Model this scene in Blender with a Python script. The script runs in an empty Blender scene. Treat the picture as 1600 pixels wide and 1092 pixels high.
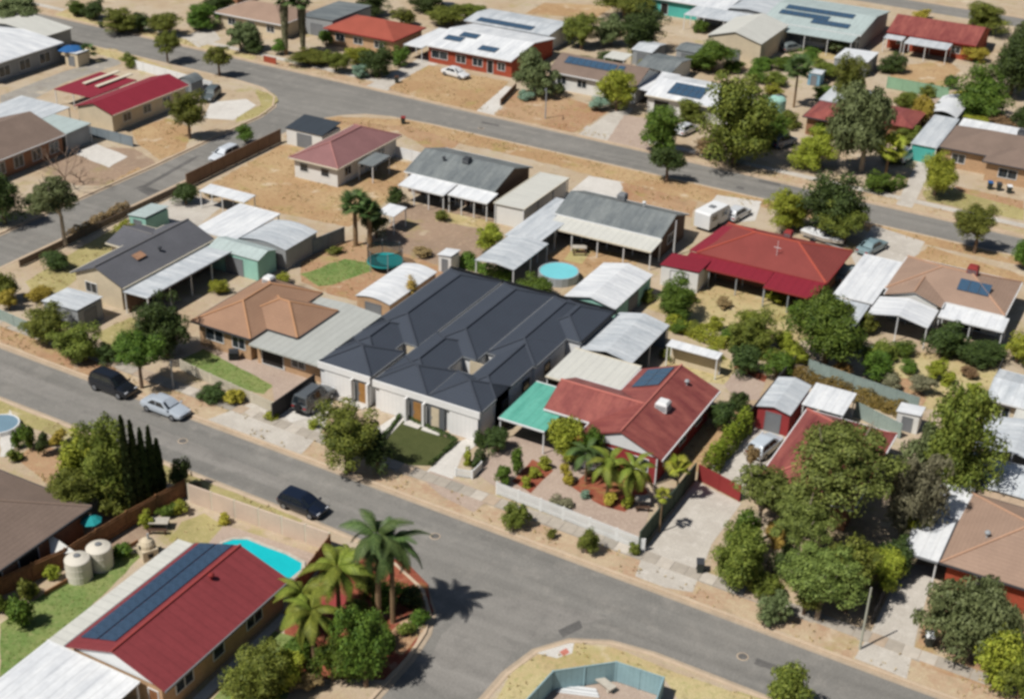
import bpy, bmesh, math, random
import numpy as np
from mathutils import Vector, Matrix
from mathutils.geometry import tessellate_polygon

random.seed(7)
SC = bpy.context.scene
COL = SC.collection

# ------------------------------------------------------------------ camera
CAM_H = 65.0
FOC, PITCH, ROLL, YAW = 2155.0, math.radians(28.6), math.radians(1.85), math.radians(-27.7)
FW = Vector((math.sin(YAW) * math.cos(PITCH), math.cos(YAW) * math.cos(PITCH), -math.sin(PITCH)))
_rt = Vector((math.cos(YAW), -math.sin(YAW), 0.0))
_up = _rt.cross(FW)
RT = _rt * math.cos(ROLL) + _up * math.sin(ROLL)
UP = -_rt * math.sin(ROLL) + _up * math.cos(ROLL)
cd = bpy.data.cameras.new("drone_camera")
cd.sensor_fit = 'HORIZONTAL'
cd.sensor_width = 36.0
cd.lens = FOC / 1600.0 * 36.0
cd.clip_start = 1.0
cd.clip_end = 2000.0
cam = bpy.data.objects.new("drone_camera", cd)
COL.objects.link(cam)
m3 = Matrix((RT, UP, -FW)).transposed()
cam.matrix_world = Matrix.Translation((0, 0, CAM_H)) @ m3.to_4x4()
SC.camera = cam

# ------------------------------------------------------------------ sky, sun, exposure
SUN_AZ, SUN_EL = math.radians(62), math.radians(55)      # SUN_AZ: heading the shadows fall to, from +x
world = bpy.data.worlds.new("World")
SC.world = world
world.use_nodes = True
nt = world.node_tree
bg = nt.nodes.get("Background") or nt.nodes.new("ShaderNodeBackground")
sky = nt.nodes.new("ShaderNodeTexSky")
sky.sky_type = 'NISHITA'
sky.sun_disc = False
sky.sun_elevation = SUN_EL
sx, sy = -math.cos(SUN_AZ), -math.sin(SUN_AZ)
sky.sun_rotation = math.atan2(sx, sy)
nt.links.new(sky.outputs[0], bg.inputs[0])
bg.inputs[1].default_value = 0.05
sd = bpy.data.lights.new("sun", 'SUN')
sd.energy = 4.9
sd.angle = math.radians(0.6)
sd.color = (1.0, 0.975, 0.935)
sun = bpy.data.objects.new("sun", sd)
COL.objects.link(sun)
sun.location = (-60, 40, 90)
ldir = Vector((math.cos(SUN_AZ) * math.cos(SUN_EL), math.sin(SUN_AZ) * math.cos(SUN_EL), -math.sin(SUN_EL)))
sun.rotation_euler = ldir.to_track_quat('-Z', 'Y').to_euler()
SC.view_settings.view_transform = 'Standard'
SC.view_settings.look = 'None'
SC.view_settings.exposure = -0.2
SC.view_settings.gamma = 1.0
SC.view_settings.use_curve_mapping = False
SC.render.engine = 'CYCLES'
SC.cycles.filter_width = 3.1
SC.cycles.max_bounces = 6
SC.cycles.diffuse_bounces = 1
SC.cycles.transparent_max_bounces = 8


# ------------------------------------------------------------------ survey: a sight line met with a level plane
def site(px, py, z=0.0):
    d = FW * FOC + RT * (px - 800) - UP * (py - 546)
    t = (z - CAM_H) / d.z
    return Vector((d.x * t, d.y * t, z))


def seen(p):
    v = Vector(p) - Vector((0, 0, CAM_H))
    k = FOC / v.dot(FW)
    return 800 + k * v.dot(RT), 546 - k * v.dot(UP)


def px_per_m(p):
    return FOC / (Vector(p) - Vector((0, 0, CAM_H))).dot(FW)


def height_to(b, topy):
    lo, hi = 0.0, 40.0
    for _ in range(40):
        m = (lo + hi) / 2
        if seen((b.x, b.y, m))[1] > topy:
            lo = m
        else:
            hi = m
    return lo


# ------------------------------------------------------------------ materials
def lin(c):
    return tuple(((x / 255.0) / 12.92 if x / 255.0 <= 0.04045 else ((x / 255.0 + 0.055) / 1.055) ** 2.4) for x in c)


MATS = {}


def mat(name, col, var=0.14, scale=0.7, rough=0.85, fine=6.0, bump=0.0, seam=None, second=None, spec=0.3, metal=0.0, streak=None):
    """seam = (axis index, spacing in m, darkening); second = another colour mixed in by coarse noise"""
    if name in MATS:
        return MATS[name]
    m = bpy.data.materials.new(name)
    m.use_nodes = True
    t = m.node_tree
    b = t.nodes["Principled BSDF"]
    b.inputs["Roughness"].default_value = rough
    b.inputs["Metallic"].default_value = metal
    b.inputs["Specular IOR Level"].default_value = spec
    N, L = t.nodes.new, t.links.new
    tc = N("ShaderNodeTexCoord")
    src = tc.outputs["Object"]
    n1 = N("ShaderNodeTexNoise")
    n1.inputs["Scale"].default_value = scale
    n1.inputs["Detail"].default_value = 5
    n1.inputs["Roughness"].default_value = 0.65
    if streak is not None:
        mp = N("ShaderNodeMapping")
        mp.inputs["Scale"].default_value = streak
        L(src, mp.inputs[0])
        L(mp.outputs[0], n1.inputs["Vector"])
    else:
        L(src, n1.inputs["Vector"])
    r1 = N("ShaderNodeValToRGB")
    r1.color_ramp.elements[0].position = 0.32
    r1.color_ramp.elements[1].position = 0.68
    c = col
    lo = tuple(x * (1 - var) for x in c)
    hi = tuple(min(1, x * (1 + var)) for x in (second or c))
    r1.color_ramp.elements[0].color = (*lo, 1)
    r1.color_ramp.elements[1].color = (*hi, 1)
    L(n1.outputs[0], r1.inputs[0])
    n2 = N("ShaderNodeTexNoise")
    n2.inputs["Scale"].default_value = fine
    n2.inputs["Detail"].default_value = 3
    L(src, n2.inputs["Vector"])
    mr = N("ShaderNodeMapRange")
    mr.inputs[1].default_value = 0.3
    mr.inputs[2].default_value = 0.7
    mr.inputs[3].default_value = 1 - var * 0.7
    mr.inputs[4].default_value = 1 + var * 0.7
    L(n2.outputs[0], mr.inputs[0])
    mx = N("ShaderNodeMixRGB")
    mx.blend_type = 'MULTIPLY'
    mx.inputs[0].default_value = 1
    L(r1.outputs[0], mx.inputs[1])
    L(mr.outputs[0], mx.inputs[2])
    out = mx.outputs[0]
    hgt = None
    if seam:
        ax, sp, dk = seam
        sep = N("ShaderNodeSeparateXYZ")
        L(src, sep.inputs[0])
        mu = N("ShaderNodeMath")
        mu.operation = 'MULTIPLY'
        mu.inputs[1].default_value = 1.0 / sp
        L(sep.outputs[ax], mu.inputs[0])
        fr = N("ShaderNodeMath")
        fr.operation = 'FRACT'
        L(mu.outputs[0], fr.inputs[0])
        pg = N("ShaderNodeMath")
        pg.operation = 'PINGPONG'
        pg.inputs[1].default_value = 0.5
        L(fr.outputs[0], pg.inputs[0])
        ms = N("ShaderNodeMapRange")
        ms.inputs[1].default_value = 0.0
        ms.inputs[2].default_value = 0.14
        ms.inputs[3].default_value = 1 - dk
        ms.inputs[4].default_value = 1.0
        L(pg.outputs[0], ms.inputs[0])
        m2 = N("ShaderNodeMixRGB")
        m2.blend_type = 'MULTIPLY'
        m2.inputs[0].default_value = 1
        L(out, m2.inputs[1])
        L(ms.outputs[0], m2.inputs[2])
        out = m2.outputs[0]
        hgt = ms.outputs[0]
    L(out, b.inputs["Base Color"])
    if bump:
        bp = N("ShaderNodeBump")
        bp.inputs["Strength"].default_value = bump
        bp.inputs["Distance"].default_value = 0.04
        L(hgt if hgt is not None else n2.outputs[0], bp.inputs["Height"])
        L(bp.outputs[0], b.inputs["Normal"])
    MATS[name] = m
    return m


def ground_mat(name, a, b_, c_, s=0.12, f=2.2, bump=0.25):
    """three earth colours: a and b_ by coarse patches, c_ in small tufts"""
    if name in MATS:
        return MATS[name]

    def calm(c):
        l = 0.3 * c[0] + 0.55 * c[1] + 0.15 * c[2]
        return tuple(min(0.85, 0.96 * (x + (l - x) * 0.22)) for x in c)
    a, b_, c_ = calm(a), calm(b_), calm(c_)
    m = bpy.data.materials.new(name)
    m.use_nodes = True
    t = m.node_tree
    b = t.nodes["Principled BSDF"]
    b.inputs["Roughness"].default_value = 0.95
    b.inputs["Specular IOR Level"].default_value = 0.1
    N, L = t.nodes.new, t.links.new
    tc = N("ShaderNodeTexCoord")

    def noise(sc, det=6, rg=0.62):
        n = N("ShaderNodeTexNoise")
        n.inputs["Scale"].default_value = sc
        n.inputs["Detail"].default_value = det
        n.inputs["Roughness"].default_value = rg
        L(tc.outputs["Object"], n.inputs["Vector"])
        return n.outputs[0]

    def ramp(fac, p0, p1, c0, c1):
        r = N("ShaderNodeValToRGB")
        r.color_ramp.elements[0].position = p0
        r.color_ramp.elements[1].position = p1
        r.color_ramp.elements[0].color = (*c0, 1)
        r.color_ramp.elements[1].color = (*c1, 1)
        L(fac, r.inputs[0])
        return r.outputs[0]

    base = ramp(noise(s), 0.4, 0.6, a, b_)
    msk = ramp(noise(f, 8, 0.7), 0.5, 0.66, (0, 0, 0), (1, 1, 1))
    mx = N("ShaderNodeMixRGB")
    L(msk, mx.inputs[0])
    L(base, mx.inputs[1])
    mx.inputs[2].default_value = (*c_, 1)
    gr = N("ShaderNodeMixRGB")
    gr.blend_type = 'MULTIPLY'
    gr.inputs[0].default_value = 1
    L(mx.outputs[0], gr.inputs[1])
    L(ramp(noise(9.0, 4, 0.7), 0.3, 0.7, (0.74, 0.74, 0.74), (1.22, 1.22, 1.22)), gr.inputs[2])
    L(gr.outputs[0], b.inputs["Base Color"])
    if bump >= 0.25:
        lit = N("ShaderNodeMixRGB")
        L(ramp(noise(0.55, 7, 0.72), 0.55, 0.70, (0, 0, 0), (0.55, 0.55, 0.55)), lit.inputs[0])
        L(gr.outputs[0], lit.inputs[1])
        lit.inputs[2].default_value = (*lin((122, 102, 78)), 1)
        wd = N("ShaderNodeMixRGB")
        L(ramp(noise(0.21, 8, 0.7), 0.56, 0.70, (0, 0, 0), (0.75, 0.75, 0.75)), wd.inputs[0])
        L(lit.outputs[0], wd.inputs[1])
        wd.inputs[2].default_value = (*lin((158, 150, 88)), 1)
        pl = N("ShaderNodeMixRGB")
        L(ramp(noise(0.3, 6, 0.6), 0.60, 0.68, (0, 0, 0), (0.55, 0.55, 0.55)), pl.inputs[0])
        L(wd.outputs[0], pl.inputs[1])
        pl.inputs[2].default_value = (*lin((212, 196, 170)), 1)
        L(pl.outputs[0], b.inputs["Base Color"])
    if 'asphalt' in name:
        mpp = N("ShaderNodeMapping")
        mpp.inputs["Scale"].default_value = (0.03, 0.9, 1)
        L(tc.outputs["Object"], mpp.inputs[0])
        sn = N("ShaderNodeTexNoise")
        sn.inputs["Scale"].default_value = 1.0
        sn.inputs["Detail"].default_value = 5
        L(mpp.outputs[0], sn.inputs["Vector"])
        g2 = N("ShaderNodeMixRGB")
        g2.blend_type = 'MULTIPLY'
        g2.inputs[0].default_value = 1
        L(gr.outputs[0], g2.inputs[1])
        L(ramp(sn.outputs[0], 0.3, 0.7, (0.86, 0.86, 0.86), (1.1, 1.1, 1.1)), g2.inputs[2])
        L(g2.outputs[0], b.inputs["Base Color"])
    bp = N("ShaderNodeBump")
    bp.inputs["Strength"].default_value = bump
    bp.inputs["Distance"].default_value = 0.06
    L(noise(5.0, 6, 0.7), bp.inputs["Height"])
    L(bp.outputs[0], b.inputs["Normal"])
    MATS[name] = m
    return m


def leaf_mat(name, a, b_, var=0.4, trans=0.08):
    m = bpy.data.materials.new(name)
    m.use_nodes = True
    t = m.node_tree
    b = t.nodes["Principled BSDF"]
    b.inputs["Roughness"].default_value = 0.62
    b.inputs["Specular IOR Level"].default_value = 0.25
    N, L = t.nodes.new, t.links.new
    geo = N("ShaderNodeNewGeometry")
    oi = N("ShaderNodeObjectInfo")
    tc = N("ShaderNodeTexCoord")
    n = N("ShaderNodeTexNoise")
    n.inputs["Scale"].default_value = 3.0
    n.inputs["Detail"].default_value = 2
    L(tc.outputs["Object"], n.inputs["Vector"])
    ad = N("ShaderNodeMath")
    ad.operation = 'ADD'
    L(geo.outputs["Random Per Island"], ad.inputs[0])
    L(n.outputs[0], ad.inputs[1])
    hf = N("ShaderNodeMath")
    hf.operation = 'MULTIPLY'
    hf.inputs[1].default_value = 0.5
    L(ad.outputs[0], hf.inputs[0])
    r = N("ShaderNodeValToRGB")
    r.color_ramp.elements[0].position = 0.2
    r.color_ramp.elements[1].position = 0.8
    r.color_ramp.elements[0].color = (*a, 1)
    r.color_ramp.elements[1].color = (*b_, 1)
    L(hf.outputs[0], r.inputs[0])
    hs = N("ShaderNodeHueSaturation")
    mh = N("ShaderNodeMapRange")
    mh.inputs[3].default_value = 0.485
    mh.inputs[4].default_value = 0.515
    L(oi.outputs["Random"], mh.inputs[0])
    L(mh.outputs[0], hs.inputs["Hue"])
    mv = N("ShaderNodeMapRange")
    mv.inputs[3].default_value = 1 - var * 0.5
    mv.inputs[4].default_value = 1 + var * 0.5
    L(oi.outputs["Random"], mv.inputs[0])
    L(mv.outputs[0], hs.inputs["Value"])
    L(r.outputs[0], hs.inputs["Color"])
    L(hs.outputs[0], b.inputs["Base Color"])
    tr = N("ShaderNodeBsdfTranslucent")
    L(hs.outputs[0], tr.inputs["Color"])
    mxs = N("ShaderNodeMixShader")
    mxs.inputs[0].default_value = trans
    L(b.outputs[0], mxs.inputs[1])
    L(tr.outputs[0], mxs.inputs[2])
    L(mxs.outputs[0], t.nodes["Material Output"].inputs["Surface"])
    MATS[name] = m
    return m


STRAW = lin((188, 158, 108))
ORANGE = lin((176, 122, 78))
TAN = lin((198, 176, 146))
M_EARTH = ground_mat('dry_earth', TAN, lin((190, 160, 122)), lin((198, 180, 132)))
M_STRAW = ground_mat('straw_grass', lin((204, 184, 120)), lin((196, 164, 104)), lin((176, 168, 92)))
M_ORANGE = ground_mat('orange_dirt', lin((180, 128, 84)), lin((190, 148, 102)), lin((196, 164, 112)))
M_OCHRE = ground_mat('ochre_grass', lin((188, 146, 92)), lin((200, 164, 108)), lin((172, 122, 74)))
M_VERGE = ground_mat('verge_earth', lin((190, 150, 112)), lin((200, 172, 132)), lin((206, 186, 140)), 0.35)
M_YGRASS = ground_mat('yellowed_grass', lin((186, 170, 96)), lin((160, 148, 78)), lin((200, 178, 112)))
M_LAWN = ground_mat('lawn', lin((112, 140, 52)), lin((138, 150, 66)), lin((150, 154, 80)), 0.3, 2.2, 0.2)
M_LAWN2 = ground_mat('new_lawn', lin((74, 82, 34)), lin((84, 90, 40)), lin((88, 94, 42)), 0.4, 2.2, 0.15)
M_BRIGHT = ground_mat('bright_lawn', lin((106, 138, 50)), lin((128, 148, 62)), lin((150, 150, 80)), 0.4, 2.2, 0.2)
M_BROWN = ground_mat('brown_yard', lin((172, 140, 110)), lin((160, 132, 106)), lin((190, 160, 126)))
M_MULCH = ground_mat('red_mulch', lin((150, 66, 40)), lin((168, 84, 48)), lin((178, 108, 62)), 0.6)
M_PAVER = ground_mat('pink_paving', lin((190, 164, 142)), lin((180, 154, 134)), lin((198, 174, 152)), 0.3, 3.0, 0.1)
M_CONC = ground_mat('concrete', lin((204, 194, 178)), lin((192, 181, 165)), lin((212, 202, 187)), 0.25, 1.2, 0.06)
M_CONC2 = ground_mat('pale_concrete', lin((218, 211, 199)), lin((208, 200, 188)), lin((224, 216, 204)), 0.25, 1.2, 0.05)
M_GRAVEL = ground_mat('grey_gravel', lin((168, 160, 146)), lin((154, 146, 134)), lin((180, 170, 154)), 0.5, 4.0, 0.3)
M_ASPH = ground_mat('asphalt', lin((141, 136, 127)), lin((132, 128, 120)), lin((149, 143, 133)), 0.08, 0.5, 0.12)
M_ASPH2 = ground_mat('asphalt_patch', lin((112, 108, 103)), lin((104, 101, 97)), lin((118, 114, 108)), 0.5, 2.0, 0.12)
M_KERB = mat('kerb_concrete', lin((198, 176, 150)), 0.1, 0.8)
M_GUTTER = mat('gutter_concrete', lin((176, 158, 136)), 0.1, 0.8)


# ------------------------------------------------------------------ mesh building
class MB:
    def __init__(s):
        s.v, s.f = [], []

    def add(s, vs, fs):
        o = len(s.v)
        s.v += [tuple(v) for v in vs]
        s.f += [tuple(i + o for i in f) for f in fs]
        return s

    def box(s, x0, x1, y0, y1, z0, z1):
        return s.add([(x0, y0, z0), (x1, y0, z0), (x1, y1, z0), (x0, y1, z0), (x0, y0, z1), (x1, y0, z1), (x1, y1, z1), (x0, y1, z1)],
                     [(3, 2, 1, 0), (4, 5, 6, 7), (0, 1, 5, 4), (1, 2, 6, 5), (2, 3, 7, 6), (3, 0, 4, 7)])

    def slab(s, quad, th):
        """quad: four 3D corners counterclockwise from above, the top; th: thickness downwards"""
        q = [Vector(p) for p in quad]
        lo = [p - Vector((0, 0, th)) for p in q]
        n = len(q)
        return s.add(q + lo, [tuple(range(n)), tuple(range(2 * n - 1, n - 1, -1))] + [(i, i + n, (i + 1) % n + n, (i + 1) % n) for i in range(n)])

    def prism(s, prof, axis, a0, a1):
        """prof: list of (u, z) counterclockwise seen from -axis for axis 'y' (u = x); extruded from a0 to a1"""
        n = len(prof)
        if axis == 'y':
            A = [(u, a0, z) for u, z in prof]
            B = [(u, a1, z) for u, z in prof]
        else:
            A = [(a1, u, z) for u, z in prof]
            B = [(a0, u, z) for u, z in prof]
        return s.add(A + B, [tuple(range(n)), tuple(range(2 * n - 1, n - 1, -1))] + [((i + 1) % n, i, i + n, (i + 1) % n + n) for i in range(n)])

    def tube(s, p, q, r0, r1=None, n=6, cap=True):
        r1 = r0 if r1 is None else r1
        p, q = Vector(p), Vector(q)
        d = (q - p)
        if d.length < 1e-6:
            return s
        d.normalize()
        a = d.orthogonal().normalized()
        b = d.cross(a)
        vs = []
        for c, r in ((p, r0), (q, r1)):
            for i in range(n):
                t = 2 * math.pi * i / n
                vs.append(c + a * math.cos(t) * r + b * math.sin(t) * r)
        fs = [(i, (i + 1) % n, (i + 1) % n + n, i + n) for i in range(n)]
        if cap:
            fs += [tuple(range(n - 1, -1, -1)), tuple(range(n, 2 * n))]
        return s.add(vs, fs)

    def lathe(s, prof, n=20, c=(0, 0, 0)):
        vs, fs = [], []
        for r, z in prof:
            for i in range(n):
                t = 2 * math.pi * i / n
                vs.append((c[0] + r * math.cos(t), c[1] + r * math.sin(t), c[2] + z))
        for k in range(len(prof) - 1):
            for i in range(n):
                j = (i + 1) % n
                fs.append((k * n + i, k * n + j, (k + 1) * n + j, (k + 1) * n + i))
        fs.append(tuple(range(n - 1, -1, -1)))
        fs.append(tuple(range((len(prof) - 1) * n, len(prof) * n)))
        return s.add(vs, fs)

    def mesh(s, name, material, off=(0, 0, 0), smooth=False):
        me = bpy.data.meshes.new(name)
        ox, oy, oz = off
        me.from_pydata([(x - ox, y - oy, z - oz) for x, y, z in s.v], [], s.f)
        me.materials.append(material)
        if smooth:
            me.shade_smooth()
        me.update()
        return me


def link(name, me, parent=None):
    o = bpy.data.objects.new(name, me)
    COL.objects.link(o)
    if parent is not None:
        o.parent = parent
    return o


def tag(o, label, cat, group=None):
    o['label'] = label
    o['category'] = cat
    if group:
        o['group'] = group
    return o


ORG = {}


def thing(name, label, cat, loc=(0, 0, 0), rz=0.0, group=None):
    o = link(name, None)
    o.location = loc
    o.rotation_euler = (0, 0, rz)
    o.empty_display_size = 0.3
    ORG[o.name] = Vector(loc)
    return tag(o, label, cat, group)


def part(name, mb, material, parent, root=None, local=False, smooth=False, label=None):
    """mb in world coordinates (parent chain unrotated) unless local"""
    off = (0, 0, 0) if local else ORG[(root or parent).name]
    o = link(name, mb.mesh(name, material, off, smooth), parent)
    if label:
        o['label'] = label
    return o


def solo(name, mb, material, label, cat, loc, group=None, smooth=False):
    o = link(name, mb.mesh(name, material, loc, smooth))
    o.location = loc
    return tag(o, label, cat, group)


def struct(name, mb, material, loc=(0, 0, 0), kind='structure'):
    o = link(name, mb.mesh(name, material, loc))
    o.location = loc
    o['kind'] = kind
    return o


def copy_tree(o, parent=None):
    c = o.copy()
    COL.objects.link(c)
    if parent is not None:
        c.parent = parent
    for ch in o.children:
        copy_tree(ch, c)
    return c


# ------------------------------------------------------------------ ground sheets
def rough_poly(pts, jit, step=0.9):
    out = []
    n = len(pts)
    rnd = random.Random(int(abs(pts[0][0] * 131 + pts[0][1] * 17)))
    for i in range(n):
        a, b = Vector(pts[i][:2]), Vector(pts[(i + 1) % n][:2])
        k = max(1, int((b - a).length / step)) if jit > 0 else 1
        for j in range(k):
            p = a.lerp(b, j / k)
            if jit > 0:
                p += Vector((rnd.uniform(-jit, jit), rnd.uniform(-jit, jit)))
            out.append(p)
    return out


def fill(pts, z):
    tris = tessellate_polygon([[Vector((p[0], p[1], 0)) for p in pts]])
    mb = MB()
    vs = [(p[0], p[1], z) for p in pts]
    fs = []
    for a, b, c in tris:
        A, B, C = Vector(pts[a][:2]), Vector(pts[b][:2]), Vector(pts[c][:2])
        fs.append((a, b, c) if (B - A).cross(C - A) > 0 else (a, c, b))
    return mb.add(vs, fs)


LAYERS = []


POLYS = []


def off_road(p):
    x, y = p[0], p[1]
    lo, hi = 73.1 - 0.0245 * (x + 90.5) - 0.25, 80.3 - 0.0295 * (x + 93.8) + 0.25
    if lo < y < hi and (x < -52 or y > (lo + hi) / 2 or x > -22):
        y = lo if y < (lo + hi) / 2 else hi
    lo, hi = 157.4 - 0.019 * (x + 99) - 0.25, 162.4 - 0.0429 * (x + 25) + 0.25
    if lo < y < hi and x > -100:
        y = lo if y < (lo + hi) / 2 else hi
    elif x <= -100 and (lo + hi) / 2 < y < hi:
        y = hi
    if 90 < y < 140 and -118.3 < x < -110.9:
        x = -118.35 if x < -114.6 else -110.95
    return Vector((x, y))


def patch(name, pts, material, jit=0.0, px=True):
    if px:
        pts = [site(*p) for p in pts]
    pts = [off_road(p) for p in rough_poly([(p[0], p[1]) for p in pts], jit)]
    bb = (min(p[0] for p in pts), max(p[0] for p in pts), min(p[1] for p in pts), max(p[1] for p in pts))
    lv = 0
    for (b2, l2) in LAYERS:
        if bb[0] < b2[1] and bb[1] > b2[0] and bb[2] < b2[3] and bb[3] > b2[2]:
            lv = max(lv, l2)
    POLYS.append((pts, material.name))
    lv += 1
    LAYERS.append((bb, lv))
    return struct(name, fill(pts, 0.004 * lv), material)


def round_corner(c, r, a0, a1, n=10):
    return [(c[0] + r * math.cos(math.radians(a0 + (a1 - a0) * i / n)), c[1] + r * math.sin(math.radians(a0 + (a1 - a0) * i / n))) for i in range(n + 1)]


ROAD_Z = -0.13


def land(pts, kerb_from, kerb_to):
    """a raised block of land; the outline points kerb_from..kerb_to get a kerb and a gutter"""
    mb = fill(pts, 0.0)
    n = len(pts)
    vs = [(p[0], p[1], 0.0) for p in pts] + [(p[0], p[1], ROAD_Z - 0.3) for p in pts]
    mb.add(vs, [(i, i + n, (i + 1) % n + n, (i + 1) % n) for i in range(n)])
    struct('ground', mb, M_EARTH)
    ks = pts[kerb_from:kerb_to + 1]
    k, gt = MB(), MB()
    nor = []
    for i in range(len(ks)):
        a, b = Vector(ks[max(0, i - 1)]), Vector(ks[min(len(ks) - 1, i + 1)])
        d = (b - a).normalized()
        nor.append(Vector((d.y, -d.x)))          # outwards for a counterclockwise outline
    for mbb, o0, o1, z0, z1 in ((k, -0.22, 0.04, ROAD_Z - 0.05, 0.03), (gt, 0.04, 0.42, ROAD_Z - 0.05, ROAD_Z + 0.02)):
        rows = []
        for p, nn in zip(ks, nor):
            P = Vector(p)
            A, B = P + nn * o0, P + nn * o1
            rows.append([(A.x, A.y, z0), (A.x, A.y, z1), (B.x, B.y, z1), (B.x, B.y, z0)])
        V = [q for r in rows for q in r]
        F = []
        for i in range(len(rows) - 1):
            for j in range(3):
                F.append((i * 4 + j, i * 4 + j + 1, i * 4 + j + 5, i * 4 + j + 4))
        mbb.add(V, [tuple(reversed(f)) for f in F])
    struct('kerb', k, M_KERB)
    struct('gutter_strip', gt, M_GUTTER)


# ------------------------------------------------------------------ building stock
def roofmats(name, rgb, kind='tin', var=0.10, worn=None):
    c = lin(rgb)
    if kind == 'tile':
        return {a: mat(name, c, var, 0.35, 0.85, 5.0, 0.5, seam=(2, 0.125, 0.16)) for a in 'xyz'}
    w = lin(worn) if worn else None
    a = mat(name + '_sheets_along_x', c, var, 0.9, 0.5, 3.0, 0.35, seam=(1, 0.76, 0.14), spec=0.35, second=w, streak=(.22, 1.0, 1.0))
    b = mat(name + '_sheets_along_y', c, var, 0.9, 0.5, 3.0, 0.35, seam=(0, 0.76, 0.14), spec=0.35, second=w, streak=(1.0, .22, 1.0))
    return {'x': a, 'y': b, 'z': b}


R_CHAR = roofmats('charcoal_tile', (66, 72, 82), 'tile', 0.05)
R_RED = roofmats('red_tin', (134, 60, 62), 'tin', 0.08)
R_REDOLD = roofmats('faded_red_tin', (128, 64, 62), 'tin', 0.12, (150, 86, 76))
R_MAROON = roofmats('maroon_tin', (136, 40, 52), 'tin', 0.06)
R_CRIM = roofmats('crimson_tin', (142, 46, 58), 'tin', 0.06)
R_BRICKRED = roofmats('brick_red_tile', (136, 66, 60), 'tile', 0.08)
R_PINK = roofmats('plum_pink_tile', (142, 102, 100), 'tile', 0.10)
R_TAN = roofmats('orange_tan_tile', (158, 124, 100), 'tile', 0.08)
R_TAN2 = roofmats('tan_tile', (158, 132, 114), 'tile', 0.08)
R_BROWN = roofmats('brown_tile', (128, 110, 98), 'tile', 0.10)
R_GREYT = roofmats('grey_tile', (98, 98, 102), 'tile', 0.10)
R_GREY = roofmats('slate_grey_tin', (104, 110, 112), 'tin', 0.10, (128, 132, 130))
R_ZINC = roofmats('zinc_tin', (180, 186, 190), 'tin', 0.10, (206, 208, 208))
R_WHITE = roofmats('white_tin', (208, 210, 212), 'tin', 0.07, (230, 230, 228))
R_CREAM = roofmats('cream_tin', (206, 204, 194), 'tin', 0.06)
R_GGREY = roofmats('green_grey_tin', (176, 188, 184), 'tin', 0.10)
R_TEAL = roofmats('teal_tin', (88, 166, 146), 'tin', 0.08, (108, 180, 160))
R_DARK = roofmats('dark_tin', (62, 68, 74), 'tin', 0.08)

W_CREAM = mat('cream_render', lin((206, 190, 162)), 0.08)
W_WHITE = mat('white_render', lin((218, 216, 210)), 0.05)
W_BRICK = mat('red_brick_wall', lin((160, 76, 54)), 0.14, 2.0, seam=(2, 0.172, 0.12))
W_TANB = mat('tan_brick_wall', lin((186, 152, 118)), 0.12, 2.0, seam=(2, 0.172, 0.12))
W_SHADEB = mat('shade_brick_wall', lin((104, 84, 70)), 0.14, 2.0, seam=(2, 0.172, 0.12))  # brick colour darkened to carry the shade under verandahs and carport
W_BROWNB = mat('brown_brick_wall', lin((150, 108, 82)), 0.12, 2.0, seam=(2, 0.172, 0.12))
W_GREY = mat('grey_wall', lin((150, 152, 152)), 0.08)
W_TEAL = mat('teal_wall', lin((84, 176, 164)), 0.08, seam=(0, 0.3, 0.1))
W_PTEAL = mat('pale_teal_wall', lin((150, 196, 180)), 0.08, seam=(0, 0.3, 0.1))
W_ZINC = mat('zinc_wall', lin((160, 168, 172)), 0.08, seam=(0, 0.3, 0.1))
W_RED = mat('red_wall', lin((150, 56, 56)), 0.1)
W_BAND = mat('pale_grey_render', lin((230, 228, 224)), 0.03)
W_GAR = mat('garage_door_panel', lin((232, 229, 224)), 0.03, seam=(0, 0.42, 0.10))
M_WHITEP = mat('white_paint', lin((222, 222, 220)), 0.04)
M_CREAMP = mat('cream_paint', lin((214, 204, 182)), 0.05)
M_GREYP = mat('grey_paint', lin((120, 122, 124)), 0.08)
M_DGREYP = mat('dark_grey_paint', lin((64, 66, 70)), 0.08)
M_REDP = mat('red_paint', lin((140, 52, 50)), 0.08)
M_BLACK = mat('black_plastic', lin((30, 31, 33)), 0.1, rough=0.6)
M_TEALP = mat('teal_paint', lin((40, 150, 150)), 0.06)
M_BLUEP = mat('blue_paint', lin((44, 96, 150)), 0.08)
M_GLASS = mat('window_glass', (0.025, 0.032, 0.038), 0.1, rough=0.12, spec=0.6)
M_TIMBER = mat('brown_timber', lin((140, 96, 62)), 0.2, 1.5, streak=(1, 1, 0.2))
M_DTIMBER = mat('dark_timber', lin((84, 62, 48)), 0.2, 1.5)
M_WARMLIT = mat('warm_lit_door', lin((156, 114, 64)), 0.12, 1.5)  # tan door colour stands in for a warm-lit window
M_STEEL = mat('galvanised_steel', lin((160, 164, 166)), 0.1, rough=0.5)
M_CANVAS = mat('pale_canvas', lin((216, 214, 206)), 0.05)
M_DKEY = mat('dark_interior', lin((40, 36, 34)), 0.2)
M_STONE = mat('pale_stone', lin((190, 182, 168)), 0.15, 2.0)


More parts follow.
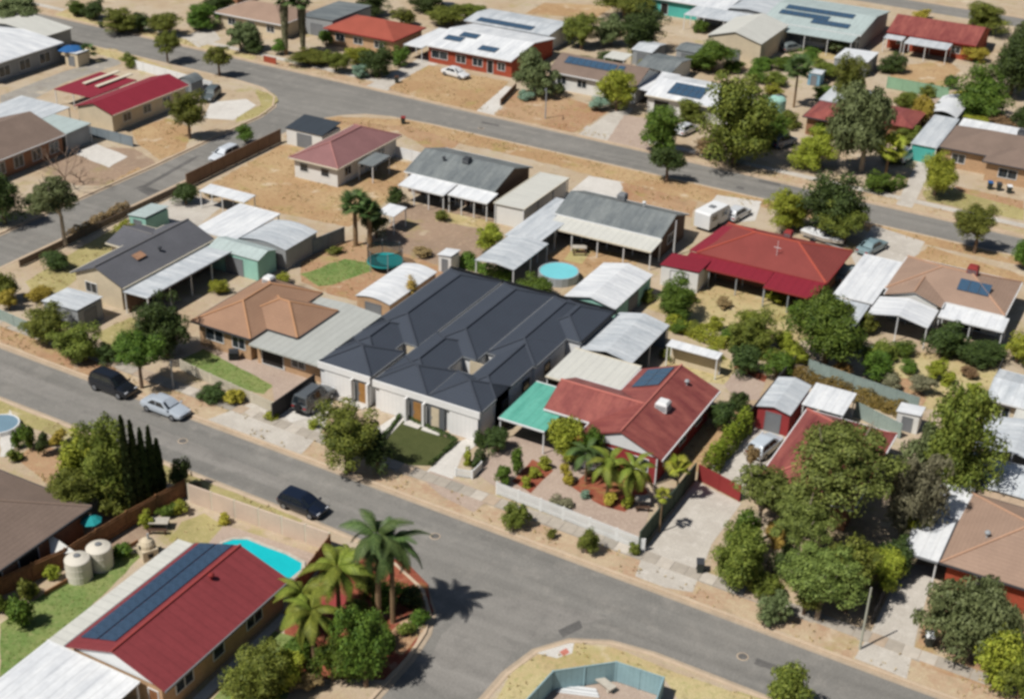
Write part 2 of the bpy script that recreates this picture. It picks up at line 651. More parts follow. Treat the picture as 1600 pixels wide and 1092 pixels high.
def solar_material():
    m = bpy.data.materials.new('solar_cells')
    m.use_nodes = True
    t = m.node_tree
    b = t.nodes["Principled BSDF"]
    b.inputs["Roughness"].default_value = 0.22
    b.inputs["Specular IOR Level"].default_value = 0.5
    tc = t.nodes.new("ShaderNodeTexCoord")
    br = t.nodes.new("ShaderNodeTexBrick")
    br.offset = 0
    br.inputs["Color1"].default_value = (0.030, 0.082, 0.150, 1)
    br.inputs["Color2"].default_value = (0.042, 0.100, 0.170, 1)
    br.inputs["Mortar"].default_value = (0.10, 0.13, 0.17, 1)
    br.inputs["Scale"].default_value = 1.0
    br.inputs["Mortar Size"].default_value = 0.012
    br.inputs["Brick Width"].default_value = 0.17
    br.inputs["Row Height"].default_value = 0.17
    t.links.new(tc.outputs["Object"], br.inputs["Vector"])
    t.links.new(br.outputs[0], b.inputs["Base Color"])
    return m


M_SOLAR = solar_material()
M_SFRAME = mat('panel_frame', lin((84, 90, 98)), 0.05, rough=0.4)
M_SBLACK = mat('black_solar_mat', lin((60, 80, 102)), 0.2, 1.5, rough=0.4, seam=(0, 0.2, 0.3))


def hip_prof(x0, x1, y0, y1, e, p):
    w, d = x1 - x0, y1 - y0
    h = e + p * min(w, d) / 2
    if w >= d:
        r = [(x0 + d / 2, (y0 + y1) / 2, h), (x1 - d / 2, (y0 + y1) / 2, h)]
        fs = [(0, 1, 5, 4), (1, 2, 5), (2, 3, 4, 5), (3, 0, 4)]
    else:
        r = [((x0 + x1) / 2, y0 + w / 2, h), ((x0 + x1) / 2, y1 - w / 2, h)]
        fs = [(0, 1, 4), (1, 2, 5, 4), (2, 3, 5), (3, 0, 4, 5)]
    return r, fs


def roof_block(root, x0, x1, y0, y1, e, kind, p, rm, cap=None, gut=None, th=0.14, rise=None, mono=0.0):
    """roof over the eave rectangle; kinds: hip, gx/gy (gable, ridge along x/y), flat (mono: rise towards +y), fx (rise towards +x), bx/by barrel"""
    mb = MB()
    ridge = []
    if kind == 'hip':
        r, fs = hip_prof(x0, x1, y0, y1, e, p)
        base = [(x0, y0, e), (x1, y0, e), (x1, y1, e), (x0, y1, e)]
        low = [(x, y, e - th) for x, y, _ in base]
        mb.add(base + r, fs)
        mb.add(base + low, [(i + 4, (i + 1) % 4 + 4, (i + 1) % 4, i) for i in range(4)] + [(7, 6, 5, 4)])
        a, b = r
        if (Vector(a) - Vector(b)).length > 0.1:
            ridge.append((a, b))
        cor = base
        if x1 - x0 >= y1 - y0:
            ridge += [(cor[0], a), (cor[3], a), (cor[1], b), (cor[2], b)]
        else:
            ridge += [(cor[0], a), (cor[1], a), (cor[2], b), (cor[3], b)]
        m = rm['z']
    elif kind in ('gx', 'gy'):
        u0, u1, a0, a1, ax = (x0, x1, y0, y1, 'y') if kind == 'gy' else (y0, y1, x0, x1, 'x')
        um = (u0 + u1) / 2
        h = e + p * (u1 - u0) / 2
        mb.prism([(u0, e - th), (um, h - th), (u1, e - th), (u1, e), (um, h), (u0, e)], ax, a0, a1)
        ridge.append(((um, a0, h), (um, a1, h)) if kind == 'gy' else ((a0, um, h), (a1, um, h)))
        m = rm['x' if kind == 'gy' else 'y']
    elif kind == 'flat':
        mb.slab([(x0, y0, e), (x1, y0, e), (x1, y1, e + mono), (x0, y1, e + mono)], th)
        m = rm['y']
    elif kind == 'fx':
        mb.slab([(x0, y0, e), (x1, y0, e + mono), (x1, y1, e + mono), (x0, y1, e)], th)
        m = rm['x']
    elif kind in ('bx', 'by'):
        u0, u1, a0, a1, ax = (x0, x1, y0, y1, 'y') if kind == 'by' else (y0, y1, x0, x1, 'x')
        n = 10
        hh = rise or 0.6
        top = [(u0 + (u1 - u0) * i / n, e + hh * math.sin(math.pi * i / n)) for i in range(n + 1)]
        prof = [(u, z - 0.06) for u, z in top] + [(u, z) for u, z in reversed(top)]
        mb.prism(prof, ax, a0, a1)
        m = rm['x' if kind == 'by' else 'y']
    o = part('roof', mb, m, root)
    if cap is not None:
        for a, b in ridge:
            c = MB()
            up = Vector((0, 0, 0.02))
            c.tube(Vector(a) + up, Vector(b) + up, 0.11, n=5)
            part('ridge_cap', c, cap, o, root)
    if gut is not None and kind != 'by' and kind != 'bx':
        t = 0.1
        z = e - th - 0.02
        edges = []
        if kind in ('hip', 'flat', 'fx'):
            edges = 'SNWE'
        elif kind == 'gy':
            edges = 'WE'
        else:
            edges = 'SN'
        for k in edges:
            zz = z + (mono if (kind == 'flat' and k == 'N') or (kind == 'fx' and k == 'E') else 0)
            if (kind == 'flat' and k in 'WE') or (kind == 'fx' and k in 'SN'):
                continue
            g_ = MB()
            if k == 'S':
                g_.box(x0, x1, y0 - t - .003, y0 - .003, zz, zz + 0.15)
            if k == 'N':
                g_.box(x0, x1, y1 + .003, y1 + t + .003, zz, zz + 0.15)
            if k == 'W':
                g_.box(x0 - t - .003, x0 - .003, y0, y1, zz, zz + 0.15)
            if k == 'E':
                g_.box(x1 + .003, x1 + t + .003, y0, y1, zz, zz + 0.15)
            part('gutter', g_, gut, o, root)
    return o


def wall_block(root, x0, x1, y0, y1, e, kind, p, over, wm, th=0.14):
    mb = MB()
    a0, a1, b0, b1 = x0 + over, x1 - over, y0 + over, y1 - over
    if kind in ('gx', 'gy'):
        b0, b1, a0, a1 = (y0 + 0.25, y1 - 0.25, a0, a1) if kind == 'gy' else (b0, b1, x0 + 0.25, x1 - 0.25)
    z = e - th - 0.03
    if kind == 'gy':
        um = (a0 + a1) / 2
        zz = e + p * over - th - 0.02
        hh = e + p * (x1 - x0) / 2 - th - 0.03
        mb.prism([(a0, 0), (a1, 0), (a1, zz), (um, hh), (a0, zz)], 'y', b0, b1)
    elif kind == 'gx':
        um = (b0 + b1) / 2
        zz = e + p * over - th - 0.02
        hh = e + p * (y1 - y0) / 2 - th - 0.03
        mb.prism([(b0, 0), (b1, 0), (b1, zz), (um, hh), (b0, zz)], 'x', a0, a1)
    else:
        mb.box(a0, a1, b0, b1, 0, z)
    part('wall', mb, wm, root)
    return a0, a1, b0, b1


def opening(root, side, rect, u, w, z, h, name='window', material=None, frame=None, label=None):
    """window or door on side S/E/W/N of wall rect (a0,a1,b0,b1); u along the wall from its west/south end"""
    a0, a1, b0, b1 = rect
    t = 0.05
    mb, fr = MB(), MB()

    def bx(m, u0, u1, z0, z1, d0, d1):
        if side == 'S':
            m.box(a0 + u0, a0 + u1, b0 - d1, b0 - d0, z0, z1)
        elif side == 'N':
            m.box(a0 + u0, a0 + u1, b1 + d0, b1 + d1, z0, z1)
        elif side == 'E':
            m.box(a1 + d0, a1 + d1, b0 + u0, b0 + u1, z0, z1)
        else:
            m.box(a0 - d1, a0 - d0, b0 + u0, b0 + u1, z0, z1)
    bx(mb, u + .07, u + w - .07, z + .07, z + h - .07, -0.03, 0.02)
    o = part(name, mb, material or (M_GLASS if name == 'window' else M_DTIMBER), root, label=label)
    for (u0, u1, z0, z1) in ((u, u + .07, z, z + h), (u + w - .07, u + w, z, z + h), (u + .07, u + w - .07, z, z + .07), (u + .07, u + w - .07, z + h - .07, z + h)):
        bx(fr, u0, u1, z0, z1, -0.02, t)
    if name == 'window' and w > 1.3:
        bx(fr, u + w / 2 - .03, u + w / 2 + .03, z + .072, z + h - .072, 0.021, t)
    f = part('window_frame' if name == 'window' else 'door_frame', fr, frame or M_WHITEP, o, root)
    f['kind'] = 'stuff'
    return o


def house(name, label, blocks, rm, wm, cat='house', cap=None, gut=None, over=0.5, wins=(), group=None):
    """blocks: (x0,x1,y0,y1,eave,kind,pitch[,roofmats[,wallmat]])"""
    x0 = min(b[0] for b in blocks)
    x1 = max(b[1] for b in blocks)
    y0 = min(b[2] for b in blocks)
    y1 = max(b[3] for b in blocks)
    r = thing(name, label, cat, ((x0 + x1) / 2, (y0 + y1) / 2, 0), group=group)
    rects = []
    for b in blocks:
        rmm = b[7] if len(b) > 7 and b[7] else rm
        wmm = b[8] if len(b) > 8 and b[8] else wm
        rects.append(wall_block(r, *b[:7], over, wmm))
        roof_block(r, *b[:7], rmm, cap, gut)
    for w in wins:
        opening(r, w[1], rects[w[0]], *w[2:6], **(w[6] if len(w) > 6 else {}))
    r['rects'] = 0
    del r['rects']
    return r, rects


def canopy(name, label, x0, x1, y0, y1, z, rm, cat='carport', kind='flat', mono=0.15, posts=None, fascia=None, rise=None, p=0.2, walls='', wm=None, group=None, closed=False, th=0.08, post_m=None):
    """open roof on posts; walls: sides that are closed"""
    r = thing(name, label, cat, ((x0 + x1) / 2, (y0 + y1) / 2, 0), group=group)
    roof_block(r, x0, x1, y0, y1, z, kind, p, rm, None, fascia, th=th, rise=rise, mono=mono)
    i = 0.12
    nx, ny = posts or (max(2, int((x1 - x0) / 3) + 1), max(2, int((y1 - y0) / 3.2) + 1))
    pm = post_m or M_WHITEP
    for a in range(nx):
        for b in range(ny):
            if 0 < a < nx - 1 and 0 < b < ny - 1:
                continue
            x = x0 + i + (x1 - x0 - 2 * i) * a / (nx - 1)
            y = y0 + i + (y1 - y0 - 2 * i) * b / (ny - 1)
            zt = z - th - 0.01
            if kind == 'flat':
                zt += mono * (y - y0) / (y1 - y0)
            if kind == 'fx':
                zt += mono * (x - x0) / (x1 - x0)
            if kind == 'gy':
                zt += p * min(x - x0, x1 - x)
            if kind == 'gx':
                zt += p * min(y - y0, y1 - y)
            part('post', MB().box(x - .05, x + .05, y - .05, y + .05, 0, zt), pm, r)
    for s in walls:
        w = MB()
        q = 0.2
        zt = z - th - 0.03
        if s == 'S':
            w.box(x0 + q, x1 - q, y0 + .2, y0 + .26, 0, zt)
        if s == 'N':
            w.box(x0 + q, x1 - q, y1 - .26, y1 - .2, 0, zt)
        if s == 'W':
            w.box(x0 + .2, x0 + .26, y0 + .27, y1 - .27, 0, zt)
        if s == 'E':
            w.box(x1 - .26, x1 - .2, y0 + .27, y1 - .27, 0, zt)
        part('wall', w, wm or W_ZINC, r)
    return r


def shed(name, label, x0, x1, y0, y1, e, kind, rm, wm, p=0.25, door='S', group=None, rise=None, mono=0.2, cat='shed', over=0.12, door_m=None):
    r = thing(name, label, cat, ((x0 + x1) / 2, (y0 + y1) / 2, 0), group=group)
    if kind in ('bx', 'by'):
        rect = (x0 + over, x1 - over, y0 + over, y1 - over)
        n = 8
        u0, u1 = (rect[0], rect[1]) if kind == 'by' else (rect[2], rect[3])
        hh = (rise or .6)
        prof = [(u0, 0), (u1, 0)] + [(u1 - (u1 - u0) * i / n, e - 0.1 + hh * math.sin(math.pi * i / n)) for i in range(n + 1)]
        part('wall', MB().prism(prof, 'y' if kind == 'by' else 'x', *((rect[2], rect[3]) if kind == 'by' else (rect[0], rect[1]))), wm, r)
        roof_block(r, x0, x1, y0, y1, e, kind, p, rm, rise=rise)
    elif kind in ('flat', 'fx'):
        rect = (x0 + over, x1 - over, y0 + over, y1 - over)
        part('wall', MB().box(*rect, 0, e - 0.1), wm, r)
        roof_block(r, x0, x1, y0, y1, e, kind, p, rm, mono=mono, th=0.07)
    else:
        rect = wall_block(r, x0, x1, y0, y1, e, kind, p, over, wm, th=0.07)
        roof_block(r, x0, x1, y0, y1, e, kind, p, rm, th=0.07)
    if door:
        w = min(2.4, (rect[1] - rect[0] if door in 'SN' else rect[3] - rect[2]) * 0.5)
        u = ((rect[1] - rect[0] if door in 'SN' else rect[3] - rect[2]) - w) / 2
        opening(r, door, rect, u, w, 0.02, min(2.0, e - 0.4), 'door', door_m or M_GREYP, M_GREYP)
    return r, rect


def panel_mesh(w, h):
    mb = MB().box(0, w, 0, h, 0.0, 0.04)
    me = mb.mesh('solar_panel', M_SOLAR)
    fr = MB()
    fr.box(0, w, 0, .03, .041, .05).box(0, w, h - .03, h, .041, .05).box(0, .03, .03, h - .03, .041, .05).box(w - .03, w, .03, h - .03, .041, .05)
    return me, fr.mesh('panel_frame', M_SFRAME)


PANELS = {}


def solar(root, origin, udir, vdir, nu, nv, w=1.0, h=1.6, gap=0.03, skip=()):
    """panels laid from origin along udir (across) and vdir (up the slope)"""
    if (w, h) not in PANELS:
        PANELS[(w, h)] = panel_mesh(w, h)
    pm, fm = PANELS[(w, h)]
    U, V = Vector(udir).normalized(), Vector(vdir).normalized()
    Nn = U.cross(V).normalized()
    R = Matrix((U, V, Nn)).transposed().to_4x4()
    for i in range(nu):
        for j in range(nv):
            if (i, j) in skip:
                continue
            P = Vector(origin) + U * (i * (w + gap)) + V * (j * (h + gap)) + Nn * 0.07
            o = link('solar_panel', pm, root)
            o.matrix_local = Matrix.Translation(P - ORG[root.name]) @ R
            f = link('panel_frame', fm, o)
            f['kind'] = 'stuff'


def cooler(root, x, y, z, m=None, s=1.0, name='roof_cooler'):
    mb = MB()
    a = 0.55 * s
    mb.add([(x - a, y - a, z), (x + a, y - a, z), (x + a, y + a, z), (x - a, y + a, z),
            (x - a, y - a, z + .7 * s), (x + a, y - a, z + .7 * s), (x + a, y + a, z + .7 * s), (x - a, y + a, z + .7 * s),
            (x - a * .75, y - a * .75, z + .9 * s), (x + a * .75, y - a * .75, z + .9 * s), (x + a * .75, y + a * .75, z + .9 * s), (x - a * .75, y + a * .75, z + .9 * s)],
           [(3, 2, 1, 0)] + [(i, (i + 1) % 4, (i + 1) % 4 + 4, i + 4) for i in range(4)] + [(i + 4, (i + 1) % 4 + 4, (i + 1) % 4 + 8, i + 8) for i in range(4)] + [(8, 9, 10, 11)])
    c = part(name, mb, m or M_CREAMP, root)
    gr = MB()
    for k in range(4):
        zz = z + .12 * s + .13 * s * k
        gr.box(x - a + .08, x + a - .08, y - a - .02, y - a - .004, zz, zz + .06 * s)
        gr.box(x + a + .004, x + a + .02, y - a + .08, y + a - .08, zz, zz + .06 * s)
    g_ = part('louvre', gr, M_GREYP, c, root)
    g_['kind'] = 'stuff'


def vent(root, x, y, z, m=None):
    part('roof_vent', MB().lathe([(.09, 0), (.09, .3), (.2, .34), (.24, .46), (.16, .58), (.02, .62)], 10, (x, y, z)), m or M_STEEL, root, smooth=False)


# ------------------------------------------------------------------ fences
def fence(name, label, pts, h, m, post_m=None, seg=2.4, th=0.05, cat='fence', kind='panel', group=None, px=False):
    """posts and one panel between each two posts; kind panel | picket | rail | wall"""
    if px:
        pts = [site(*p) for p in pts]
    pts = [Vector((p[0], p[1], 0)) for p in pts]
    r = thing(name, label, cat, tuple((pts[0] + pts[-1]) / 2), group=group)
    pm = post_m or m
    O = ORG[r.name]
    for i in range(len(pts) - 1):
        a, b = pts[i], pts[i + 1]
        L = (b - a).length
        n = max(1, round(L / seg))
        d = (b - a) / L
        nr = Vector((-d.y, d.x, 0))
        for k in range(n + 1):
            if k == n and i < len(pts) - 2:
                continue
            p = a + d * (L * k / n)
            c = MB().box(p.x - .06, p.x + .06, p.y - .06, p.y + .06, 0, h + .06)
            part('post', c, pm, r)
        for k in range(n):
            p, q = a + d * (L * k / n + .065), a + d * (L * (k + 1) / n - .065)

            def bar(mb, s0, s1, z0, z1, t=th):
                A, B = p.lerp(q, s0), p.lerp(q, s1)
                e = nr * t / 2
                return mb.slab([A - e + Vector((0, 0, z1)), B - e + Vector((0, 0, z1)), B + e + Vector((0, 0, z1)), A + e + Vector((0, 0, z1))], z1 - z0)
            ln = (q - p).length
            if kind == 'panel':
                mb = bar(MB(), 0, 1, 0.05, h)
                bar(mb, 0, 1, h + .002, h + .05, th * 1.8)
                o = part('panel', mb, m, r)
            elif kind == 'wall':
                part('panel', bar(MB(), 0, 1, 0, h), m, r)
            elif kind == 'plank':
                nn = max(3, int(ln / 0.35))
                for j in range(nn):
                    zz = h * random.uniform(.97, 1.0)
                    part('plank', bar(MB(), (j + .02) / nn, (j + .98) / nn, 0.04, zz), m, r)
                for zz in (0.3, h - .3):
                    A, B = p - nr * (th / 2 + .035), q - nr * (th / 2 + .035)
                    e = nr * .03
                    part('rail', MB().slab([A - e + Vector((0, 0, zz + .1)), B - e + Vector((0, 0, zz + .1)), B + e + Vector((0, 0, zz + .1)), A + e + Vector((0, 0, zz + .1))], .1), pm, r)
            elif kind == 'picket':
                for zz in (h * .25, h * .8):
                    part('rail', bar(MB(), 0, 1, zz, zz + .08, .04), pm, r)
                nn = max(3, int(ln / 0.16))
                mb = MB()
                for j in range(nn):
                    bar(mb, (j + .18) / nn, (j + .82) / nn, .06, h, .085)
                o = part('pickets', mb, m, r)
                o['kind'] = 'stuff'
    return r


# ------------------------------------------------------------------ plants
def quads_mesh(name, C, U, V, material):
    """C centres, U and V half axes (n,3): one leaf-shaped quad each"""
    n = len(C)
    P = np.empty((n, 4, 3), np.float32)
    P[:, 0] = C - U
    P[:, 1] = C - V * 0.9 + U * 0.1
    P[:, 2] = C + U
    P[:, 3] = C + V * 0.9 + U * 0.1
    me = bpy.data.meshes.new(name)
    me.vertices.add(n * 4)
    me.vertices.foreach_set('co', P.reshape(-1))
    me.loops.add(n * 4)
    me.loops.foreach_set('vertex_index', np.arange(n * 4, dtype=np.int32))
    me.polygons.add(n)
    me.polygons.foreach_set('loop_start', np.arange(0, n * 4, 4, dtype=np.int32))
    me.polygons.foreach_set('loop_total', np.full(n, 4, np.int32))
    me.materials.append(material)
    me.update(calc_edges=True)
    return me


def unit(v):
    return v / np.maximum(np.linalg.norm(v, axis=-1, keepdims=True), 1e-6)


def crown_cloud(rng, n_cl, per, leaf, cl_r=0.34, flat=0.85, low=-0.55, gap=0.0, droop=0.0, fillin=0.25):
    """leaves on the skins of many overlapping clumps in a unit crown"""
    cc = []
    k = 0
    nl = int(rng.integers(5, 8))
    lobes = []
    for i in range(nl):
        d = unit(rng.normal(size=3))
        d[2] = max(-0.75, d[2]) if low < -0.5 else abs(d[2]) * 1.1 - 0.35
        lobes.append((d * rng.uniform(0.30, 0.52), rng.uniform(0.42, 0.60)))
    lobes.append((np.array([0, 0, -0.05]), 0.5))
    while len(cc) < n_cl and k < 8000:
        k += 1
        d = unit(rng.normal(size=3))
        if d[2] < low:
            continue
        lc, lr = lobes[int(rng.integers(len(lobes)))]
        r = rng.uniform(0.62, 1.0) if rng.random() > fillin else rng.uniform(0.0, 0.6)
        c = lc + d * r * lr
        if c[2] < low * 0.9:
            continue
        if gap and any(np.linalg.norm(c - q[0]) < gap for q in cc):
            continue
        cc.append((c, cl_r * rng.uniform(0.7, 1.25)))
    Cs, Us, Vs = [], [], []
    for c, r in cc:
        d = unit(rng.normal(size=(per, 3)))
        d[:, 2] = np.where((d[:, 2] < -0.35) & (rng.random(per) < 0.75), -d[:, 2], d[:, 2])
        rad = r * (rng.uniform(0.55, 1.08, size=(per, 1)))
        p = c + d * rad * np.array([1, 1, flat])
        nrm = unit(d * 1.0 + rng.normal(size=(per, 3)) * 0.36 + np.array([0, 0, 0.2]))
        a = unit(np.cross(nrm, rng.normal(size=(per, 3))))
        b = np.cross(nrm, a)
        s = leaf * rng.uniform(0.6, 1.25, size=(per, 1))
        a[:, 2] -= droop
        Cs.append(p)
        Us.append(a * s * 0.62)
        Vs.append(b * s * 0.4)
    return np.concatenate(Cs), np.concatenate(Us), np.concatenate(Vs), cc


def limbs_mesh(name, cc, base, rng, r0, material, n=7):
    mb = MB()
    tips = [c for c, _ in cc]
    rng.shuffle(tips)
    fork = np.array([0, 0, base * 0.35])
    mb.tube((0, 0, base), fork, r0, r0 * 0.75, 7)
    for t in tips[:n]:
        mid = fork * 0.6 + np.array(t) * 0.4 + rng.normal(size=3) * 0.04
        mb.tube(fork, mid, r0 * 0.6, r0 * 0.4, 5)
        mb.tube(mid, t, r0 * 0.4, r0 * 0.12, 4)
    return mb.mesh(name, material)


L_OLIVE = leaf_mat('olive_leaves', lin((73, 86, 29)), lin((134, 139, 58)))
L_GUM = leaf_mat('gum_leaves', lin((75, 85, 48)), lin((127, 136, 89)))
L_GREEN = leaf_mat('green_leaves', lin((55, 82, 25)), lin((110, 132, 48)))
L_DARK = leaf_mat('dark_leaves', lin((44, 59, 28)), lin((86, 103, 49)))
L_YEL = leaf_mat('yellow_green_leaves', lin((108, 119, 31)), lin((171, 172, 62)))
L_GOLD = leaf_mat('golden_leaves', lin((148, 135, 41)), lin((193, 176, 75)))
L_GREY = leaf_mat('grey_brown_leaves', lin((101, 99, 73)), lin((150, 146, 114)))
L_BLUE = leaf_mat('blue_green_leaves', lin((105, 137, 112)), lin((152, 176, 151)))
L_ORNG = leaf_mat('orange_leaves', lin((142, 112, 54)), lin((190, 152, 82)))
L_RUST = leaf_mat('rust_leaves', lin((124, 102, 70)), lin((170, 142, 100)))
L_CYP = leaf_mat('cypress_leaves', lin((39, 55, 26)), lin((76, 91, 47)))
L_PALM = leaf_mat('palm_leaves', lin((52, 73, 35)), lin((97, 117, 63)))
L_LIME = leaf_mat('lime_palm_leaves', lin((86, 101, 32)), lin((141, 149, 60)))
B_BARK = mat('brown_bark', lin((112, 92, 74)), 0.2, 3.0)
B_PALE = mat('pale_bark', lin((168, 154, 136)), 0.15, 3.0)
B_DEAD = mat('dead_wood', lin((132, 112, 96)), 0.15, 3.0)
B_PALMT = mat('palm_trunk_bark', lin((136, 112, 84)), 0.2, 3.0, seam=(2, 0.22, 0.3))

KINDS = {  # leaf material, bark, base height of the crown in crown radii, style
    'olive': (L_OLIVE, B_BARK, 'dense'), 'green': (L_GREEN, B_BARK, 'dense'), 'dark': (L_DARK, B_BARK, 'dense'),
    'yellow': (L_YEL, B_BARK, 'dense'), 'gold': (L_GOLD, B_BARK, 'dense'), 'grey': (L_GREY, B_DEAD, 'open'),
    'gum': (L_GUM, B_PALE, 'open'), 'gumgreen': (leaf_mat('broad_gum_leaves', lin((74, 88, 38)), lin((138, 150, 74))), B_PALE, 'clumpy'), 'blue': (L_BLUE, B_BARK, 'dense'),
    'lush': (leaf_mat('lush_hedge_leaves', lin((92, 118, 30)), lin((150, 168, 54))), B_BARK, 'dense'), 'oldgold': (leaf_mat('old_gold_leaves', lin((104, 92, 44)), lin((152, 132, 66))), B_BARK, 'dense'), 'orange': (L_ORNG, B_BARK, 'dense'), 'rust': (L_RUST, B_BARK, 'open'),
}
SIZE = {  # clumps, leaves per clump, leaf size, clump radius
    ('dense', 's'): (18, 80, 0.19, 0.42), ('dense', 'm'): (50, 130, 0.092, 0.32), ('dense', 'l'): (105, 170, 0.058, 0.25),
    ('open', 's'): (14, 75, 0.19, 0.40), ('open', 'm'): (40, 120, 0.092, 0.28), ('open', 'l'): (80, 170, 0.06, 0.22),
    ('clumpy', 's'): (10, 90, 0.18, 0.42), ('clumpy', 'm'): (26, 190, 0.09, 0.33), ('clumpy', 'l'): (42, 330, 0.056, 0.28),
}
CROWNS = {}


def crown(kind, size, variant):
    key = (kind, size, variant)
    if key not in CROWNS:
        lm, bk, st = KINDS[kind]
        rng = np.random.default_rng(sum(ord(c) for c in kind + size) * 7 + variant)
        ncl, per, leaf, cr = SIZE[(st, size)]
        gap = {'dense': 0.0, 'open': 0.12, 'clumpy': 0.33 if size != 's' else 0.2}[st]
        C, U, V, cc = crown_cloud(rng, ncl, per, leaf, cr, low=-0.85 if st == 'dense' else -0.45, gap=gap,
                                  flat=0.85 if st == 'dense' else 0.65, droop=0.3 if st == 'open' else 0.0, fillin=0.25 if st == 'dense' else 0.15)
        cm = quads_mesh('crown', C, U, V, lm)
        tm = limbs_mesh('trunk', cc, -1.0, rng, 0.07 if size == 'l' else 0.09, bk)
        CROWNS[key] = (cm, tm)
    return CROWNS[key]


NPLANT = [0]


def plant(kind, bx, by, top, wpx, label, name=None, cat=None, group=None, trunk=None, sq=None, fit=1.0):
    """kind of plant rooted at the surveyed spot bx, by; top row and width give its height and spread in metres"""
    b = site(bx, by)
    ppm = px_per_m(b)
    R = max(0.15, wpx / ppm / 2) * fit * 1.1
    H = max(0.3, height_to(b, top))
    NPLANT[0] += 1
    i = NPLANT[0]
    rng = random.Random(i * 13)
    is_tree = H > 2.3 if trunk is None else trunk
    size = 'l' if R > 2.4 else ('m' if R > 1.05 else 's')
    cm, tm = crown(kind, size, i % 4)
    nm = name or ('tree' if is_tree else 'shrub')
    r = thing(nm, label, cat or ('tree' if is_tree else 'shrub'), tuple(b), rng.uniform(0, 6.28), group or ('trees of the neighbourhood' if is_tree else 'shrubs in the yards'))
    tall = any(w in label for w in ('street tree', 'broad olive gum', 'tall open gum', 'spreading gum', 'leaning gum', 'middle gum', 'lower gum')) and 'big street' not in label
    if sq is not None:
        rz = R * sq
    elif is_tree and tall:
        rz = min(H * 0.46, R * 0.95)
    elif is_tree:
        rz = H * (0.66 if kind in ('gum', 'gumgreen', 'grey') else 0.56)
    else:
        rz = H * 0.62
    zc = H - rz * 0.97
    c = link('crown', cm, r)
    c.location = (0, 0, zc)
    c.scale = (R, R * rng.uniform(0.9, 1.1), rz)
    t = link('trunk' if is_tree else 'stem', tm, r)
    # the limb mesh runs from -1 (ground) to the clumps: one scale for the crown part keeps the fork inside
    t.location = (0, 0, zc)
    t.scale = (R, R, zc)
    return r


def conifer_column(bx, by, top, wpx, label):
    b = site(bx, by)
    H = height_to(b, top)
    R = wpx / px_per_m(b) / 2
    rng = np.random.default_rng(int(bx * 3 + by))
    n = 2600
    z = rng.uniform(0.01, 1, n) ** 0.9
    prof = np.minimum(1.0, 1.15 * (1 - z) ** 0.55) * np.minimum(1, 0.55 + z * 3)
    a = rng.uniform(0, 2 * np.pi, n)
    rr = R * prof * rng.uniform(0.7, 1.06, n) * (1 + 0.12 * np.sin(a * 5 + z * 14))
    C = np.stack([rr * np.cos(a), rr * np.sin(a), z * H * 0.98], 1)
    out = np.stack([np.cos(a), np.sin(a), np.full(n, 0.3)], 1)
    up = unit(np.stack([np.cos(a) * .35, np.sin(a) * .35, np.ones(n)], 1) + rng.normal(size=(n, 3)) * .2)
    side = unit(np.cross(out + rng.normal(size=(n, 3)) * .4, up))
    s = rng.uniform(0.09, 0.2, (n, 1))
    r = thing('cypress_tree', label, 'cypress', tuple(b), 0, 'row of cypresses')
    link('crown', quads_mesh('crown', C, up * s * 1.3, side * s * .6, L_CYP), r)
    part('trunk', MB().tube((0, 0, 0), (0, 0, H * .9), .12, .02, 6), B_BARK, r, local=True)
    return r


FRONDS = {}


def frond_mesh(kind):
    if kind in FRONDS:
        return FRONDS[kind]
    V, F = [], []
    if kind in ('feather', 'lime'):
        n = 16
        pts = []
        for i in range(n + 1):
            t = i / n
            pts.append(Vector((t * (1 - 0.22 * t * t), 0, 0.46 * t - 1.02 * t * t)))
        for i in range(n):
            p, q = pts[i], pts[i + 1]
            w = 0.012 * (1 - i / n) + 0.004
            o = len(V)
            V += [p + Vector((0, -w, .0)), q + Vector((0, -w, 0)), q + Vector((0, w, 0)), p + Vector((0, w, 0))]
            F.append((o, o + 1, o + 2, o + 3))
            t = (i + .5) / n
            if t < 0.12:
                continue
            ll = 0.20 * math.sin(math.pi * min(1, t * 0.9 + 0.08)) + 0.05
            for s in (-1, 1):
                for h in (0.2, 0.7):
                    c = p.lerp(q, h)
                    d = (q - p).normalized()
                    tip = c + Vector((d.x * 0.5, s * 0.75, -0.62)) * ll
                    wv = d * 0.021
                    o = len(V)
                    V += [c - wv, c + wv, tip + wv * .3, tip - wv * .3]
                    F.append((o, o + 1, o + 2, o + 3))
        m = L_PALM if kind == 'feather' else L_LIME
    else:
        # fan leaf on a stalk
        o = len(V)
        V += [Vector((0, -.015, 0)), Vector((.5, -.012, .1)), Vector((.5, .012, .1)), Vector((0, .015, 0))]
        F.append((o, o + 1, o + 2, o + 3))
        c = Vector((.5, 0, .1))
        for k in range(15):
            a = math.radians(-120 + 240 * k / 14)
            d = Vector((math.cos(a), math.sin(a), -0.25 - .15 * abs(math.sin(a))))
            s = Vector((-math.sin(a), math.cos(a), 0)) * .045
            o = len(V)
            V += [c, c + d * .28 - s, c + d * .52, c + d * .28 + s]
            F.append((o, o + 1, o + 2, o + 3))
        m = {'fan': L_PALM, 'fanyel': L_YEL}[kind]
    me = bpy.data.meshes.new('frond')
    me.from_pydata([tuple(v) for v in V], [], F)
    me.materials.append(m)
    me.update()
    FRONDS[kind] = me
    return me


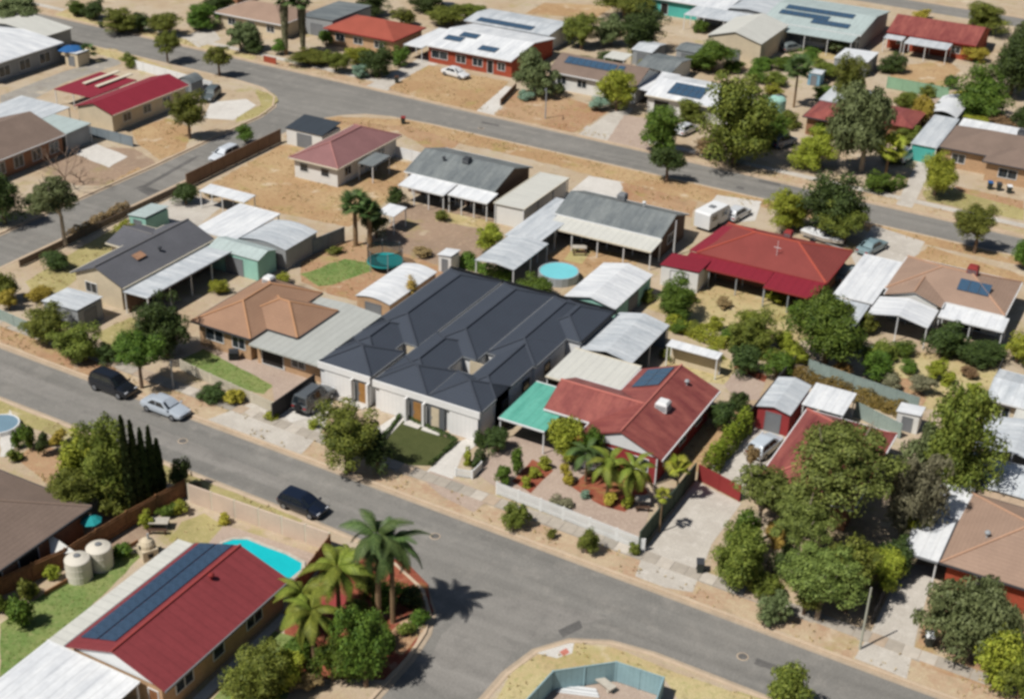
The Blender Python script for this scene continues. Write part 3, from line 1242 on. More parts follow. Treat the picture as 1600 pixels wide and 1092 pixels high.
def palm(kind, bx, by, top, wpx, label, n=22, skirt=False, trunk_r=0.16, group='palms', lean=0.0, low=-0.5):
    b = site(bx, by)
    H = height_to(b, top)
    R = wpx / px_per_m(b) / 2
    rng = random.Random(int(bx + by * 7))
    r = thing('palm_tree', label, 'palm tree', tuple(b), rng.uniform(0, 6), group)
    hub = max(0.15, H - R * 0.62)
    mb = MB()
    k = 6
    for i in range(k):
        z0, z1 = hub * i / k, hub * (i + 1) / k
        mb.tube((0, 0, z0), (0, 0, z1), trunk_r * (1.15 - .3 * i / k), trunk_r * (1.12 - .3 * (i + 1) / k) * (1.1 if i % 2 else 1.0), 9)
    part('trunk', mb, B_PALMT, r, local=True)
    fm = frond_mesh(kind)
    for i in range(n):
        f = link('frond', fm, r)
        t = i / max(1, n - 1)
        el = math.radians(62) * (1 - t) + math.radians(60) * low * t
        f.rotation_euler = Matrix.Rotation(i * 2.39996 + rng.uniform(-.2, .2), 3, 'Z').to_euler()
        m = Matrix.Rotation(i * 2.39996 + rng.uniform(-.2, .2), 4, 'Z') @ Matrix.Rotation(-el, 4, 'Y') @ Matrix.Rotation(rng.uniform(-.5, .5), 4, 'X')
        s = R * rng.uniform(0.9, 1.15) * (1.0 if kind in ('feather', 'lime') else 0.95)
        f.matrix_local = Matrix.Translation((0, 0, hub)) @ m @ Matrix.Scale(s, 4)
    if skirt:
        rg = np.random.default_rng(int(bx))
        nq = 900
        z = rg.uniform(0, 1, nq)
        a = rg.uniform(0, 6.28, nq)
        rr = (0.35 + 0.4 * z) * rg.uniform(.8, 1.1, nq)
        C = np.stack([rr * np.cos(a), rr * np.sin(a), hub * (0.12 + 0.86 * z)], 1)
        upv = np.tile(np.array([0, 0, 1.0]), (nq, 1)) + rg.normal(size=(nq, 3)) * .15
        sd = np.stack([-np.sin(a), np.cos(a), np.zeros(nq)], 1)
        link('dead_frond_skirt', quads_mesh('dead_frond_skirt', C, upv * .3, sd * .1, L_GREY), r)
    return r


def hedge(p, q, w, h, kind, label, px=True, dens=150):
    a, b = (site(*p), site(*q)) if px else (Vector((*p, 0)), Vector((*q, 0)))
    L = (b - a).length
    rng = np.random.default_rng(int(abs(a.x * 31 + a.y)))
    n = int(dens * L * (w + 2 * h) / 1.2)
    d = np.array((b - a).normalized())
    nr = np.array([-d[1], d[0], 0])
    s = rng.uniform(0, L, n)
    th = rng.uniform(-0.15, np.pi + .15, n)
    k = 1 + 0.16 * np.sin(s * 1.7) + 0.1 * np.sin(s * 4.3 + th * 2) + rng.normal(size=n) * .08
    off = np.cos(th) * w / 2 * k
    z = np.clip(np.abs(np.sin(th)) ** 0.55 * h * k, 0.03, None)
    z = np.where(rng.random(n) < .4, rng.uniform(0.05, 1, n) * z, z)
    M = np.array(((a + b) / 2))
    C = np.array(a) - M + d * s[:, None] + nr * off[:, None] + np.array([0, 0, 1]) * z[:, None]
    nrm = unit(nr * np.cos(th)[:, None] + np.array([0, 0, 1]) * np.sin(th)[:, None] + rng.normal(size=(n, 3)) * .5)
    u = unit(np.cross(nrm, rng.normal(size=(n, 3))))
    v = np.cross(nrm, u)
    sz = rng.uniform(.1, .2, (n, 1))
    r = thing('hedge', label, 'hedge', tuple(M), 0, 'hedges')
    link('foliage', quads_mesh('foliage', C, u * sz * .7, v * sz * .45, KINDS[kind][0]), r)
    mb = MB()
    for i in range(max(2, int(L / 1.2))):
        p_ = Vector(a) - Vector(M) + Vector(d) * (L * (i + .5) / max(2, int(L / 1.2)))
        mb.tube(p_, p_ + Vector((0, 0, h * .7)), .05, .02, 5)
    o = part('stems', mb, B_BARK, r, local=True)
    o['kind'] = 'stuff'
    return r


def bare_tree(bx, by, top, wpx, label, seed=3, name='bare_tree'):
    b = site(bx, by)
    H = height_to(b, top)
    R = wpx / px_per_m(b) / 2
    rng = random.Random(seed)
    r = thing(name, label, 'tree', tuple(b), 0, 'leafless trees')
    trunk, br = MB(), MB()
    trunk.tube((0, 0, 0), (0, 0, H * .3), .13, .1, 6)

    def grow(p, d, l, rad, lev, mb):
        q = p + d * l
        mb.tube(p, q, rad, rad * .6, 4)
        if lev == 0:
            return
        for _ in range(3):
            dd = (d + Vector((rng.uniform(-.8, .8), rng.uniform(-.8, .8), rng.uniform(-.2, .5)))).normalized()
            grow(q, dd, l * rng.uniform(.55, .8), rad * .6, lev - 1, mb)
    for i in range(4):
        a = i * 1.57 + .4
        grow(Vector((0, 0, H * .28)), Vector((math.cos(a) * R / H * 1.2, math.sin(a) * R / H * 1.2, .7)).normalized(), H * .3, .07, 3, br)
    part('trunk', trunk, B_DEAD, r, local=True)
    part('branches', br, B_DEAD, r, local=True)['kind'] = 'stuff'
    return r


# ------------------------------------------------------------------ vehicles
M_TYRE = mat('tyre_rubber', lin((34, 34, 36)), 0.1, rough=0.9)
M_RIM = mat('alloy_rim', lin((150, 152, 156)), 0.05, rough=0.35, metal=0.6)
M_CGLASS = mat('car_glass', (0.018, 0.024, 0.03), 0.05, rough=0.06, spec=0.8)
M_LAMP = mat('headlamp_lens', lin((220, 222, 226)), 0.02, rough=0.15, spec=0.8)
M_TAIL = mat('tail_lamp_lens', lin((150, 26, 24)), 0.02, rough=0.2, spec=0.6)


def paint(name, rgb):
    m = mat(name, lin(rgb), 0.03, rough=0.28, spec=0.5)
    b = m.node_tree.nodes["Principled BSDF"]
    b.inputs["Coat Weight"].default_value = 0.6
    b.inputs["Coat Roughness"].default_value = 0.06
    return m


def loft(rings, close=True):
    n = len(rings[0])
    mb = MB()
    V = [p for r in rings for p in r]
    F = []
    for i in range(len(rings) - 1):
        for j in range(n):
            k = (j + 1) % n
            F.append((i * n + j, i * n + k, (i + 1) * n + k, (i + 1) * n + j))
    F.append(tuple(range(n - 1, -1, -1)))
    F.append(tuple((len(rings) - 1) * n + j for j in range(n)))
    return mb.add(V, [tuple(reversed(f)) for f in F])


CARK = {  # length, width, height, belt height, cabin: (rear bottom, rear top, front top, front bottom) as fractions from the rear
    'sedan': (4.75, 1.82, 1.45, .92, (.13, .27, .55, .72)),
    'hatch': (4.2, 1.76, 1.48, .92, (.02, .10, .56, .76)),
    'wagon': (4.8, 1.84, 1.52, .95, (.02, .09, .58, .74)),
    'suv': (4.7, 1.88, 1.78, 1.08, (.02, .07, .60, .75)),
    'boxy': (4.6, 1.86, 1.90, 1.12, (.02, .05, .62, .72)),
}


def car(kind, loc, heading, rgb, label, roofrgb=None, spare=False, racks=False):
    L, W, H, belt, (rb, rt, ft, fb) = CARK[kind]
    r = thing('parked_car', label, 'car', (loc[0], loc[1], loc[2] if len(loc) > 2 else 0), math.radians(heading), 'parked cars')
    pm = paint('car_paint_%d_%d_%d' % rgb, rgb)
    hw = W / 2
    bonnet = belt - (.04 if kind != 'boxy' else .02)
    st = [  # x fraction, half width, lower z, upper z, crown
        (0.0, .80, .42, belt - .16), (.012, .90, .34, belt - .05), (.06, .98, .26, belt), (.2, 1, .22, belt), (.5, 1, .22, belt - .01), (fb, 1, .22, belt - .02),
        (.86, .97, .24, bonnet - .08), (.955, .92, .27, bonnet - .17), (.99, .82, .34, bonnet - .27), (1.0, .72, .42, bonnet - .36)]
    rings = []
    for f, w, z0, z1 in st:
        x = (f - .5) * L
        w *= hw
        zm = z0 + (z1 - z0) * .55
        rings.append([(x, -w * .86, z0), (x, -w * .98, z0 + .14), (x, -w, zm), (x, -w * .95, z1 - .05), (x, -w * .80, z1), (x, 0, z1 + .03),
                      (x, w * .80, z1), (x, w * .95, z1 - .05), (x, w, zm), (x, w * .98, z0 + .14), (x, w * .86, z0)])
    part('body', loft(rings), pm, r, local=True, smooth=False)
    X = lambda f: (f - .5) * L
    bw, tw = hw * .90, hw * .70
    zb = belt - .03
    rr = paint('car_paint_%d_%d_%d' % roofrgb, roofrgb) if roofrgb else pm
    cr = []
    for (f0, f1, wz) in ((rb, rt, 0), (rb + .03, rt + .05, 1), (fb - .03, ft - .05, 1), (fb, ft, 0)):
        top = H - (0.03 if wz == 0 else 0)
        b_, t_ = bw, tw
        cr.append([(X(f0), -b_, zb), (X(f0 * .35 + f1 * .65), -(b_ * .35 + t_ * .65), zb + (top - zb) * .72), (X(f1), -t_, top - .02), (X(f1), -t_ * .6, top + .02), (X(f1), t_ * .6, top + .02), (X(f1), t_, top - .02),
                   (X(f0 * .35 + f1 * .65), (b_ * .35 + t_ * .65), zb + (top - zb) * .72), (X(f0), b_, zb)])
    part('cabin', loft(cr), rr, r, local=True)

    def lerp(a, b, t):
        return tuple(a[i] + (b[i] - a[i]) * t for i in range(3))

    def pane(nm, A, B, C, D, n, m=M_CGLASS, ins=.1):
        """A,B lower, C,D upper (D above A); proud by 12 mm"""
        n = Vector(n).normalized() * .012
        a, b = lerp(A, B, ins * .5), lerp(A, B, 1 - ins * .5)
        d, c = lerp(D, C, ins * .5), lerp(D, C, 1 - ins * .5)
        a2, d2 = lerp(a, d, .08), lerp(a, d, .92)
        b2, c2 = lerp(b, c, .08), lerp(b, c, .92)
        mb = MB()
        q = [Vector(p) + n for p in (a2, b2, c2, d2)]
        back = [Vector(p) - n for p in (a2, b2, c2, d2)]
        mb.add(q + back, [(0, 1, 2, 3), (7, 6, 5, 4), (0, 4, 5, 1), (1, 5, 6, 2), (2, 6, 7, 3), (3, 7, 4, 0)])
        part(nm, mb, m, r, local=True)
    top = H - .05
    pane('windscreen', (X(fb), -bw, zb), (X(fb), bw, zb), (X(ft), tw, top), (X(ft), -tw, top), (1, 0, .8))
    pane('rear_window', (X(rb), bw, zb), (X(rb), -bw, zb), (X(rt), -tw, top), (X(rt), tw, top), (-1, 0, .6))
    for s in (-1, 1):
        xs = [rb + .05, (rb * .55 + fb * .45), fb - .07]
        xt = [rt + .04, (rb * .55 + fb * .45), ft - .02]
        for k in range(2):
            A, B = (X(xs[k]), s * (bw + .004), zb + .02), (X(xs[k + 1]), s * (bw + .004), zb + .02)
            D, C = (X(xt[k]), s * (tw + .03), top - .03), (X(xt[k + 1]), s * (tw + .03), top - .03)
            pane('side_window', A, B, C, D, (0, s, .35), ins=.08)
        m = MB().box(X(fb) - .12, X(fb) + .06, s * (hw + .03) - .08, s * (hw + .03) + .08, belt - .02, belt + .12)
        part('wing_mirror', m, pm, r, local=True)
        hl = MB().box(X(.955), X(.985), s * hw * .62 - .18, s * hw * .62 + .18, bonnet - .36, bonnet - .2)
        part('headlight', hl, M_LAMP, r, local=True)
        tl = MB().box(X(-.004), X(.02), s * hw * .66 - .15, s * hw * .66 + .15, belt - .34, belt - .16)
        part('tail_light', tl, M_TAIL, r, local=True)
        for f in (.185, .81):
            wr = .33 if kind not in ('suv', 'boxy') else .38
            w = MB().tube((X(f), s * (hw - .2), wr), (X(f), s * (hw + .012), wr), wr, n=16)
            o = part('wheel', w, M_TYRE, r, local=True)
            rim = MB().tube((X(f), s * (hw + .013), wr), (X(f), s * (hw + .028), wr), wr * .62, wr * .5, n=10)
            part('rim', rim, M_RIM, o, local=True)
    part('grille', MB().box(X(.988), X(1.004), -hw * .4, hw * .4, bonnet - .42, bonnet - .3), M_BLACK, r, local=True)
    part('bumper', MB().box(X(-.012), X(.01), -hw * .8, hw * .8, .4, .56), M_BLACK if kind in ('suv', 'boxy') else pm, r, local=True)
    if spare:
        part('spare_wheel', MB().tube((X(0) - .06, 0, .95), (X(0) - .24, 0, .95), .36, n=16), M_TYRE, r, local=True)
    if racks:
        for s in (-1, 1):
            part('roof_rail', MB().box(X(rt + .06), X(ft - .03), s * tw * .9 - .025, s * tw * .9 + .025, H + .03, H + .08), M_BLACK, r, local=True)
    return r


# ================================================================== the place
# ------------------------------------------------------------------ land, roads, kerbs
struct('terrain', MB().box(-900, 900, -300, 1200, -3, -0.6), M_EARTH)
struct('road', MB().add([(-420, -60, ROAD_Z), (120, -60, ROAD_Z), (120, 300, ROAD_Z), (-420, 300, ROAD_Z)], [(0, 1, 2, 3)]), M_ASPH)


def yfar(x):
    return 80.3 - 0.0295 * (x + 93.8)


def ynear(x):
    return 73.1 - 0.0245 * (x + 90.5)


def ybf(x):
    return 162.4 - 0.0429 * (x + 25)


def ybn(x):
    return 157.4 - 0.019 * (x + 99)


# block between the two streets
o = [(60, 20 + 0), (60, ybn(60)), (20, ybn(20))]
o = [(60, ybn(60)), (0, ybn(0)), (-50, ybn(-50)), (-97, ybn(-97))]
o += [(-103, 156.9), (-106.5, 155.8), (-109, 153.6), (-110.6, 150.6), (-111.2, 147), (-111.2, 130), (-111.2, 110), (-111.3, 90)]
o += [(-110.6, 86), (-108.4, 83), (-105, 81.2), (-100, yfar(-100))]
o += [(x, yfar(x)) for x in (-90, -70, -50, -30, -10, 10, 60)]
land(o, 0, len(o) - 1)
# block beyond the far road
o = [(x, ybf(x)) for x in (-330, -250, -180, -120, -60, 0, 60, 90)] + [(90, 252.5), (0, 257), (-66, 260.3), (-330, 274)]
land(o, 0, 7)
# beyond the last road
land([(-330, 281.5), (-66, 267.8), (0, 264.2), (110, 258.5), (110, 420), (-330, 420)], 0, 3)
# block west of the side street
o = [(-330, yfar(-330)), (-200, yfar(-200)), (-128, yfar(-128)), (-122.5, 81.8), (-119.4, 84), (-118.2, 88), (-118.1, 110), (-117.9, 125), (-118.3, 140),
     (-118.4, 147), (-119.4, 151.5), (-121.8, 155), (-126, 157.4), (-131, 158.2), (-180, 160.2), (-330, 167)]
land(o, 0, len(o) - 1)
# south-west block with the palm corner
o = [(-40, -40), (-40, 20), (-40, 55), (-40.1, 62.5), (-40.5, 65.3), (-41.3, 67.3), (-43.2, 69.4), (-46.6, 70.95), (-51, 71.9), (-60, ynear(-60)), (-90, ynear(-90)), (-330, ynear(-330)), (-330, -40)]
land(o, 0, 11)
# south-east block
o = [(60, ynear(60)), (10, ynear(10)), (-10, ynear(-10)), (-20, ynear(-20)), (-25.5, 71.5), (-28.6, 71.1), (-31.2, 69.8), (-32.8, 67.6), (-33.5, 64.5), (-33.6, 60), (-33.6, 20), (-33.6, -40), (60, -40)]
land(o, 0, 11)

# worn asphalt repairs: sheets a few mm proud of the road
def road_patch(pts, m, z=0.006):
    pts = rough_poly([(p[0], p[1]) for p in (site(x, y, ROAD_Z) for x, y in pts)], 0.05)
    struct('asphalt_patch', fill(pts, ROAD_Z + z), m)


road_patch([(214, 297), (232, 292), (250, 298), (232, 306)], M_ASPH2)
road_patch([(205, 297), (225, 289), (300, 247), (312, 243), (300, 252), (228, 293)], M_ASPH2, 0.01)
road_patch([(872, 985), (905, 968), (910, 980), (880, 995)], M_ASPH2)
rr = random.Random(21)
for i in range(22):
    x = rr.uniform(-150, 0)
    y = rr.choice([rr.uniform(ynear(x) + .8, yfar(x) - .8), rr.uniform(ybn(x) + .8, ybf(x) - .8)])
    a_, c_ = rr.uniform(.4, 1.6), rr.uniform(.25, .7)
    pts = rough_poly([(x - a_, y - c_), (x + a_, y - c_ * .8), (x + a_ * .9, y + c_), (x - a_, y + c_ * .9)], .06, .4)
    struct('asphalt_patch', fill(pts, ROAD_Z + .012), rr.choice([M_ASPH2, M_ASPH]))
for (x, y) in ((-72, 76.2), (-46, 75.6), (-20, 74.6), (-90, 160), (-40, 159.6)):
    mc = thing('manhole_cover', {-72: 'round iron manhole cover on the near street by the silver sedan', -46: 'round iron manhole cover at the street corner junction', -20: 'round iron manhole cover on the near street below the gum clump', -90: 'round iron manhole cover on the far road left', -40: 'round iron manhole cover on the far road by the triple clump'}[x], 'manhole cover', (x, y, ROAD_Z), 0, 'manhole covers')
    part('rim', MB().lathe([(.42, .0), (.42, .02), (.36, .022)], 18), M_KERB, mc, local=True)
    part('lid', MB().lathe([(.35, .0), (.35, .024), (.02, .024)], 18), M_ASPH2, mc, local=True)
M_ASPH3 = ground_mat('bleached_asphalt', lin((142, 137, 128)), lin((148, 142, 133)), lin((134, 129, 121)), 0.1, 0.6, 0.1)
road_patch([(690, 990), (760, 930), (850, 940), (950, 965), (860, 985), (800, 1020), (770, 1075), (700, 1092), (660, 1060)], M_ASPH3, 0.004)
road_patch([(0, 565), (200, 650), (420, 740), (600, 815), (590, 822), (400, 752), (180, 668), (0, 590)], M_ASPH3, 0.004)

# ------------------------------------------------------------------ ground cover sheets
def strip(name, x0, x1, d0, d1, fy, m, jit=0.0):
    n = max(2, int((x1 - x0) / 8))
    xs = [x0 + (x1 - x0) * i / n for i in range(n + 1)]
    patch(name, [(x, fy(x) + d0) for x in xs] + [(x, fy(x) + d1) for x in reversed(xs)], m, jit, px=False)


strip('verge', -104, 58, 0.28, 2.6, yfar, M_VERGE, 0.12)
strip('footpath', -104, 58, 2.5, 3.9, yfar, M_GRAVEL)
fp = [o_ for o_ in COL.objects if o_.name.startswith('footpath')][-1]
slab_tones = [mat('footpath_slab_%s' % n_, lin(c_), .08, 1.0) for n_, c_ in (('grey', (172, 162, 148)), ('pale', (194, 184, 170)), ('warm', (180, 160, 138)), ('worn', (158, 150, 138)))]
slab_mesh = [MB().box(-.585, .585, -.6, .6, 0, .05).mesh('slab', m_) for m_ in slab_tones]
rs = random.Random(4)
for i in range(132):
    x = -103.3 + i * 1.2
    s_ = link('slab', rs.choice(slab_mesh + slab_mesh[:1] * 3), fp)
    s_.location = (x, yfar(x) + 3.2 + rs.uniform(-.01, .01), rs.uniform(-.008, .006))
    s_.rotation_euler = (rs.uniform(-.006, .006), rs.uniform(-.006, .006), math.atan(-.0295) + rs.uniform(-.008, .008))
strip('verge', -97, 55, -2.6, -0.28, ybn, M_OCHRE, 0.15)
strip('verge', -320, 80, 0.3, 2.6, ybf, M_VERGE, 0.2)
strip('footpath', -320, 80, 2.7, 4.0, ybf, M_CONC)
strip('verge', -330, -56, -2.0, -0.3, ynear, M_YGRASS, 0.12)
strip('verge', -19, 58, -1.9, -0.3, ynear, M_YGRASS, 0.12)

P = lambda name, m, pts, j=0.12: patch(name, pts, m, j)
# north side of the near street, from the left
P('lawn', M_YGRASS, [(40, 440), (130, 385), (190, 350), (185, 395), (110, 445), (60, 480)])
P('orange_earth', M_ORANGE, [(0, 505), (40, 520), (90, 545), (180, 560), (180, 600), (130, 588), (40, 550), (0, 530)])
P('garden', M_YGRASS, [(150, 520), (205, 495), (240, 520), (205, 560), (170, 550)])
P('lawn', M_LAWN, [(282, 562), (318, 545), (428, 602), (412, 616), (360, 602)])
P('driveway', M_CONC, [(318, 660), (396, 628), (432, 645), (520, 612), (545, 628), (478, 702), (462, 716), (400, 690)], 0)
P('courtyard', M_PAVER, [(330, 545), (420, 568), (500, 590), (430, 640), (425, 600), (345, 560)], 0)
P('lawn', M_LAWN2, [(592, 700), (628, 652), (712, 690), (672, 728), (612, 726)], 0.04)
P('garden_bed', M_VERGE, [(520, 625), (552, 632), (592, 672), (600, 690), (590, 705), (560, 720), (500, 690)])
P('driveway', M_CONC2, [(470, 625), (520, 602), (530, 612), (486, 652), (455, 660), (440, 648)], 0)
P('driveway', M_CONC2, [(590, 668), (625, 645), (632, 655), (600, 690)], 0)
P('driveway', M_CONC2, [(665, 738), (712, 692), (752, 676), (752, 690), (722, 712), (708, 748)], 0)
P('driveway', M_PAVER, [(660, 748), (672, 736), (712, 750), (770, 775), (740, 800), (690, 775)], 0)
P('front_paving', M_PAVER, [(742, 738), (800, 682), (872, 694), (940, 700), (1020, 780), (1002, 842), (870, 800), (780, 765)], 0)
P('garden_bed', M_MULCH, [(800, 752), (832, 718), (864, 735), (830, 770)], 0.06)
P('garden_bed', M_MULCH, [(892, 760), (920, 735), (1000, 745), (1012, 770), (975, 800), (940, 790)], 0.06)
P('driveway', M_CONC, [(1007, 858), (1088, 752), (1158, 786), (1112, 850), (1082, 925), (1040, 918), (992, 900)], 0.02)
P('driveway', M_CONC, [(1096, 742), (1160, 680), (1200, 655), (1232, 668), (1200, 720), (1158, 782)], 0.02)
P('side_yard', M_OCHRE, [(1040, 720), (1120, 640), (1180, 640), (1100, 740)])
P('garden_bed', M_MULCH, [(1140, 580), (1160, 565), (1200, 588), (1190, 602)], 0.08)
P('yard', M_PAVER, [(1130, 600), (1150, 575), (1195, 598), (1185, 625), (1150, 625)])
P('yard', M_STRAW, [(1020, 590), (1060, 545), (1140, 560), (1150, 580), (1130, 600)])
P('verge', M_VERGE, [(1120, 850), (1200, 890), (1350, 930), (1340, 1000), (1200, 945), (1100, 900)], 0.2)
P('driveway', M_CONC, [(1362, 985), (1412, 880), (1462, 885), (1436, 975), (1417, 1060), (1335, 1028)], 0.02)
P('garden', M_ORANGE, [(1430, 1010), (1460, 930), (1600, 960), (1600, 1092), (1440, 1040)])
P('front_yard', M_OCHRE, [(1560, 960), (1600, 950), (1600, 1020), (1570, 1010)])
# back yards
P('yard', M_OCHRE, [(315, 295), (437, 228), (470, 225), (640, 255), (625, 300), (545, 355), (420, 330), (330, 305)])
P('yard', M_CONC, [(225, 335), (285, 300), (350, 320), (300, 360)])
P('verge', M_OCHRE, [(440, 215), (480, 190), (520, 182), (640, 188), (800, 225), (1030, 280), (1180, 315), (1170, 330), (1020, 300), (880, 262), (770, 235), (625, 205)], 0.2)
P('orange_earth', M_ORANGE, [(450, 205), (520, 188), (640, 198), (720, 222), (690, 245), (620, 205), (540, 195)])
P('yard', M_BROWN, [(635, 320), (690, 318), (778, 345), (765, 405), (700, 420), (610, 390), (600, 360)])
P('yard', M_STRAW, [(690, 330), (775, 348), (765, 360), (680, 345)])
P('yard', M_ORANGE, [(470, 405), (545, 375), (600, 385), (700, 420), (720, 470), (600, 480), (515, 460), (470, 440)])
P('lawn', M_BRIGHT, [(470, 428), (540, 405), (575, 410), (580, 425), (520, 445), (495, 448)], 0.2)
P('poolside_yard', M_OCHRE, [(850, 400), (900, 380), (1000, 405), (985, 430), (930, 420), (900, 445)])
P('lawn', M_YGRASS, [(880, 405), (898, 388), (925, 394), (908, 412)])
P('yard', M_PAVER, [(1070, 470), (1120, 455), (1130, 490), (1095, 505)])
P('yard', M_STRAW, [(1000, 480), (1060, 440), (1150, 425), (1320, 460), (1300, 520), (1230, 540), (1130, 520)])
P('yard', M_YGRASS, [(1190, 475), (1240, 470), (1240, 500), (1190, 505)])
P('yard', M_STRAW, [(1380, 565), (1400, 548), (1570, 560), (1545, 640), (1400, 640), (1370, 600)])
P('yard', M_ORANGE, [(1330, 600), (1420, 590), (1450, 620), (1430, 650), (1360, 630)])
P('driveway', M_CONC2, [(890, 300), (920, 275), (975, 285), (965, 318), (905, 312)], 0.02)
P('front_yard', M_ORANGE, [(970, 285), (1090, 315), (1080, 340), (980, 315)])
P('driveway', M_CONC2, [(1090, 345), (1120, 305), (1190, 315), (1180, 345), (1130, 350)], 0.02)
P('driveway', M_CONC, [(1330, 400), (1365, 352), (1445, 378), (1430, 405), (1400, 412), (1345, 430)], 0.02)
P('front_yard', M_OCHRE, [(1425, 405), (1450, 385), (1600, 430), (1600, 445)])
P('front_yard', M_STRAW, [(1230, 350), (1280, 350), (1340, 385), (1325, 395), (1250, 365)])
# beyond the far road
P('driveway', M_CONC, [(566, 138), (640, 100), (660, 88), (690, 97), (600, 145)], 0.02)
P('front_yard', M_OCHRE, [(606, 138), (670, 102), (740, 118), (795, 128), (752, 175), (690, 165)])
P('driveway', M_CONC2, [(735, 182), (790, 135), (805, 138), (762, 192)], 0.02)
P('front_yard', M_ORANGE, [(768, 190), (806, 142), (880, 150), (950, 175), (905, 205), (850, 212)])
P('driveway', M_CONC, [(898, 214), (970, 165), (990, 170), (940, 230)], 0.02)
P('front_yard', M_PAVER, [(945, 225), (975, 180), (1010, 185), (1015, 235)])
P('driveway', M_CONC, [(1400, 320), (1440, 240), (1465, 245), (1435, 305), (1425, 325)], 0.02)
P('front_yard', M_YGRASS, [(1440, 300), (1470, 290), (1600, 325), (1600, 345), (1450, 315)])
P('front_yard', M_ORANGE, [(1490, 290), (1600, 315), (1600, 328), (1500, 300)])
P('yard', M_STRAW, [(1255, 75), (1340, 82), (1330, 95), (1250, 90)])
P('yard', M_OCHRE, [(1390, 105), (1480, 95), (1500, 110), (1475, 140), (1390, 125)])
P('yard', M_PAVER, [(1445, 155), (1480, 152), (1460, 190), (1440, 180)])
P('yard', M_OCHRE, [(820, 22), (850, 5), (960, 10), (930, 30)])
P('yard', M_STRAW, [(980, 80), (1015, 75), (1018, 92), (985, 95)])
P('verge', M_STRAW, [(85, 25), (105, 15), (250, 52), (330, 72), (400, 88), (395, 96), (200, 55)], 0.2)
P('driveway', M_CONC, [(285, 58), (330, 42), (345, 62), (310, 75)], 0.02)
# west of the side street
P('verge', M_YGRASS, [(398, 140), (430, 148), (434, 158), (415, 178), (368, 192), (372, 180), (408, 165)], 0.15)
P('driveway', M_CONC2, [(318, 185), (330, 160), (385, 155), (400, 165), (365, 188)], 0.02)
P('front_yard', M_OCHRE, [(205, 205), (260, 185), (300, 200), (290, 235), (250, 250), (215, 225)])
P('front_yard', M_BROWN, [(60, 265), (130, 230), (210, 232), (245, 255), (180, 290), (120, 290)])
P('driveway', M_CONC2, [(115, 240), (150, 225), (200, 245), (170, 262)], 0.1)
P('yard', M_GRAVEL, [(0, 150), (100, 112), (180, 88), (190, 100), (100, 130), (35, 165), (0, 165)], 0.05)
P('verge', M_STRAW, [(60, 60), (180, 78), (320, 125), (400, 138), (300, 122), (200, 98)], 0.2)
P('verge', M_OCHRE, [(140, 305), (215, 262), (225, 266), (150, 312)], 0.15)
# south side of the near street
P('lawn', M_LAWN, [(0, 975), (70, 925), (185, 868), (228, 862), (160, 930), (85, 1000), (0, 1062)], 0.08)
P('lawn', M_YGRASS, [(262, 845), (285, 815), (318, 802), (352, 822), (322, 852), (290, 858)], 0.08)
P('poolside_paving', M_PAVER, [(320, 855), (350, 820), (385, 830), (505, 870), (445, 920), (400, 905)], 0)
P('garden_bed', M_BROWN, [(120, 870), (215, 812), (240, 800), (262, 818), (232, 835), (130, 895)])
P('yard', M_BROWN, [(150, 815), (190, 800), (250, 770), (285, 760), (270, 772), (180, 825)])
P('garden', M_MULCH, [(440, 960), (520, 870), (600, 868), (640, 885), (672, 912), (677, 955), (655, 993), (636, 1025), (600, 1060), (470, 1060)], 0.15)
P('garden', M_ORANGE, [(610, 985), (668, 935), (676, 958), (650, 998), (632, 1022), (620, 1020)], 0.08)
P('side_path', M_CONC2, [(300, 1092), (322, 1092), (452, 962), (440, 958)], 0)
P('lawn', M_LAWN, [(330, 1092), (430, 985), (480, 1000), (450, 1092)], 0.1)
P('garden_path', mat('red_paving', lin((150, 66, 62)), 0.1), [(490, 950), (525, 925), (575, 945), (560, 965)], 0)
P('garden', M_ORANGE, [(25, 715), (60, 690), (100, 705), (130, 740), (80, 760)])
P('front_paving', M_CONC2, [(0, 690), (15, 640), (30, 670), (20, 712), (0, 715)])
P('courtyard', M_PAVER, [(818, 1092), (862, 1065), (965, 1052), (1030, 1075), (1030, 1092)], 0)
P('verge', M_STRAW, [(775, 1092), (800, 1050), (845, 1018), (900, 1004), (960, 1012), (1060, 1052), (1180, 1092), (1060, 1092), (1040, 1062), (965, 1034), (868, 1050), (827, 1092)], 0.06)
P('kerb_ramp', M_CONC2, [(838, 1020), (870, 1006), (897, 1004), (894, 1020), (870, 1028)], 0)
P('tactile_paving', mat('tactile_tiles', lin((196, 122, 106)), 0.08), [(874, 1018), (885, 1012), (890, 1019), (880, 1025)], 0)

# ------------------------------------------------------------------ buildings on the near street, north side
R1 = 0.42
tw, rects = house('townhouse_row', 'long charcoal hip roofed row of new pale rendered townhouses on the near street', [
    (-66.9, -61.25, 89.5, 95.0, 3.0, 'hip', R1), (-66.9, -62.3, 92.0, 100.0, 3.0, 'hip', R1), (-66.9, -60.75, 96.6, 112.8, 3.0, 'hip', R1),
    (-60.72, -55.2, 89.3, 94.4, 2.99, 'hip', R1), (-60.7, -56.2, 91.0, 100.0, 2.99, 'hip', R1), (-60.4, -54.7, 97.2, 112.8, 2.99, 'hip', R1),
    (-55.15, -49.75, 89.32, 94.6, 2.98, 'hip', R1), (-53.6, -49.75, 92.0, 104.0, 2.98, 'hip', R1), (-54.6, -49.5, 99.0, 112.8, 2.98, 'hip', R1),
    (-53.0, -48.0, 105.4, 112.8, 2.97, 'hip', R1)], R_CHAR, W_BAND, cat='townhouse', cap=mat('charcoal_ridge', lin((66, 71, 80)), .06), gut=M_GREYP, over=0.06)
for (a, b, y) in ((-66.95, -61.2, 89.36), (-60.78, -49.7, 89.14)):
    part('parapet_band', MB().box(a, b, y - .12, y + .02, 2.42, 3.06), W_BAND, tw)
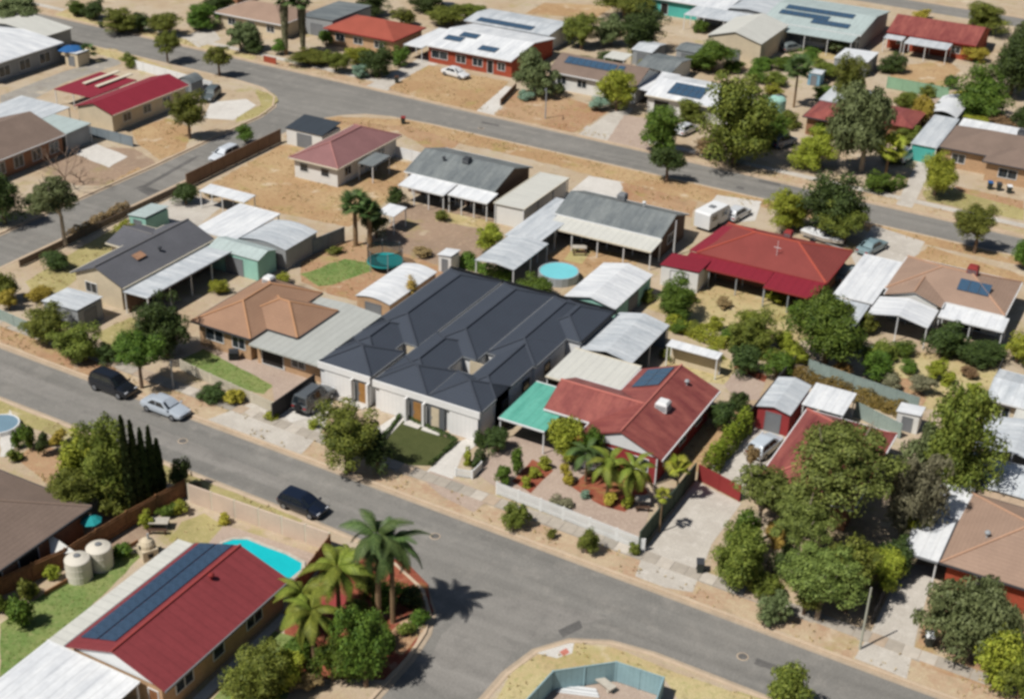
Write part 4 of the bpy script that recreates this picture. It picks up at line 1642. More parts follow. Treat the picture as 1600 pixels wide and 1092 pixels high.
for (a, b, y) in ((-66.3, -63.3, 89.4), (-60.1, -57.3, 89.16), (-52.8, -49.9, 89.16)):
    part('garage_door', MB().box(a, b, y - .05, y - .01, 0.02, 2.35), W_GAR, tw)
for (a, b, y, dm) in ((-63.0, -61.5, 89.4, M_WARMLIT), (-57.0, -55.45, 89.16, M_WARMLIT), (-55.15, -53.3, 89.16, W_CREAM)):
    # flat porch panel, grey darkened for recess shade; side cheeks, floor and a door
    part('porch_wall', MB().box(a, b, y - .015, y + .05, 0.02, 2.35), mat('porch_shade_grey', lin((98, 100, 102)), .06), tw)
    d = part('door', MB().box(a + .5, a + 1.3, y - .05, y - .018, .02, 2.1), dm, tw)
    part('handle', MB().box(a + .56, a + .6, y - .1, y - .05, .9, 1.2), M_STEEL, d, tw)
    part('porch_pier', MB().box(a - .22, a - .02, y - .5, y - .06, 0, 2.41), W_BAND, tw)
    part('porch_step', MB().box(a, b, y - .95, y - .06, 0.03, 0.1), M_CONC2, tw)
part('porch_pier', MB().box(-61.47, -61.25, 88.9, 89.34, 0, 2.41), W_BAND, tw)
part('edge_trim', MB().box(-66.9, -47.7, 112.82, 113.0, 2.8, 3.22), M_BLACK, tw)
part('edge_trim', MB().box(-47.95, -47.75, 105.5, 112.8, 2.84, 3.06), M_BLACK, tw)
part('court_wall', MB().box(-55.3, -53.62, 97.0, 97.1, 0, 2.8), W_CREAM, tw)
part('court_wall', MB().box(-61.9, -60.8, 96.5, 96.58, 0, 2.8), W_CREAM, tw)
for yy in (93, 97, 101, 106):
    opening(tw, 'E', (-60, -49.66 if yy < 99 else -49.56 if yy < 105 else -48.06, yy, yy + 2), 0, 1.2, 1.0, 1.2, frame=M_DGREYP)

# red tin L-shaped house
n4, rc = house('brick_house', 'L shaped house with faded red metal roof and a white roof cooler, behind palms', [
    (-41.1, -33.4, 90.9, 104.2, 2.7, 'gy', 0.40), (-45.6, -37.2, 93.2, 99.6, 2.7, 'gx', 0.42)], R_REDOLD, W_RED, cap=mat('faded_ridge', lin((186, 112, 100)), 0.08), gut=M_WHITEP)
part('gable_panel', MB().prism([(-40.6, 2.62), (-33.9, 2.62), (-37.25, 4.0)], 'y', 91.08, 91.13), M_WHITEP, n4)
part('porch_screen', MB().box(-40.5, -38.2, 90.2, 90.3, 0.05, 2.3), M_WHITEP, n4)
for u, w in ((1.0, 1.8), (4.4, 1.6)):
    opening(n4, 'S', rc[0], u, w, 0.9, 1.3)
for u in (1.5, 5.0, 8.8):
    opening(n4, 'E', rc[0], u, 1.5, 0.9, 1.2)
opening(n4, 'S', rc[1], 0.9, 1.6, 0.9, 1.2)
part('downpipe', MB().box(-33.9, -33.8, 90.95, 91.05, 0, 2.6), M_WHITEP, n4)
sl = 0.40
V4 = Vector((3.85, 0, 3.85 * sl)).normalized()
solar(n4, (-40.2, 103.6, 2.7 + 0.9 * sl), (0, -1, 0), V4, 3, 2, 1.2, 1.35)
cooler(n4, -36.0, 97.0, 3.62, M_WHITEP, 1.0)
vent(n4, -35.8, 102, 3.6)

canopy('carport', 'bright teal carport roof beside the townhouse row', -48.5, -44.0, 90.3, 97.3, 2.35, R_TEAL, fascia=M_WHITEP, mono=.15, posts=(2, 3))
canopy('patio_roof', 'flat cream patio roof behind the faded red metal house', -48.2, -41.3, 98.6, 104.6, 2.55, R_CREAM, cat='patio', fascia=M_CREAMP, mono=.1)
canopy('gable_shed_roof', 'zinc gable roof over the yard behind the cream patio roof', -47.8, -42.4, 104.9, 114.0, 2.5, R_ZINC, cat='shelter', kind='gy', p=.22, walls='WN')
canopy('lean_to', 'narrow white lean-to roof at the back of a straw yard', -41.2, -35.9, 110.3, 111.6, 2.3, R_WHITE, cat='shelter', walls='N', mono=.1, wm=W_CREAM)

# tan tiled house left of the townhouses
n2, rc = house('tiled_house', 'tan tiled hip roofed house left of the townhouse row', [
    (-82.4, -75.2, 90.0, 101.6, 2.7, 'hip', 0.44), (-79.4, -71.6, 92.5, 99.2, 2.7, 'hip', 0.46)], R_TAN, W_TANB, cap=mat('tan_ridge', lin((186, 140, 104)), 0.06), gut=M_DGREYP)
part('flat_roof', MB().slab([(-75.0, 89.4, 2.5), (-67.0, 89.4, 2.5), (-67.2, 100.8, 2.55), (-71.5, 101.3, 2.55), (-71.5, 101.3, 2.55), (-75.0, 101.3, 2.55)][:4] + [(-75.0, 101.0, 2.55)], 0.16), roofmats('stone_grey_tin', (180, 181, 174), 'tin', .06)['y'], n2)
part('side_wall', MB().box(-74.9, -67.6, 90.5, 100.4, 0, 2.3), W_TANB, n2)
for u, w in ((0.8, 2.2), (4.0, 1.6)):
    opening(n2, 'S', rc[0], u, w, 0.9, 1.3)
opening(n2, 'S', (-74.9, -67.6, 90.5, 100.4), 0.5, 2.6, 0.1, 2.0, 'door', M_DKEY)
opening(n2, 'S', (-74.9, -67.6, 90.5, 100.4), 4.0, 1.6, 0.8, 1.2)

cooler(n2, -80.3, 99.6, 3.3, M_WHITEP, .9)
# grey roofed house with carports
n1, rc = house('grey_roof_house', 'cream house with a dark grey gable roof and rust patch, on the side street corner', [
    (-99.9, -92.8, 91.9, 106.3, 2.7, 'gy', 0.42), (-102.2, -98.0, 99.5, 105.2, 2.6, 'gx', 0.3)], R_GREYT, W_CREAM, cap=mat('grey_ridge', lin((112, 110, 110)), 0.08), gut=M_CREAMP)
part('rust_patch', MB().slab([(-95.4, 96.2, 4.02), (-94.6, 96.2, 3.70), (-94.6, 97.6, 3.70), (-95.4, 97.6, 4.02)], 0.02), mat('rusty_tiles', lin((168, 128, 100)), 0.2), n1)
opening(n1, 'S', rc[0], 1.2, 1.6, 0.9, 1.2)
opening(n1, 'W', rc[0], 2.0, 1.6, 0.9, 1.2)
vent(n1, -94.5, 99.5, 3.4, M_DGREYP)
canopy('carport', 'long narrow zinc carport along the dark grey gable house', -92.6, -89.4, 91.7, 105.0, 2.45, R_ZINC, fascia=M_GREYP, kind='fx', mono=.1, walls='W', wm=W_SHADEB)
shed('garden_shed', 'pale teal garden shed with zinc roof beside the side street', -106.3, -103.6, 107.3, 111.3, 2.1, 'fx', R_GGREY, W_PTEAL, mono=.25)
shed('garden_shed', 'low zinc roofed shed in front of the dark grey gable house', -98.4, -93.6, 86.3, 89.9, 2.2, 'fx', R_ZINC, W_GREY, door='E')
canopy('carport', 'wide white carport behind the dark grey gable house', -96.7, -90.9, 107.3, 115.4, 2.6, R_WHITE, fascia=M_WHITEP)
shed('garage', 'pale teal garage with zinc gable roof beside the tan tiled house', -92.4, -85.6, 104.6, 108.0, 2.5, 'gx', R_GGREY, W_PTEAL, p=.3, cat='garage')
shed('garage', 'zinc roofed garage between the white carport and the palm', -91.0, -84.8, 108.3, 114.2, 2.5, 'by', R_ZINC, W_GREY, rise=.45, cat='garage')
canopy('lean_to', 'low white roof by the dry ochre yard', -104.0, -97.3, 117.0, 119.2, 2.2, R_WHITE, cat='shelter')
shed('barrel_shed', 'long white barrel roofed shed beside the townhouse row', -73.0, -68.8, 104.2, 113.4, 1.9, 'by', R_WHITE, W_TANB, rise=.35)
shed('garden_shed', 'small white box shed near the rear corner of the townhouse row', -71.0, -69.2, 117.0, 119.0, 2.0, 'fx', R_WHITE, W_WHITE)
canopy('shade_roof', 'small white square shelter beside the twin palms', -82.6, -80.2, 122.6, 125.4, 2.3, R_WHITE, cat='shelter', posts=(2, 2))

# ------------------------------------------------------------------ the row of houses behind
pk, rc = house('pink_roof_house', 'white house with a plum pink tiled hip roof in a dry yard', [
    (-101.0, -93.5, 130.6, 145.0, 2.7, 'hip', 0.42)], R_PINK, W_WHITE, cap=mat('pink_ridge', lin((168, 118, 112)), 0.06), gut=M_CREAMP)
for u, w in ((.8, 1.3), (4.0, 1.3)):
    opening(pk, 'S', rc[0], u, w, 1.0, 1.1)
for u in (1.5, 5, 9):
    opening(pk, 'E', rc[0], u, 1.5, 0.9, 1.2)
canopy('porch_roof', 'small grey porch roof on the side of the plum pink house', -93.3, -91.0, 134.5, 138.5, 2.3, R_GREY, cat='porch', posts=(2, 2))
shed('shed', 'white shed with a black skillion roof by the side street corner', -108.6, -102.6, 140.0, 144.4, 2.3, 'flat', R_DARK, W_WHITE, mono=.6, door='S')

b2, rc = house('grey_house', 'house with weathered slate grey gable roof left of the centre yards', [
    (-86.2, -73.5, 134.2, 144.0, 2.8, 'gx', 0.30)], R_GREY, W_SHADEB, gut=M_WHITEP)
opening(b2, 'S', rc[0], 1, 2, .9, 1.2)
opening(b2, 'S', rc[0], 6, 2, .1, 2, 'door', M_DKEY)
cooler(b2, -79.6, 138.2, 3.95, M_DGREYP, .8)
vent(b2, -82.5, 137.5, 3.8, M_DGREYP)
for nm, x0, x1, y0 in (('left white verandah roof on the slate grey house', -85.0, -78.6, 131.0), ('right white verandah roof on the slate grey house', -78.4, -73.0, 131.6)):
    canopy('verandah_roof', nm, x0, x1, y0, 134.1, 2.35, R_WHITE, cat='verandah', mono=.35, fascia=M_WHITEP, posts=(4, 2))
canopy('carport', 'long narrow cream carport with a white end wall beside the slate grey house', -72.2, -68.2, 131.8, 143.6, 2.55, R_CREAM, walls='SE', wm=W_WHITE, kind='fx', mono=.1, fascia=M_CREAMP)
canopy('carport', 'broad flat zinc carport linking the two grey roofed houses', -66.9, -62.6, 124.7, 137.5, 2.4, R_ZINC, mono=.05)
canopy('shelter', 'zinc roof left of the round pool', -66.4, -61.6, 117.2, 125.2, 2.4, R_ZINC, cat='shelter', kind='gy', p=.12)
b3, rc = house('grey_house', 'house with mid grey gable roof above the round pool', [
    (-64.6, -51.2, 132.5, 140.6, 2.75, 'gx', 0.34)], R_GREY, W_SHADEB, gut=M_WHITEP)
opening(b3, 'S', rc[0], 2, 2.2, .1, 2.0, 'door', M_DKEY)
opening(b3, 'S', rc[0], 7, 2, .9, 1.2)
opening(b3, 'E', rc[0], 2, 2, .9, 1.2)
cooler(b3, -58.6, 138.0, 3.85, M_GREYP, .9)
vent(b3, -55.5, 137.2, 4.0, M_WHITEP)
canopy('verandah_roof', 'cream verandah roof sloping from the mid grey gable house', -64.2, -51.1, 129.5, 132.4, 2.25, R_CREAM, cat='verandah', mono=.3, fascia=M_CREAMP, posts=(5, 2))
shed('big_shed', 'broad white ribbed gable roof beside the round pool', -54.3, -48.5, 114.5, 124.0, 2.4, 'gy', R_WHITE, W_PTEAL, p=.22, door='E')

b4, rc = house('red_house', 'large house with bright brick red hip roof in the middle row', [
    (-46.4, -31.9, 131.2, 140.8, 2.7, 'hip', 0.36)], R_BRICKRED, W_BROWNB, cap=mat('red_ridge', lin((176, 84, 66)), 0.06), gut=M_REDP)
for u in (2, 6, 10):
    opening(b4, 'S', rc[0], u, 1.8, .9, 1.2)
cooler(b4, -38.4, 137.6, 4.1, M_REDP, .8)
part('aerial_mast', MB().tube((-38.2, 133.4, 3.2), (-38.2, 133.4, 5.2), .03).box(-38.6, -37.8, 133.38, 133.42, 4.4, 4.44), M_WHITEP, b4)
part('wing_roof', MB().slab([(-47.4, 131.4, 2.72), (-43.6, 131.4, 2.72), (-42.6, 139.2, 3.5), (-46.5, 139.2, 2.9)], .1), R_CRIM['y'], b4)
canopy('verandah_roof', 'wide maroon verandah roof along the bright red house', -47.2, -37.6, 128.6, 131.1, 2.3, R_MAROON, cat='verandah', mono=.3, posts=(4, 2), fascia=M_REDP, post_m=M_STEEL)
canopy('verandah_roof', 'deep maroon verandah roof at the right end of the bright red house', -37.5, -32.0, 127.6, 131.1, 2.3, R_MAROON, cat='verandah', mono=.35, posts=(3, 2), fascia=M_REDP, post_m=M_STEEL)
shed('garden_shed', 'white shed with a maroon roof left of the bright red house', -48.9, -44.4, 126.8, 130.3, 2.4, 'fx', R_MAROON, W_WHITE, door='S', door_m=M_WHITEP)

b5, rc = house('tan_roof_house', 'white house with tan tiled hip roof at the right edge of the middle row', [
    (-26.2, -14.0, 133.4, 142.6, 2.75, 'hip', 0.38), (-25.9, -20.0, 132.0, 138.0, 2.75, 'gy', 0.34)], R_TAN2, W_WHITE, cap=mat('tan_ridge_dull', lin((182, 144, 118)), 0.06), gut=M_WHITEP)
opening(b5, 'S', rc[1], 1.8, 1.4, .9, 1.1)
opening(b5, 'S', rc[0], 7.5, 2.2, .1, 2, 'door', M_DKEY)
cooler(b5, -18.6, 138.4, 4.3, M_REDP, 1.0)
solar(b5, (-19.4, 135.3, 2.75 + 1.9 * .38), (1, 0, 0), Vector((0, 1, .38)), 3, 1, 1.05, 1.7)
canopy('carport', 'flat white carport between the bright red and the tan roofed houses', -30.6, -26.4, 129.5, 141.0, 2.5, R_WHITE, fascia=M_WHITEP, mono=.05)
canopy('carport', 'pale zinc annex roof in front of the white carport', -30.2, -26.6, 122.5, 129.2, 2.3, R_ZINC, mono=.1, walls='W')
canopy('patio_roof', 'white gabled patio roof under the tan roofed house', -26.3, -20.2, 127.2, 131.8, 2.4, R_WHITE, cat='patio', kind='gy', p=.2, walls='W', wm=W_WHITE)
canopy('verandah_roof', 'white verandah roof on the tan roofed house', -20.0, -13.5, 130.6, 133.2, 2.3, R_WHITE, cat='verandah', mono=.25, posts=(3, 2), fascia=M_WHITEP)

# ------------------------------------------------------------------ right-hand lots of the near street
shed('garage', 'zinc gable garage with a red front beside the gum trees', -29.8, -26.6, 103.9, 110.0, 2.4, 'gy', R_ZINC, W_RED, p=.25, cat='garage')
canopy('carport', 'flat white carport joined to the zinc gable garage', -26.4, -22.6, 106.4, 110.6, 2.35, R_WHITE)
n5, rc = house('red_house', 'house with faded red hip roof mostly hidden behind big gum trees', [
    (-25.6, -17.6, 92.2, 105.4, 2.6, 'hip', 0.42)], R_REDOLD, W_BROWNB, cap=mat('faded_ridge', lin((186, 112, 100)), 0.08), gut=M_WHITEP)
opening(n5, 'S', rc[0], 1, 2, .9, 1.2)
opening(n5, 'E', rc[0], 4, 2, .9, 1.2)
n6, rc = house('tiled_house', 'red brick house with tan tiled roof at the lower right edge', [
    (-10.0, 1.5, 89.0, 99.6, 2.6, 'hip', 0.40)], R_TAN2, W_BRICK, cap=mat('tan_ridge_dull', lin((182, 144, 118)), 0.06), gut=M_DGREYP)
for u, w in ((2.2, 1.5), (6.0, 2.2)):
    opening(n6, 'S', rc[0], u, w, .9, 1.2)
vent(n6, -7.5, 92.5, 3.6)
canopy('carport', 'white carport beside the tan tiled house, over the end of a concrete drive', -12.9, -10.15, 89.0, 95.0, 2.5, R_WHITE, mono=.1, fascia=M_GREYP)
canopy('carport', 'rear white carport roof behind the first along the tan tiled house', -12.9, -9.8, 95.2, 100.6, 2.6, R_WHITE, mono=.1)
canopy('gable_shelter', 'broad zinc gable roof behind the tan tiled house', -13.0, -4.5, 101.0, 106.0, 2.6, R_ZINC, cat='shelter', kind='gx', p=.24)
canopy('gable_shelter', 'farther zinc gable roof at the right edge', -11.8, -4.5, 106.4, 112.6, 2.6, R_ZINC, cat='shelter', kind='gy', p=.2)
canopy('pergola', 'tan battened pergola roof between the tan tiles and the zinc gable', -9.6, 1.5, 99.8, 100.9, 2.4, roofmats('tan_sheet', (188, 164, 138)), cat='pergola', mono=.05)
fr, rc = house('cream_house', 'cream house with zinc roof at the right edge beyond the straw yard', [
    (-12.2, -3.0, 115.6, 121.8, 2.7, 'gx', 0.22)], R_ZINC, W_CREAM, gut=M_WHITEP)
for u in (.6, 2.6):
    opening(fr, 'S', rc[0], u, 1.4, .9, 1.2)
canopy('awning', 'cream sheet awning on the cream house at the right edge', -9.4, -3.0, 113.6, 115.4, 2.4, R_CREAM, cat='awning')

# ------------------------------------------------------------------ south side of the near street
bl, rc = house('red_roof_house', 'long cream house with dark red gable roof and black panels, beside the kidney pool', [
    (-58.9, -50.3, 49.3, 62.6, 2.65, 'gy', 0.33)], R_RED, W_TANB, cap=mat('dark_red_ridge', lin((158, 70, 66)), 0.05), gut=M_GREYP)
part('gable_panel', MB().prism([(-58.3, 2.6), (-50.9, 2.6), (-54.6, 3.82)], 'y', 49.46, 49.5), M_WHITEP, bl)
for u, w in ((1.2, 1.8), (5.0, 1.2), (8.6, 1.8)):
    opening(bl, 'E', rc[0], u, w, .9, 1.2)
opening(bl, 'S', rc[0], 6.4, .9, .05, 2.0, 'door', M_TIMBER)
part('side_awning', MB().slab([(-60.6, 49.3, 2.36), (-59.02, 49.3, 2.46), (-59.02, 62.6, 2.46), (-60.6, 62.6, 2.36)], .08), R_CREAM['x'], bl)
for y in (50, 54, 58, 62.3):
    part('post', MB().box(-60.5, -60.4, y - .05, y + .05, 0, 2.28), M_WHITEP, bl)
s3 = .33
Vb = Vector((1, 0, s3)).normalized()
MATP = {}
pmesh = None
for j in range(2):
    for i in range(16):
        if j == 1 and 4 < i < 0:
            continue
        mb = MB().box(0, 1.62, 0, .74, 0.0, .03)
        if pmesh is None:
            pmesh = mb.mesh('solar_panel', M_SBLACK)
        o_ = link('solar_panel', pmesh, bl)
        y = 50.3 + i * .765
        if j == 1 and i < 9:
            y -= 0.0
        x = -58.4 + j * 1.68
        U_, V_ = Vb, Vector((0, 1, 0))
        R_ = Matrix((U_, V_, U_.cross(V_))).transposed().to_4x4()
        z = 2.65 + (x + 58.9) * s3
        o_.matrix_local = Matrix.Translation(Vector((x, y, z)) - ORG[bl.name] + U_.cross(V_) * .05) @ R_
for (x, y) in ((-54.0, 58.6), (-53.4, 55.0), (-52.6, 52.5)):
    vent(bl, x, y, 2.65 + (4.3 - abs(x + 54.6)) * .33 - .05, M_REDP) if x == -54.0 else None
canopy('patio_roof', 'flat white patio roof at the front of the dark red gable house', -60.4, -52.3, 38.5, 49.15, 2.45, R_WHITE, cat='patio', mono=.1, fascia=M_WHITEP, posts=(4, 3))

bt, rc = house('brown_tile_house', 'house with brown tiled hip roof at the left edge of the foreground', [
    (-82.5, -68.8, 49.0, 62.2, 2.6, 'hip', 0.36)], R_BROWN, W_BROWNB, cap=mat('brown_ridge', lin((140, 120, 106)), 0.06), gut=M_DGREYP, over=.6)
for u in (2.0, 5.5):
    opening(bt, 'E', rc[0], u, 2.0, .2, 1.9, 'door', M_DKEY)

# ------------------------------------------------------------------ west of the side street
l1, rc = house('crimson_roof_house', 'cream house with a plain crimson gable roof west of the side street', [
    (-137.0, -129.9, 130.6, 146.0, 2.7, 'gy', 0.30)], R_CRIM, W_CREAM, gut=M_CREAMP)
for u in (2, 6, 10):
    opening(l1, 'E', rc[0], u, 1.6, .9, 1.2)
pg = canopy('pergola', 'crimson pergola roof with pale beams beside the plain crimson gable', -145.0, -138.0, 135.0, 144.2, 2.4, R_CRIM, cat='pergola', mono=.1)
for k in range(2):
    part('beam', MB().box(-143.0 + k * 2.4, -142.3 + k * 2.4, 138.5, 145.5, 2.62, 2.75), M_CREAMP, pg)
l2, rc = house('brown_roof_house', 'red brick house with brown tiled roof at the left edge by a bare dirt yard', [
    (-141.5, -129.8, 108.0, 121.8, 2.7, 'gy', 0.34)], R_BROWN, W_BROWNB, gut=M_WHITEP)
for u in (2, 5, 8, 11):
    opening(l2, 'E', rc[0], u, 1.6, .6, 1.5)
canopy('carport', 'zinc carport roof between the brown roof and the crimson gable', -136.8, -130.2, 122.1, 126.8, 2.5, R_GGREY, walls='E', wm=W_GREY)
canopy('carport', 'pale zinc patio roof behind the brown tiled roof at the left edge', -146, -137.0, 121.9, 130.0, 2.5, R_ZINC, cat='patio')
l3, rc = house('white_roof_hall', 'long low building with flat white roof at the upper left edge', [
    (-175, -158.8, 136.0, 151.0, 3.0, 'gy', .10)], R_WHITE, W_GREY, gut=M_WHITEP)
for u in (2, 6, 10):
    opening(l3, 'E', rc[0], u, 2.2, .6, 1.6)
house('white_roof_hall', 'second flat white roof behind the first at the upper left edge', [(-180, -163.5, 151.8, 158.0, 2.9, 'gy', .1)], R_CREAM, W_GREY)
shed('garden_shed', 'cream shed under the blue canopy by the far road', -157.6, -154.8, 149.6, 152.2, 2.0, 'fx', R_WHITE, W_CREAM)
b = site(297, 146)
shed('garden_shed', 'small grey dome roofed shed next to the crimson gable', b.x - 1.4, b.x + 1.4, b.y - 1.2, b.y + 1.6, 2.0, 'by', R_GREY, W_GREY, rise=.7)

# ------------------------------------------------------------------ beyond the far road
a1, rc = house('tan_roof_house', 'low house with dull tan roof behind the tall skirted palms', [
    (-152, -138.0, 178.4, 188.0, 2.7, 'hip', .34)], R_TAN2, W_CREAM, gut=M_WHITEP)
for u in (2, 6, 10):
    opening(a1, 'S', rc[0], u, 1.6, .9, 1.2)
shed('garage', 'dark walled garage with grey roof between the palms and the orange red roof', -138.6, -131.8, 184.0, 195.5, 2.9, 'fx', R_GREY, W_GREY, cat='garage')
a2, rc = house('orange_red_house', 'brick house with orange red hip roof behind a bushy front garden', [
    (-131.4, -117.8, 180.8, 190.4, 2.7, 'hip', .34)], roofmats('orange_red_tile', (160, 82, 66), 'tile', .08), W_TANB, gut=M_REDP)
for u in (1.5, 5, 9):
    opening(a2, 'S', rc[0], u, 1.8, .9, 1.2)
a3, rc = house('white_roof_house', 'red brick house with a white metal roof and scattered solar panels', [
    (-112.4, -97.0, 181.6, 196.5, 2.8, 'gx', .14)], R_WHITE, W_BRICK, gut=M_WHITEP)
for u, w in ((.5, 3.0), (5.0, 1.8), (8.0, 1.8), (12.4, 1.4)):
    opening(a3, 'S', rc[0], u, w, .8, 1.3)
opening(a3, 'S', rc[0], 10.6, 1.1, .05, 2.1, 'door', M_DKEY)
tv = Vector((0, 1, .14))
for (x, y) in ((-111, 184.6), (-109.3, 186.6), (-104.0, 183.2)):
    solar(a3, (x, y, 2.8 + (y - 181.6) * .14), (1, 0, 0), tv, 3, 1, 1.0, 1.7)
a3b, _ = house('white_roof_annex', 'white roofed annex with a strip of panels behind the white metal roof', [
    (-114.5, -98.5, 197.0, 206.0, 2.9, 'gx', .10)], R_ZINC, W_WHITE)
solar(a3b, (-112.5, 197.6, 2.9 + .06), (1, 0, 0), Vector((0, 1, .1)), 10, 1, 1.0, 1.7)
canopy('carport', 'pale zinc carport left of the white metal roof', -116.2, -112.7, 181.0, 192.0, 2.4, R_WHITE)
a4, rc = house('solar_house', 'white house with a brown tiled roof carrying a long solar row', [
    (-90.4, -75.8, 180.6, 190.0, 2.7, 'gx', .36)], R_BROWN, W_WHITE, gut=M_WHITEP)
for u in (1.2, 4.6, 8.2):
    opening(a4, 'S', rc[0], u, 1.6, .9, 1.2)
solar(a4, (-88.8, 183.0, 2.7 + 2.4 * .36), (1, 0, 0), Vector((0, 1, .36)), 8, 1, 1.0, 1.7)
solar(a4, (-80.3, 183.0, 2.7 + 2.4 * .36), (1, 0, 0), Vector((0, 1, .36)), 1, 1, 1.0, 1.7)
canopy('carport', 'pale carport roof at the right end of the long solar row', -76.4, -72.8, 181.0, 190.5, 2.4, R_WHITE)
a5, rc = house('white_roof_house', 'white house with one blue solar block beside the great round tree', [
    (-73.4, -60.0, 178.4, 189.4, 2.7, 'gx', .20)], R_WHITE, W_WHITE, gut=M_CREAMP)
solar(a5, (-70.6, 179.8, 2.7 + 1.4 * .2), (1, 0, 0), Vector((0, 1, .2)), 5, 2, 1.0, 1.7)
opening(a5, 'S', rc[0], 1, 2.4, .1, 2, 'door', M_DKEY)
house('red_cottage', 'small house with faded red roof tucked beside the tallest gum', [
    (-51.0, -43.0, 182.0, 190.0, 2.7, 'hip', .3)], R_REDOLD, W_BROWNB, gut=M_DGREYP)
canopy('carport', 'zinc roof above the small faded red roof', -51.5, -45.0, 191.0, 199.0, 2.5, R_ZINC)
house('red_cottage', 'faded red roof corner showing right of the tallest gum', [(-41.5, -36.5, 185.5, 193.5, 2.7, 'hip', .3)], R_REDOLD, W_BROWNB)
a7, rc = house('brown_tile_house', 'cream brick house with grey brown tiled roof at the right edge', [
    (-31.6, -15.0, 180.0, 190.0, 2.75, 'hip', .36), (-25.5, -15.0, 177.8, 185.0, 2.7, 'hip', .36)], R_BROWN, W_TANB, gut=M_DGREYP)
for k, u, w in ((0, 1.2, 1.8), (1, 1.6, 2.4), (1, 6.0, 2.2)):
    opening(a7, 'S', rc[k], u, w, .8, 1.3)
cooler(a7, -22.5, 186.2, 4.2, M_DGREYP, .9)
canopy('carport', 'zinc carport with a teal end wall beside the grey brown tiled roof', -35.4, -31.9, 180.2, 193.5, 2.4, R_ZINC, walls='S', wm=W_TEAL)
canopy('gable_shelter', 'white curved roof behind the zinc carport with a teal end', -36.5, -32.4, 194.0, 203.0, 2.4, R_WHITE, cat='shelter', kind='by', rise=.7)
canopy('rear_verandah', 'long white rear verandah of the grey brown tiled house', -31.5, -15.0, 190.6, 194.0, 2.5, R_WHITE, cat='verandah')
ws, _ = shed('big_shed', 'tall cream gable shed in the yards at the top', -76.2, -66.9, 209.5, 223.0, 3.6, 'gy', R_CREAM, W_CREAM, p=.28, cat='shed', over=.15)
te, rc = house('teal_house', 'flat white roofed house with teal walls at the top edge', [
    (-97.5, -80.0, 229.0, 240.0, 2.9, 'gx', .08)], R_WHITE, W_TEAL, gut=M_WHITEP)
opening(te, 'S', rc[0], 4.6, 1.4, .2, 2, 'door', M_DKEY)
canopy('patio_roof', 'dark shaded patio roof joined to the teal house', -85.5, -74.5, 222.5, 228.9, 2.7, R_ZINC, cat='patio', walls='N', wm=W_GREY)
bs, rc = house('solar_hall', 'large zinc roofed house with the biggest solar array, at the top right', [
    (-72.5, -55.2, 225.2, 243.5, 3.2, 'gx', .12)], R_GGREY, W_GREY, gut=M_WHITEP)
sv = Vector((0, 1, .12))
for (x, y, nu, nv) in ((-70.5, 231.6, 11, 1), (-70.8, 229.0, 8, 1), (-64.5, 227.0, 6, 1), (-66.5, 229.0, 1, 1)):
    solar(bs, (x, y, 3.2 + (y - 225.2) * .12), (1, 0, 0), sv, nu, nv, 1.05, 1.9) if (x, y) != (-66.5, 229.0) else None
canopy('verandah_roof', 'deep shaded verandah under the biggest solar array', -71.5, -55.6, 221.4, 225.0, 2.9, R_GGREY, cat='verandah', mono=.2, posts=(5, 2))
house('zinc_roof_house', 'plain zinc roof between the teal house and the biggest solar array', [(-80.5, -73.0, 230.0, 246.0, 3.0, 'gy', .10)], R_ZINC, W_GREY)
shed('garden_shed', 'white roofed shed at the corner of the big solar hall', -56.0, -50.5, 213.0, 219.5, 2.4, 'fx', R_WHITE, W_GREY)
rd, rc = house('red_roof_house', 'house with a long faded red roof at the top right', [
    (-52.6, -37.8, 231.6, 243.6, 2.8, 'gx', .28)], R_REDOLD, W_BRICK, gut=M_REDP)
for u in (1.5, 10.5):
    opening(rd, 'S', rc[0], u, 1.6, .9, 1.2)
canopy('verandah_roof', 'zinc verandah roof on the long faded red roof house', -48.6, -41.5, 227.5, 231.3, 2.5, R_ZINC, cat='verandah', posts=(3, 2), mono=.1)
canopy('lean_to', 'small zinc lean-to left of the zinc verandah at the top right', -52.4, -49.2, 229.0, 231.4, 2.4, R_ZINC, cat='shelter', mono=.1)
for i, (x0, x1, y0, y1, mm, w, lb) in enumerate((
        (-80.5, -74.5, 190.5, 199.5, R_GREY, W_WHITE, 'grey roofed shed with white wall behind the pale carport'),
        (-84.8, -81.2, 199.0, 205.0, R_ZINC, W_GREY, 'zinc shed under the grove of olive trees'),
        (-79.0, -75.0, 203.0, 208.0, R_GREY, W_GREY, 'low grey shed left of the tall cream gable shed'))):
    shed('shed', lb, x0, x1, y0, y1, 2.4, 'gx', mm, w, p=.15)
canopy('shade_sail', 'square cream shade roof between the olive grove and the long solar row', -86.5, -83.0, 192.2, 195.6, 2.6, R_CREAM, cat='shelter', posts=(2, 2))
house('white_roof_house', 'white box building cut by the top edge left of the olive grove', [(-130.0, -115.5, 232, 246, 3.4, 'gx', .1)], R_WHITE, W_WHITE)
house('red_roof_house', 'orange roof glimpsed over the bushes at the top left', [(-172, -158, 192, 202, 2.7, 'hip', .34)], R_BRICKRED, W_BROWNB)

